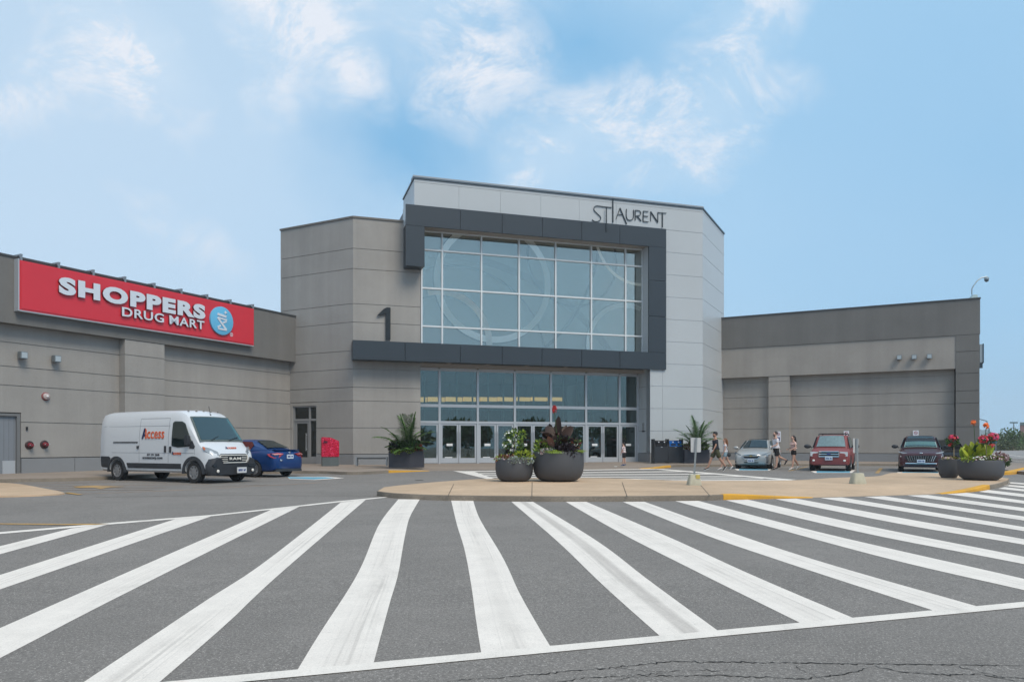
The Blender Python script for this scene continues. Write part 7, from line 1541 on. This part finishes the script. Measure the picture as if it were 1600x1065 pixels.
q = at(1553, 705.5); t = root('road_sign', tuple(q), 0, 'blue sign on a post beside the far shrubs', 'sign'); k = q.y / FPX
mb = MB(); mb.box((q.x - 2 * k, q.y, q.z + 14 * k), (q.x + 4.5 * k, q.y + 0.1, q.z + 24 * k)); build('plate', mb, mat('road_sign_blue', (0.03, 0.12, 0.27), 0.4), t); mb = MB(); mb.box((q.x - 0.6 * k, q.y + 0.02, q.z), (q.x + 0.6 * k, q.y + 0.09, q.z + 14 * k)); mb.box((q.x + 3 * k, q.y + 0.02, q.z), (q.x + 4 * k, q.y + 0.09, q.z + 14 * k)); build('post', mb, MATS['lamp_pole'], t)
sheet('road', [Vector(p) for p in ((34, 60), (300, 60), (300, 117), (34, 117))], ground_mat('light_asphalt', (0.25, 0.24, 0.235), (0.4, 0.38, 0.36)), 0.004)
line2('lane_line', [(1566, 709), (1600, 713.5), (1700, 728)], 0.14, PAINT, 0.010)
line2('lane_line', [(1562, 717.5), (1600, 721), (1650, 727)], 0.12, PAINT, 0.010)
# wood behind the photographer: seen only as the dark green reflection in the doors
tm = MB()
for k in range(46):
    x = -120 + k * 6.5 + rp.uniform(-2, 2); y = -62 + rp.uniform(-6, 6); h = rp.uniform(5, 9)
    for _ in range(5):
        c = Vector((x + rp.uniform(-2, 2), y + rp.uniform(-2, 2), gz(y) + h * rp.uniform(0.3, 0.75))); tuft(tm, c, (2.6, 2.6, h * 0.28), 60, 1.5, 1.0, (0, 1), 0.2, 0.2)
tag(pbuild('woodland', tm, [G1, OLV], None), 'belt of dark green trees across the road behind the car park', 'woodland', kind='stuff')
# ------------------------------------------------------------------ people
SKINM = mat('skin', (0.42, 0.23, 0.16), 0.6); SKINP = mat('pale_skin', (0.50, 0.30, 0.23), 0.6); EYE = mat('eye_dark', (0.02, 0.015, 0.012), 0.3)
def skinmesh(nodes, edges, sub=2):
    """continuous surface grown round a jointed skeleton: nodes = [(pos, radius)] with the pelvis first"""
    me = bpy.data.meshes.new('skeleton'); me.from_pydata([tuple(p) for p, r in nodes], edges, [])
    bm = bmesh.new(); bm.from_mesh(me); lay = bm.verts.layers.skin.verify(); bm.verts.ensure_lookup_table()
    for v, (p, r) in zip(bm.verts, nodes): v[lay].radius = tuple(q * (1.14 if q > 0.033 else 1.0) for q in (r if isinstance(r, tuple) else (r, r))); v[lay].use_root = False
    bm.verts[0][lay].use_root = True; bm.to_mesh(me); bm.free()
    ob = bpy.data.objects.new('skin_tmp', me); COL.objects.link(ob); m = ob.modifiers.new('s', 'SKIN'); m.use_smooth_shade = True; m.branch_smoothing = 0.4
    q = ob.modifiers.new('u', 'SUBSURF'); q.levels = sub; q.render_levels = sub
    res = evaluated(ob); bpy.data.objects.remove(ob)
    for p in res.polygons: p.use_smooth = True
    return res
def person(loc, rz, H, label, front_knee, legs, arms, shirt, shorts, hairc, skin=SKINM, short_len=0.55, sleeve=0.5, hair='short', cap=None, beard=False, shoe=None, shoe_sole=None, crop=0.0, girl=False, look=0.0, extra=None, lean=0.03):
    """legs: ((thigh angle, knee bend) left, right) in degrees forward; arms: ((forward, elbow) left, right)"""
    k = H / 1.75; t = root('person', (0, 0, 0), 0, label, 'person'); TM[t.name] = Matrix.Identity(4)
    sw = 0.155 if girl else 0.185; hw = 0.095 if girl else 0.09
    pel = Vector((0, 0, 0.93)); ch = Vector((lean * 0.7, 0, 1.27)); nk = Vector((lean, 0, 1.47))
    N_ = [(pel, (0.135, 0.105)), (Vector((lean * .3, 0, 1.07)), (0.115 if not girl else 0.095, 0.10)), (ch, (0.15 if not girl else 0.12, 0.11)), (Vector((lean, 0, 1.40)), (0.11, 0.085)), (nk, 0.052), (nk + Vector((0.012, 0, 0.07)), 0.058), (nk + Vector((0.022, 0, 0.14)), (0.074, 0.086)), (nk + Vector((0.015, 0, 0.215)), (0.074, 0.088)), (nk + Vector((0.01, 0, 0.255)), 0.045)]
    E_ = [(0, 1), (1, 2), (2, 3), (3, 4), (4, 5), (5, 6), (6, 7), (7, 8)]
    # nose
    N_.append((nk + Vector((0.118, 0, 0.145)), 0.014)); E_.append((6, 9))
    J = {}
    def chain(start, pts):
        prev = start
        for p, r in pts: N_.append((p, r)); E_.append((prev, len(N_) - 1)); prev = len(N_) - 1
        return prev
    def rot(v, a): return Vector((v.x * math.cos(R(a)) - v.z * math.sin(R(a)), v.y, v.x * math.sin(R(a)) + v.z * math.cos(R(a))))
    for s, (ta, kb) in zip((1, -1), legs):
        hip = pel + Vector((0, s * hw, -0.05)); th = rot(Vector((0, 0, -0.43)), ta); kn = hip + th; sh_ = rot(Vector((0, 0, -0.42)), ta - kb); an = kn + sh_
        foot = rot(Vector((0.13, 0, -0.045)), max(-35, min(20, (ta - kb) * 0.8)) if kb > 8 else 0)
        chain(0, [(hip, 0.088), (hip + th * 0.5, 0.078), (kn, 0.053), (kn + sh_ * 0.35, 0.054), (an, 0.034), (an + foot * 0.5 + Vector((0, 0, -0.02)), 0.032), (an + foot, 0.028)]); J[s] = (hip, kn, an, foot)
    AR = {}
    for s, (fa, eb, out) in zip((1, -1), arms):
        so_ = Vector((lean, s * sw, 1.395)); ua = rot(Vector((0, s * 0.05 + s * out, -0.28)), fa); el = so_ + ua; fo = rot(Vector((0, -s * 0.02, -0.245)), fa + eb); wr = el + fo; hd = fo.normalized()
        pm = wr + hd * 0.075; side = Vector((hd.z, 0, -hd.x)).normalized()
        e = chain(3, [(so_, 0.052), (so_ + ua * 0.5, 0.042), (el, 0.034), (el + fo * 0.3, 0.035), (wr, 0.022)]); w_id = e
        N_.append((pm, (0.032, 0.014))); E_.append((w_id, len(N_) - 1)); p_id = len(N_) - 1
        for f, (o_, L_) in enumerate(((-0.027, 0.062), (-0.009, 0.072), (0.009, 0.068), (0.026, 0.052))):
            b_ = pm + side * o_ + hd * 0.012; m_ = b_ + hd * L_ * 0.5 + Vector((0, -s * 0.006, 0)); e_ = b_ + hd * L_ + Vector((0, -s * 0.020, 0)); N_.extend([(b_, 0.009), (m_, 0.0085), (e_, 0.007)]); q0 = len(N_) - 3; E_.extend([(p_id, q0), (q0, q0 + 1), (q0 + 1, q0 + 2)])
        tb = wr + hd * 0.025 + side * 0.030; N_.extend([(tb, 0.011), (tb + hd * 0.035 + side * 0.016, 0.009)]); q0 = len(N_) - 2; E_.extend([(w_id, q0), (q0, q0 + 1)]); AR[s] = (so_, el, wr, ua, pm)
    def fin(name, me, m, parent=t):
        me.transform(Matrix.Scale(k, 4)); me.name = name; return link_mesh(name, me, m, parent, False)
    fin('body', skinmesh(N_, E_, 2), skin)
    # shirt
    z0 = 0.98 + crop; S_ = [(Vector((lean * .3, 0, 1.10 + crop * 0.5)), (0.150 if not girl else 0.118, 0.125 if not girl else 0.108)), (Vector((lean * .1, 0, z0)), (0.155 if not girl else 0.115, 0.130 if not girl else 0.108)), (ch, (0.172 if not girl else 0.135, 0.130)), (Vector((lean, 0, 1.41)), (0.115, 0.10)), (nk + Vector((-0.004, 0, -0.03)), 0.068)]; SE = [(0, 1), (0, 2), (2, 3), (3, 4)]
    for s in (1, -1):
        so_, el, wr, ua, pm = AR[s]; n0 = len(S_); S_ += [(so_ + Vector((0, 0, 0.002)), 0.066), (so_ + ua * sleeve, 0.060), (so_ + ua * (sleeve + 0.25), 0.062)]; SE += [(3, n0), (n0, n0 + 1), (n0 + 1, n0 + 2)]
    fin('shirt', skinmesh(S_, SE, 2), shirt)
    P_ = [(pel + Vector((0, 0, 0.01)), (0.150, 0.125)), (pel + Vector((0, 0, 0.10)), (0.145 if not girl else 0.112, 0.118))]; PE = [(0, 1)]
    for s in (1, -1):
        hip, kn, an, foot = J[s]; th = kn - hip; n0 = len(P_); P_ += [(hip + th * 0.12, 0.108), (hip + th * short_len, 0.100 if short_len > .5 else 0.104), (hip + th * (short_len + 0.22), 0.094)]; PE += [(0, n0), (n0, n0 + 1), (n0 + 1, n0 + 2)]
    fin('shorts', skinmesh(P_, PE, 2), shorts)
    for s in (1, -1):
        hip, kn, an, foot = J[s]; d = foot.normalized(); mb = MB(); up = Vector((0, 0, 1)); b0 = an - d * 0.075 + Vector((0, 0, -0.05)); rg_ = []
        for f, w, h in ((0, 0.028, 0.05), (0.10, 0.040, 0.085), (0.35, 0.043, 0.085), (0.6, 0.047, 0.062), (0.85, 0.044, 0.05), (1.0, 0.022, 0.03)):
            c_ = b0 + d * 0.285 * f; sd = d.cross(up).normalized(); un = sd.cross(d); rg_.append([(c_ + sd * w * math.cos(a) + un * (h / 2 + h / 2 * math.sin(a) - 0.02)) * k for a in [2 * math.pi * q / 10 for q in range(10)]])
        mb.loft(rg_, 0, True, True); sh_o = build('shoe', mb, shoe or BLK, t, ang=60, local=True)
        if shoe_sole: mb = MB(); q = b0 + d * 0.14; M = Matrix.Translation((q + Vector((0, 0, -0.018))) * k) @ d.to_track_quat('X', 'Z').to_matrix().to_4x4(); mb.box((-0.14 * k, -0.045 * k, -0.012 * k), (0.145 * k, 0.045 * k, 0.010 * k), M); TM[sh_o.name] = Matrix.Identity(4); build('sole', mb, shoe_sole, sh_o, bevel=0.008, local=True)
    hc = nk + Vector((0.0, 0, 0.165)); mb = MB()
    mb.ball((hc + Vector((-0.022, 0, 0.035))) * k, (0.098 * k, 0.088 * k, 0.100 * k), 14)
    if hair == 'long': mb2 = MB(); mb2.tube([(hc + Vector(o)) * k for o in ((-0.055, 0, 0.05), (-0.085, 0, -0.05), (-0.10, 0, -0.16), (-0.115, 0.01, -0.28), (-0.13, 0.02, -0.36))], [0.075 * k, 0.09 * k, 0.088 * k, 0.065 * k, 0.02 * k], 12); o_h = build('hair', mb, hairc, t, ang=80, local=True); TM[o_h.name] = Matrix.Identity(4); build('long_hair', mb2, hairc, o_h, ang=80, local=True)
    else: build('hair', mb, hairc, t, ang=80, local=True)
    if beard: mb = MB(); mb.ball((nk + Vector((0.052, 0, 0.088))) * k, (0.056 * k, 0.062 * k, 0.048 * k), 12); build('beard', mb, hairc, t, ang=80, local=True)
    for s in (-1, 1):
        mb = MB(); mb.ball((nk + Vector((0.094, s * 0.030, 0.172))) * k, 0.011 * k, 8); build('eye', mb, EYE, t, local=True); mb = MB(); mb.ball((nk + Vector((0.0, s * 0.083, 0.15))) * k, (0.020 * k, 0.010 * k, 0.030 * k), 8); build('ear', mb, skin, t, local=True)
    mb = MB(); mb.ball((nk + Vector((0.098, 0, 0.100))) * k, (0.010 * k, 0.024 * k, 0.007 * k), 8); build('mouth', mb, mat('lip', (0.35, 0.10, 0.09), 0.5), t, local=True)
    if cap:
        mb = MB(); mb.ball((hc + Vector((-0.01, 0, 0.065))) * k, (0.104 * k, 0.094 * k, 0.085 * k), 14); mb.box(((hc + Vector((0.06, -0.065, 0.055))) * k), ((hc + Vector((0.175, 0.065, 0.068))) * k)); build('cap', mb, cap, t, ang=60, local=True)
    if extra: extra(t, k, AR, J, pel)
    # stand on the lower of the two shoes
    bpy.context.view_layer.update(); lo_ = min(v.co.z for c in t.children for v in c.data.vertices)
    t.location = (loc.x, loc.y, loc.z - lo_); t.rotation_euler = (0, 0, rz); return t
LEFTW = R(180)
TEE = mat('navy_black_tee', (0.014, 0.017, 0.026), 0.9, var=0.2, vscale=8); OLIV = mat('olive_shorts', (0.055, 0.055, 0.024), 0.9, var=0.15, vscale=8); HBK = mat('dark_hair', (0.014, 0.010, 0.008), 0.5); HBR = mat('brown_hair', (0.16, 0.065, 0.025), 0.55); WTE = mat('white_tee', (0.62, 0.60, 0.64), 0.9, var=0.06, vscale=7); BSH = mat('black_shorts', (0.010, 0.009, 0.011), 0.9); PNK = mat('pale_pink_top', (0.62, 0.42, 0.38), 0.9); DEN = mat('light_denim', (0.20, 0.29, 0.35), 0.9); WSH = mat('white_shoe', (0.62, 0.62, 0.62), 0.6); BKS = mat('black_shoe', (0.015, 0.015, 0.018), 0.6); BLS = mat('blue_shoe', (0.03, 0.10, 0.25), 0.6)
person(at(1118.5, 735.6), LEFTW + R(4), 1.77, 'bearded person in black cap, dark tee and olive shorts walking left', 0, ((-24, 14), (27, 5)), ((14, 12, 0.03), (-6, 10, 0.05)), TEE, OLIV, HBK, SKINM, 0.62, 0.55, 'short', BKS, True, BKS, WSH)
def bagf(t, k, AR, J, pel):
    pm = AR[-1][4]; mb = MB(); mb.ball(Vector((-0.17, 0.17, 0.80)) * k, (0.11 * k, 0.05 * k, 0.12 * k), 12); build('bag', mb, BKS, t, ang=70, local=True); mb = MB(); mb.tube([Vector((-0.17, 0.17, 0.9)) * k, Vector((-0.05, 0.16, 1.2)) * k, Vector((0.03, 0.10, 1.44)) * k], 0.010, 5); build('bag_strap', mb, BKS, t, local=True)
person(at(1133.5, 734.2), LEFTW - R(6), 1.48, 'person with long brown hair and light denim shorts, half hidden behind the capped walker', 0, ((20, 4), (-20, 16)), ((8, 14, 0.02), (-10, 12, 0.02)), WTE, DEN, HBR, SKINP, 0.32, 0.2, 'long', None, False, WSH, None, 0.0, True, 0, bagf)
def cupf(t, k, AR, J, pel):
    pm = AR[1][4] * k; mb = MB(); mb.lathe([(0.028, -0.06), (0.036, 0.06), (0.03, 0.07), (0.01, 0.07)], 12, Matrix.Translation(pm + Vector((0.03, 0, 0)))); build('cup', mb, WSH, t, local=True)
person(at(1212.5, 733.6), LEFTW + R(8), 1.78, 'bearded person in white tee and black shorts walking past the silver car', 0, ((2, 0), (-30, 38)), ((8, 62, 0.03), (-10, 10, 0.05)), WTE, BSH, HBK, SKINP, 0.58, 0.5, 'short', None, True, BKS, None, 0.0, False, 0, cupf)
person(at(1240, 733.6), LEFTW + R(14), 1.60, 'person with long dark hair in pale pink cropped top and black shorts', 0, ((12, 4), (-18, 16)), ((2, 62, 0.04), (-22, 88, 0.06)), PNK, BSH, HBK, SKINP, 0.25, 0.35, 'long', None, False, WSH, None, 0.14, True)
# pattern of the child's shirt
ps = bpy.data.materials.new('white_red_print'); ps.use_nodes = True; MATS['white_red_print'] = ps; Lp = ps.node_tree.links.new; bsp = ps.node_tree.nodes['Principled BSDF']; bsp.inputs['Roughness'].default_value = 0.9
tcp = _n(ps, 'ShaderNodeTexCoord'); np_ = _n(ps, 'ShaderNodeTexNoise'); np_.inputs['Scale'].default_value = 14; np_.inputs['Detail'].default_value = 1; Lp(tcp.outputs['Object'], np_.inputs['Vector']); cp_ = _n(ps, 'ShaderNodeValToRGB'); cp_.color_ramp.interpolation = 'CONSTANT'; e = cp_.color_ramp.elements; e[0].color = (0.06, 0.02, 0.05, 1); e[1].position = 0.42; e[1].color = (0.66, 0.62, 0.62, 1); x = e.new(0.58); x.color = (0.42, 0.03, 0.06, 1); x = e.new(0.64); x.color = (0.66, 0.62, 0.62, 1); Lp(np_.outputs[0], cp_.inputs[0]); Lp(cp_.outputs[0], bsp.inputs['Base Color'])
person(at(975, 727.6, 0.10), R(150), 1.17, 'small child in red and white printed shirt standing at the rightmost door', 0, ((4, 2), (-3, 2)), ((6, 16, 0.03), (-4, 12, 0.05)), ps, BSH, HBK, SKINP, 0.6, 0.55, 'short', None, False, BLS)
# ------------------------------------------------------------------ thin summer haze
hb = MB(); hb.box((-690, -690, gz(-690) - 2), (690, 990, 60)); 
me = bpy.data.meshes.new('haze'); me.from_pydata([tuple(p) for p in hb.v], [], hb.f); ho = bpy.data.objects.new('haze', me); COL.objects.link(ho); tag(ho, 'thin pale summer haze filling the air over the car park', 'haze', kind='stuff')
hm_ = bpy.data.materials.new('haze_air'); hm_.use_nodes = True; hn = hm_.node_tree; hn.nodes.clear(); pv_ = hn.nodes.new('ShaderNodeVolumePrincipled'); oo = hn.nodes.new('ShaderNodeOutputMaterial'); pv_.inputs['Color'].default_value = (0.80, 0.88, 0.96, 1); pv_.inputs['Density'].default_value = 0.0006; hn.links.new(pv_.outputs[0], oo.inputs['Volume']); me.materials.append(hm_)
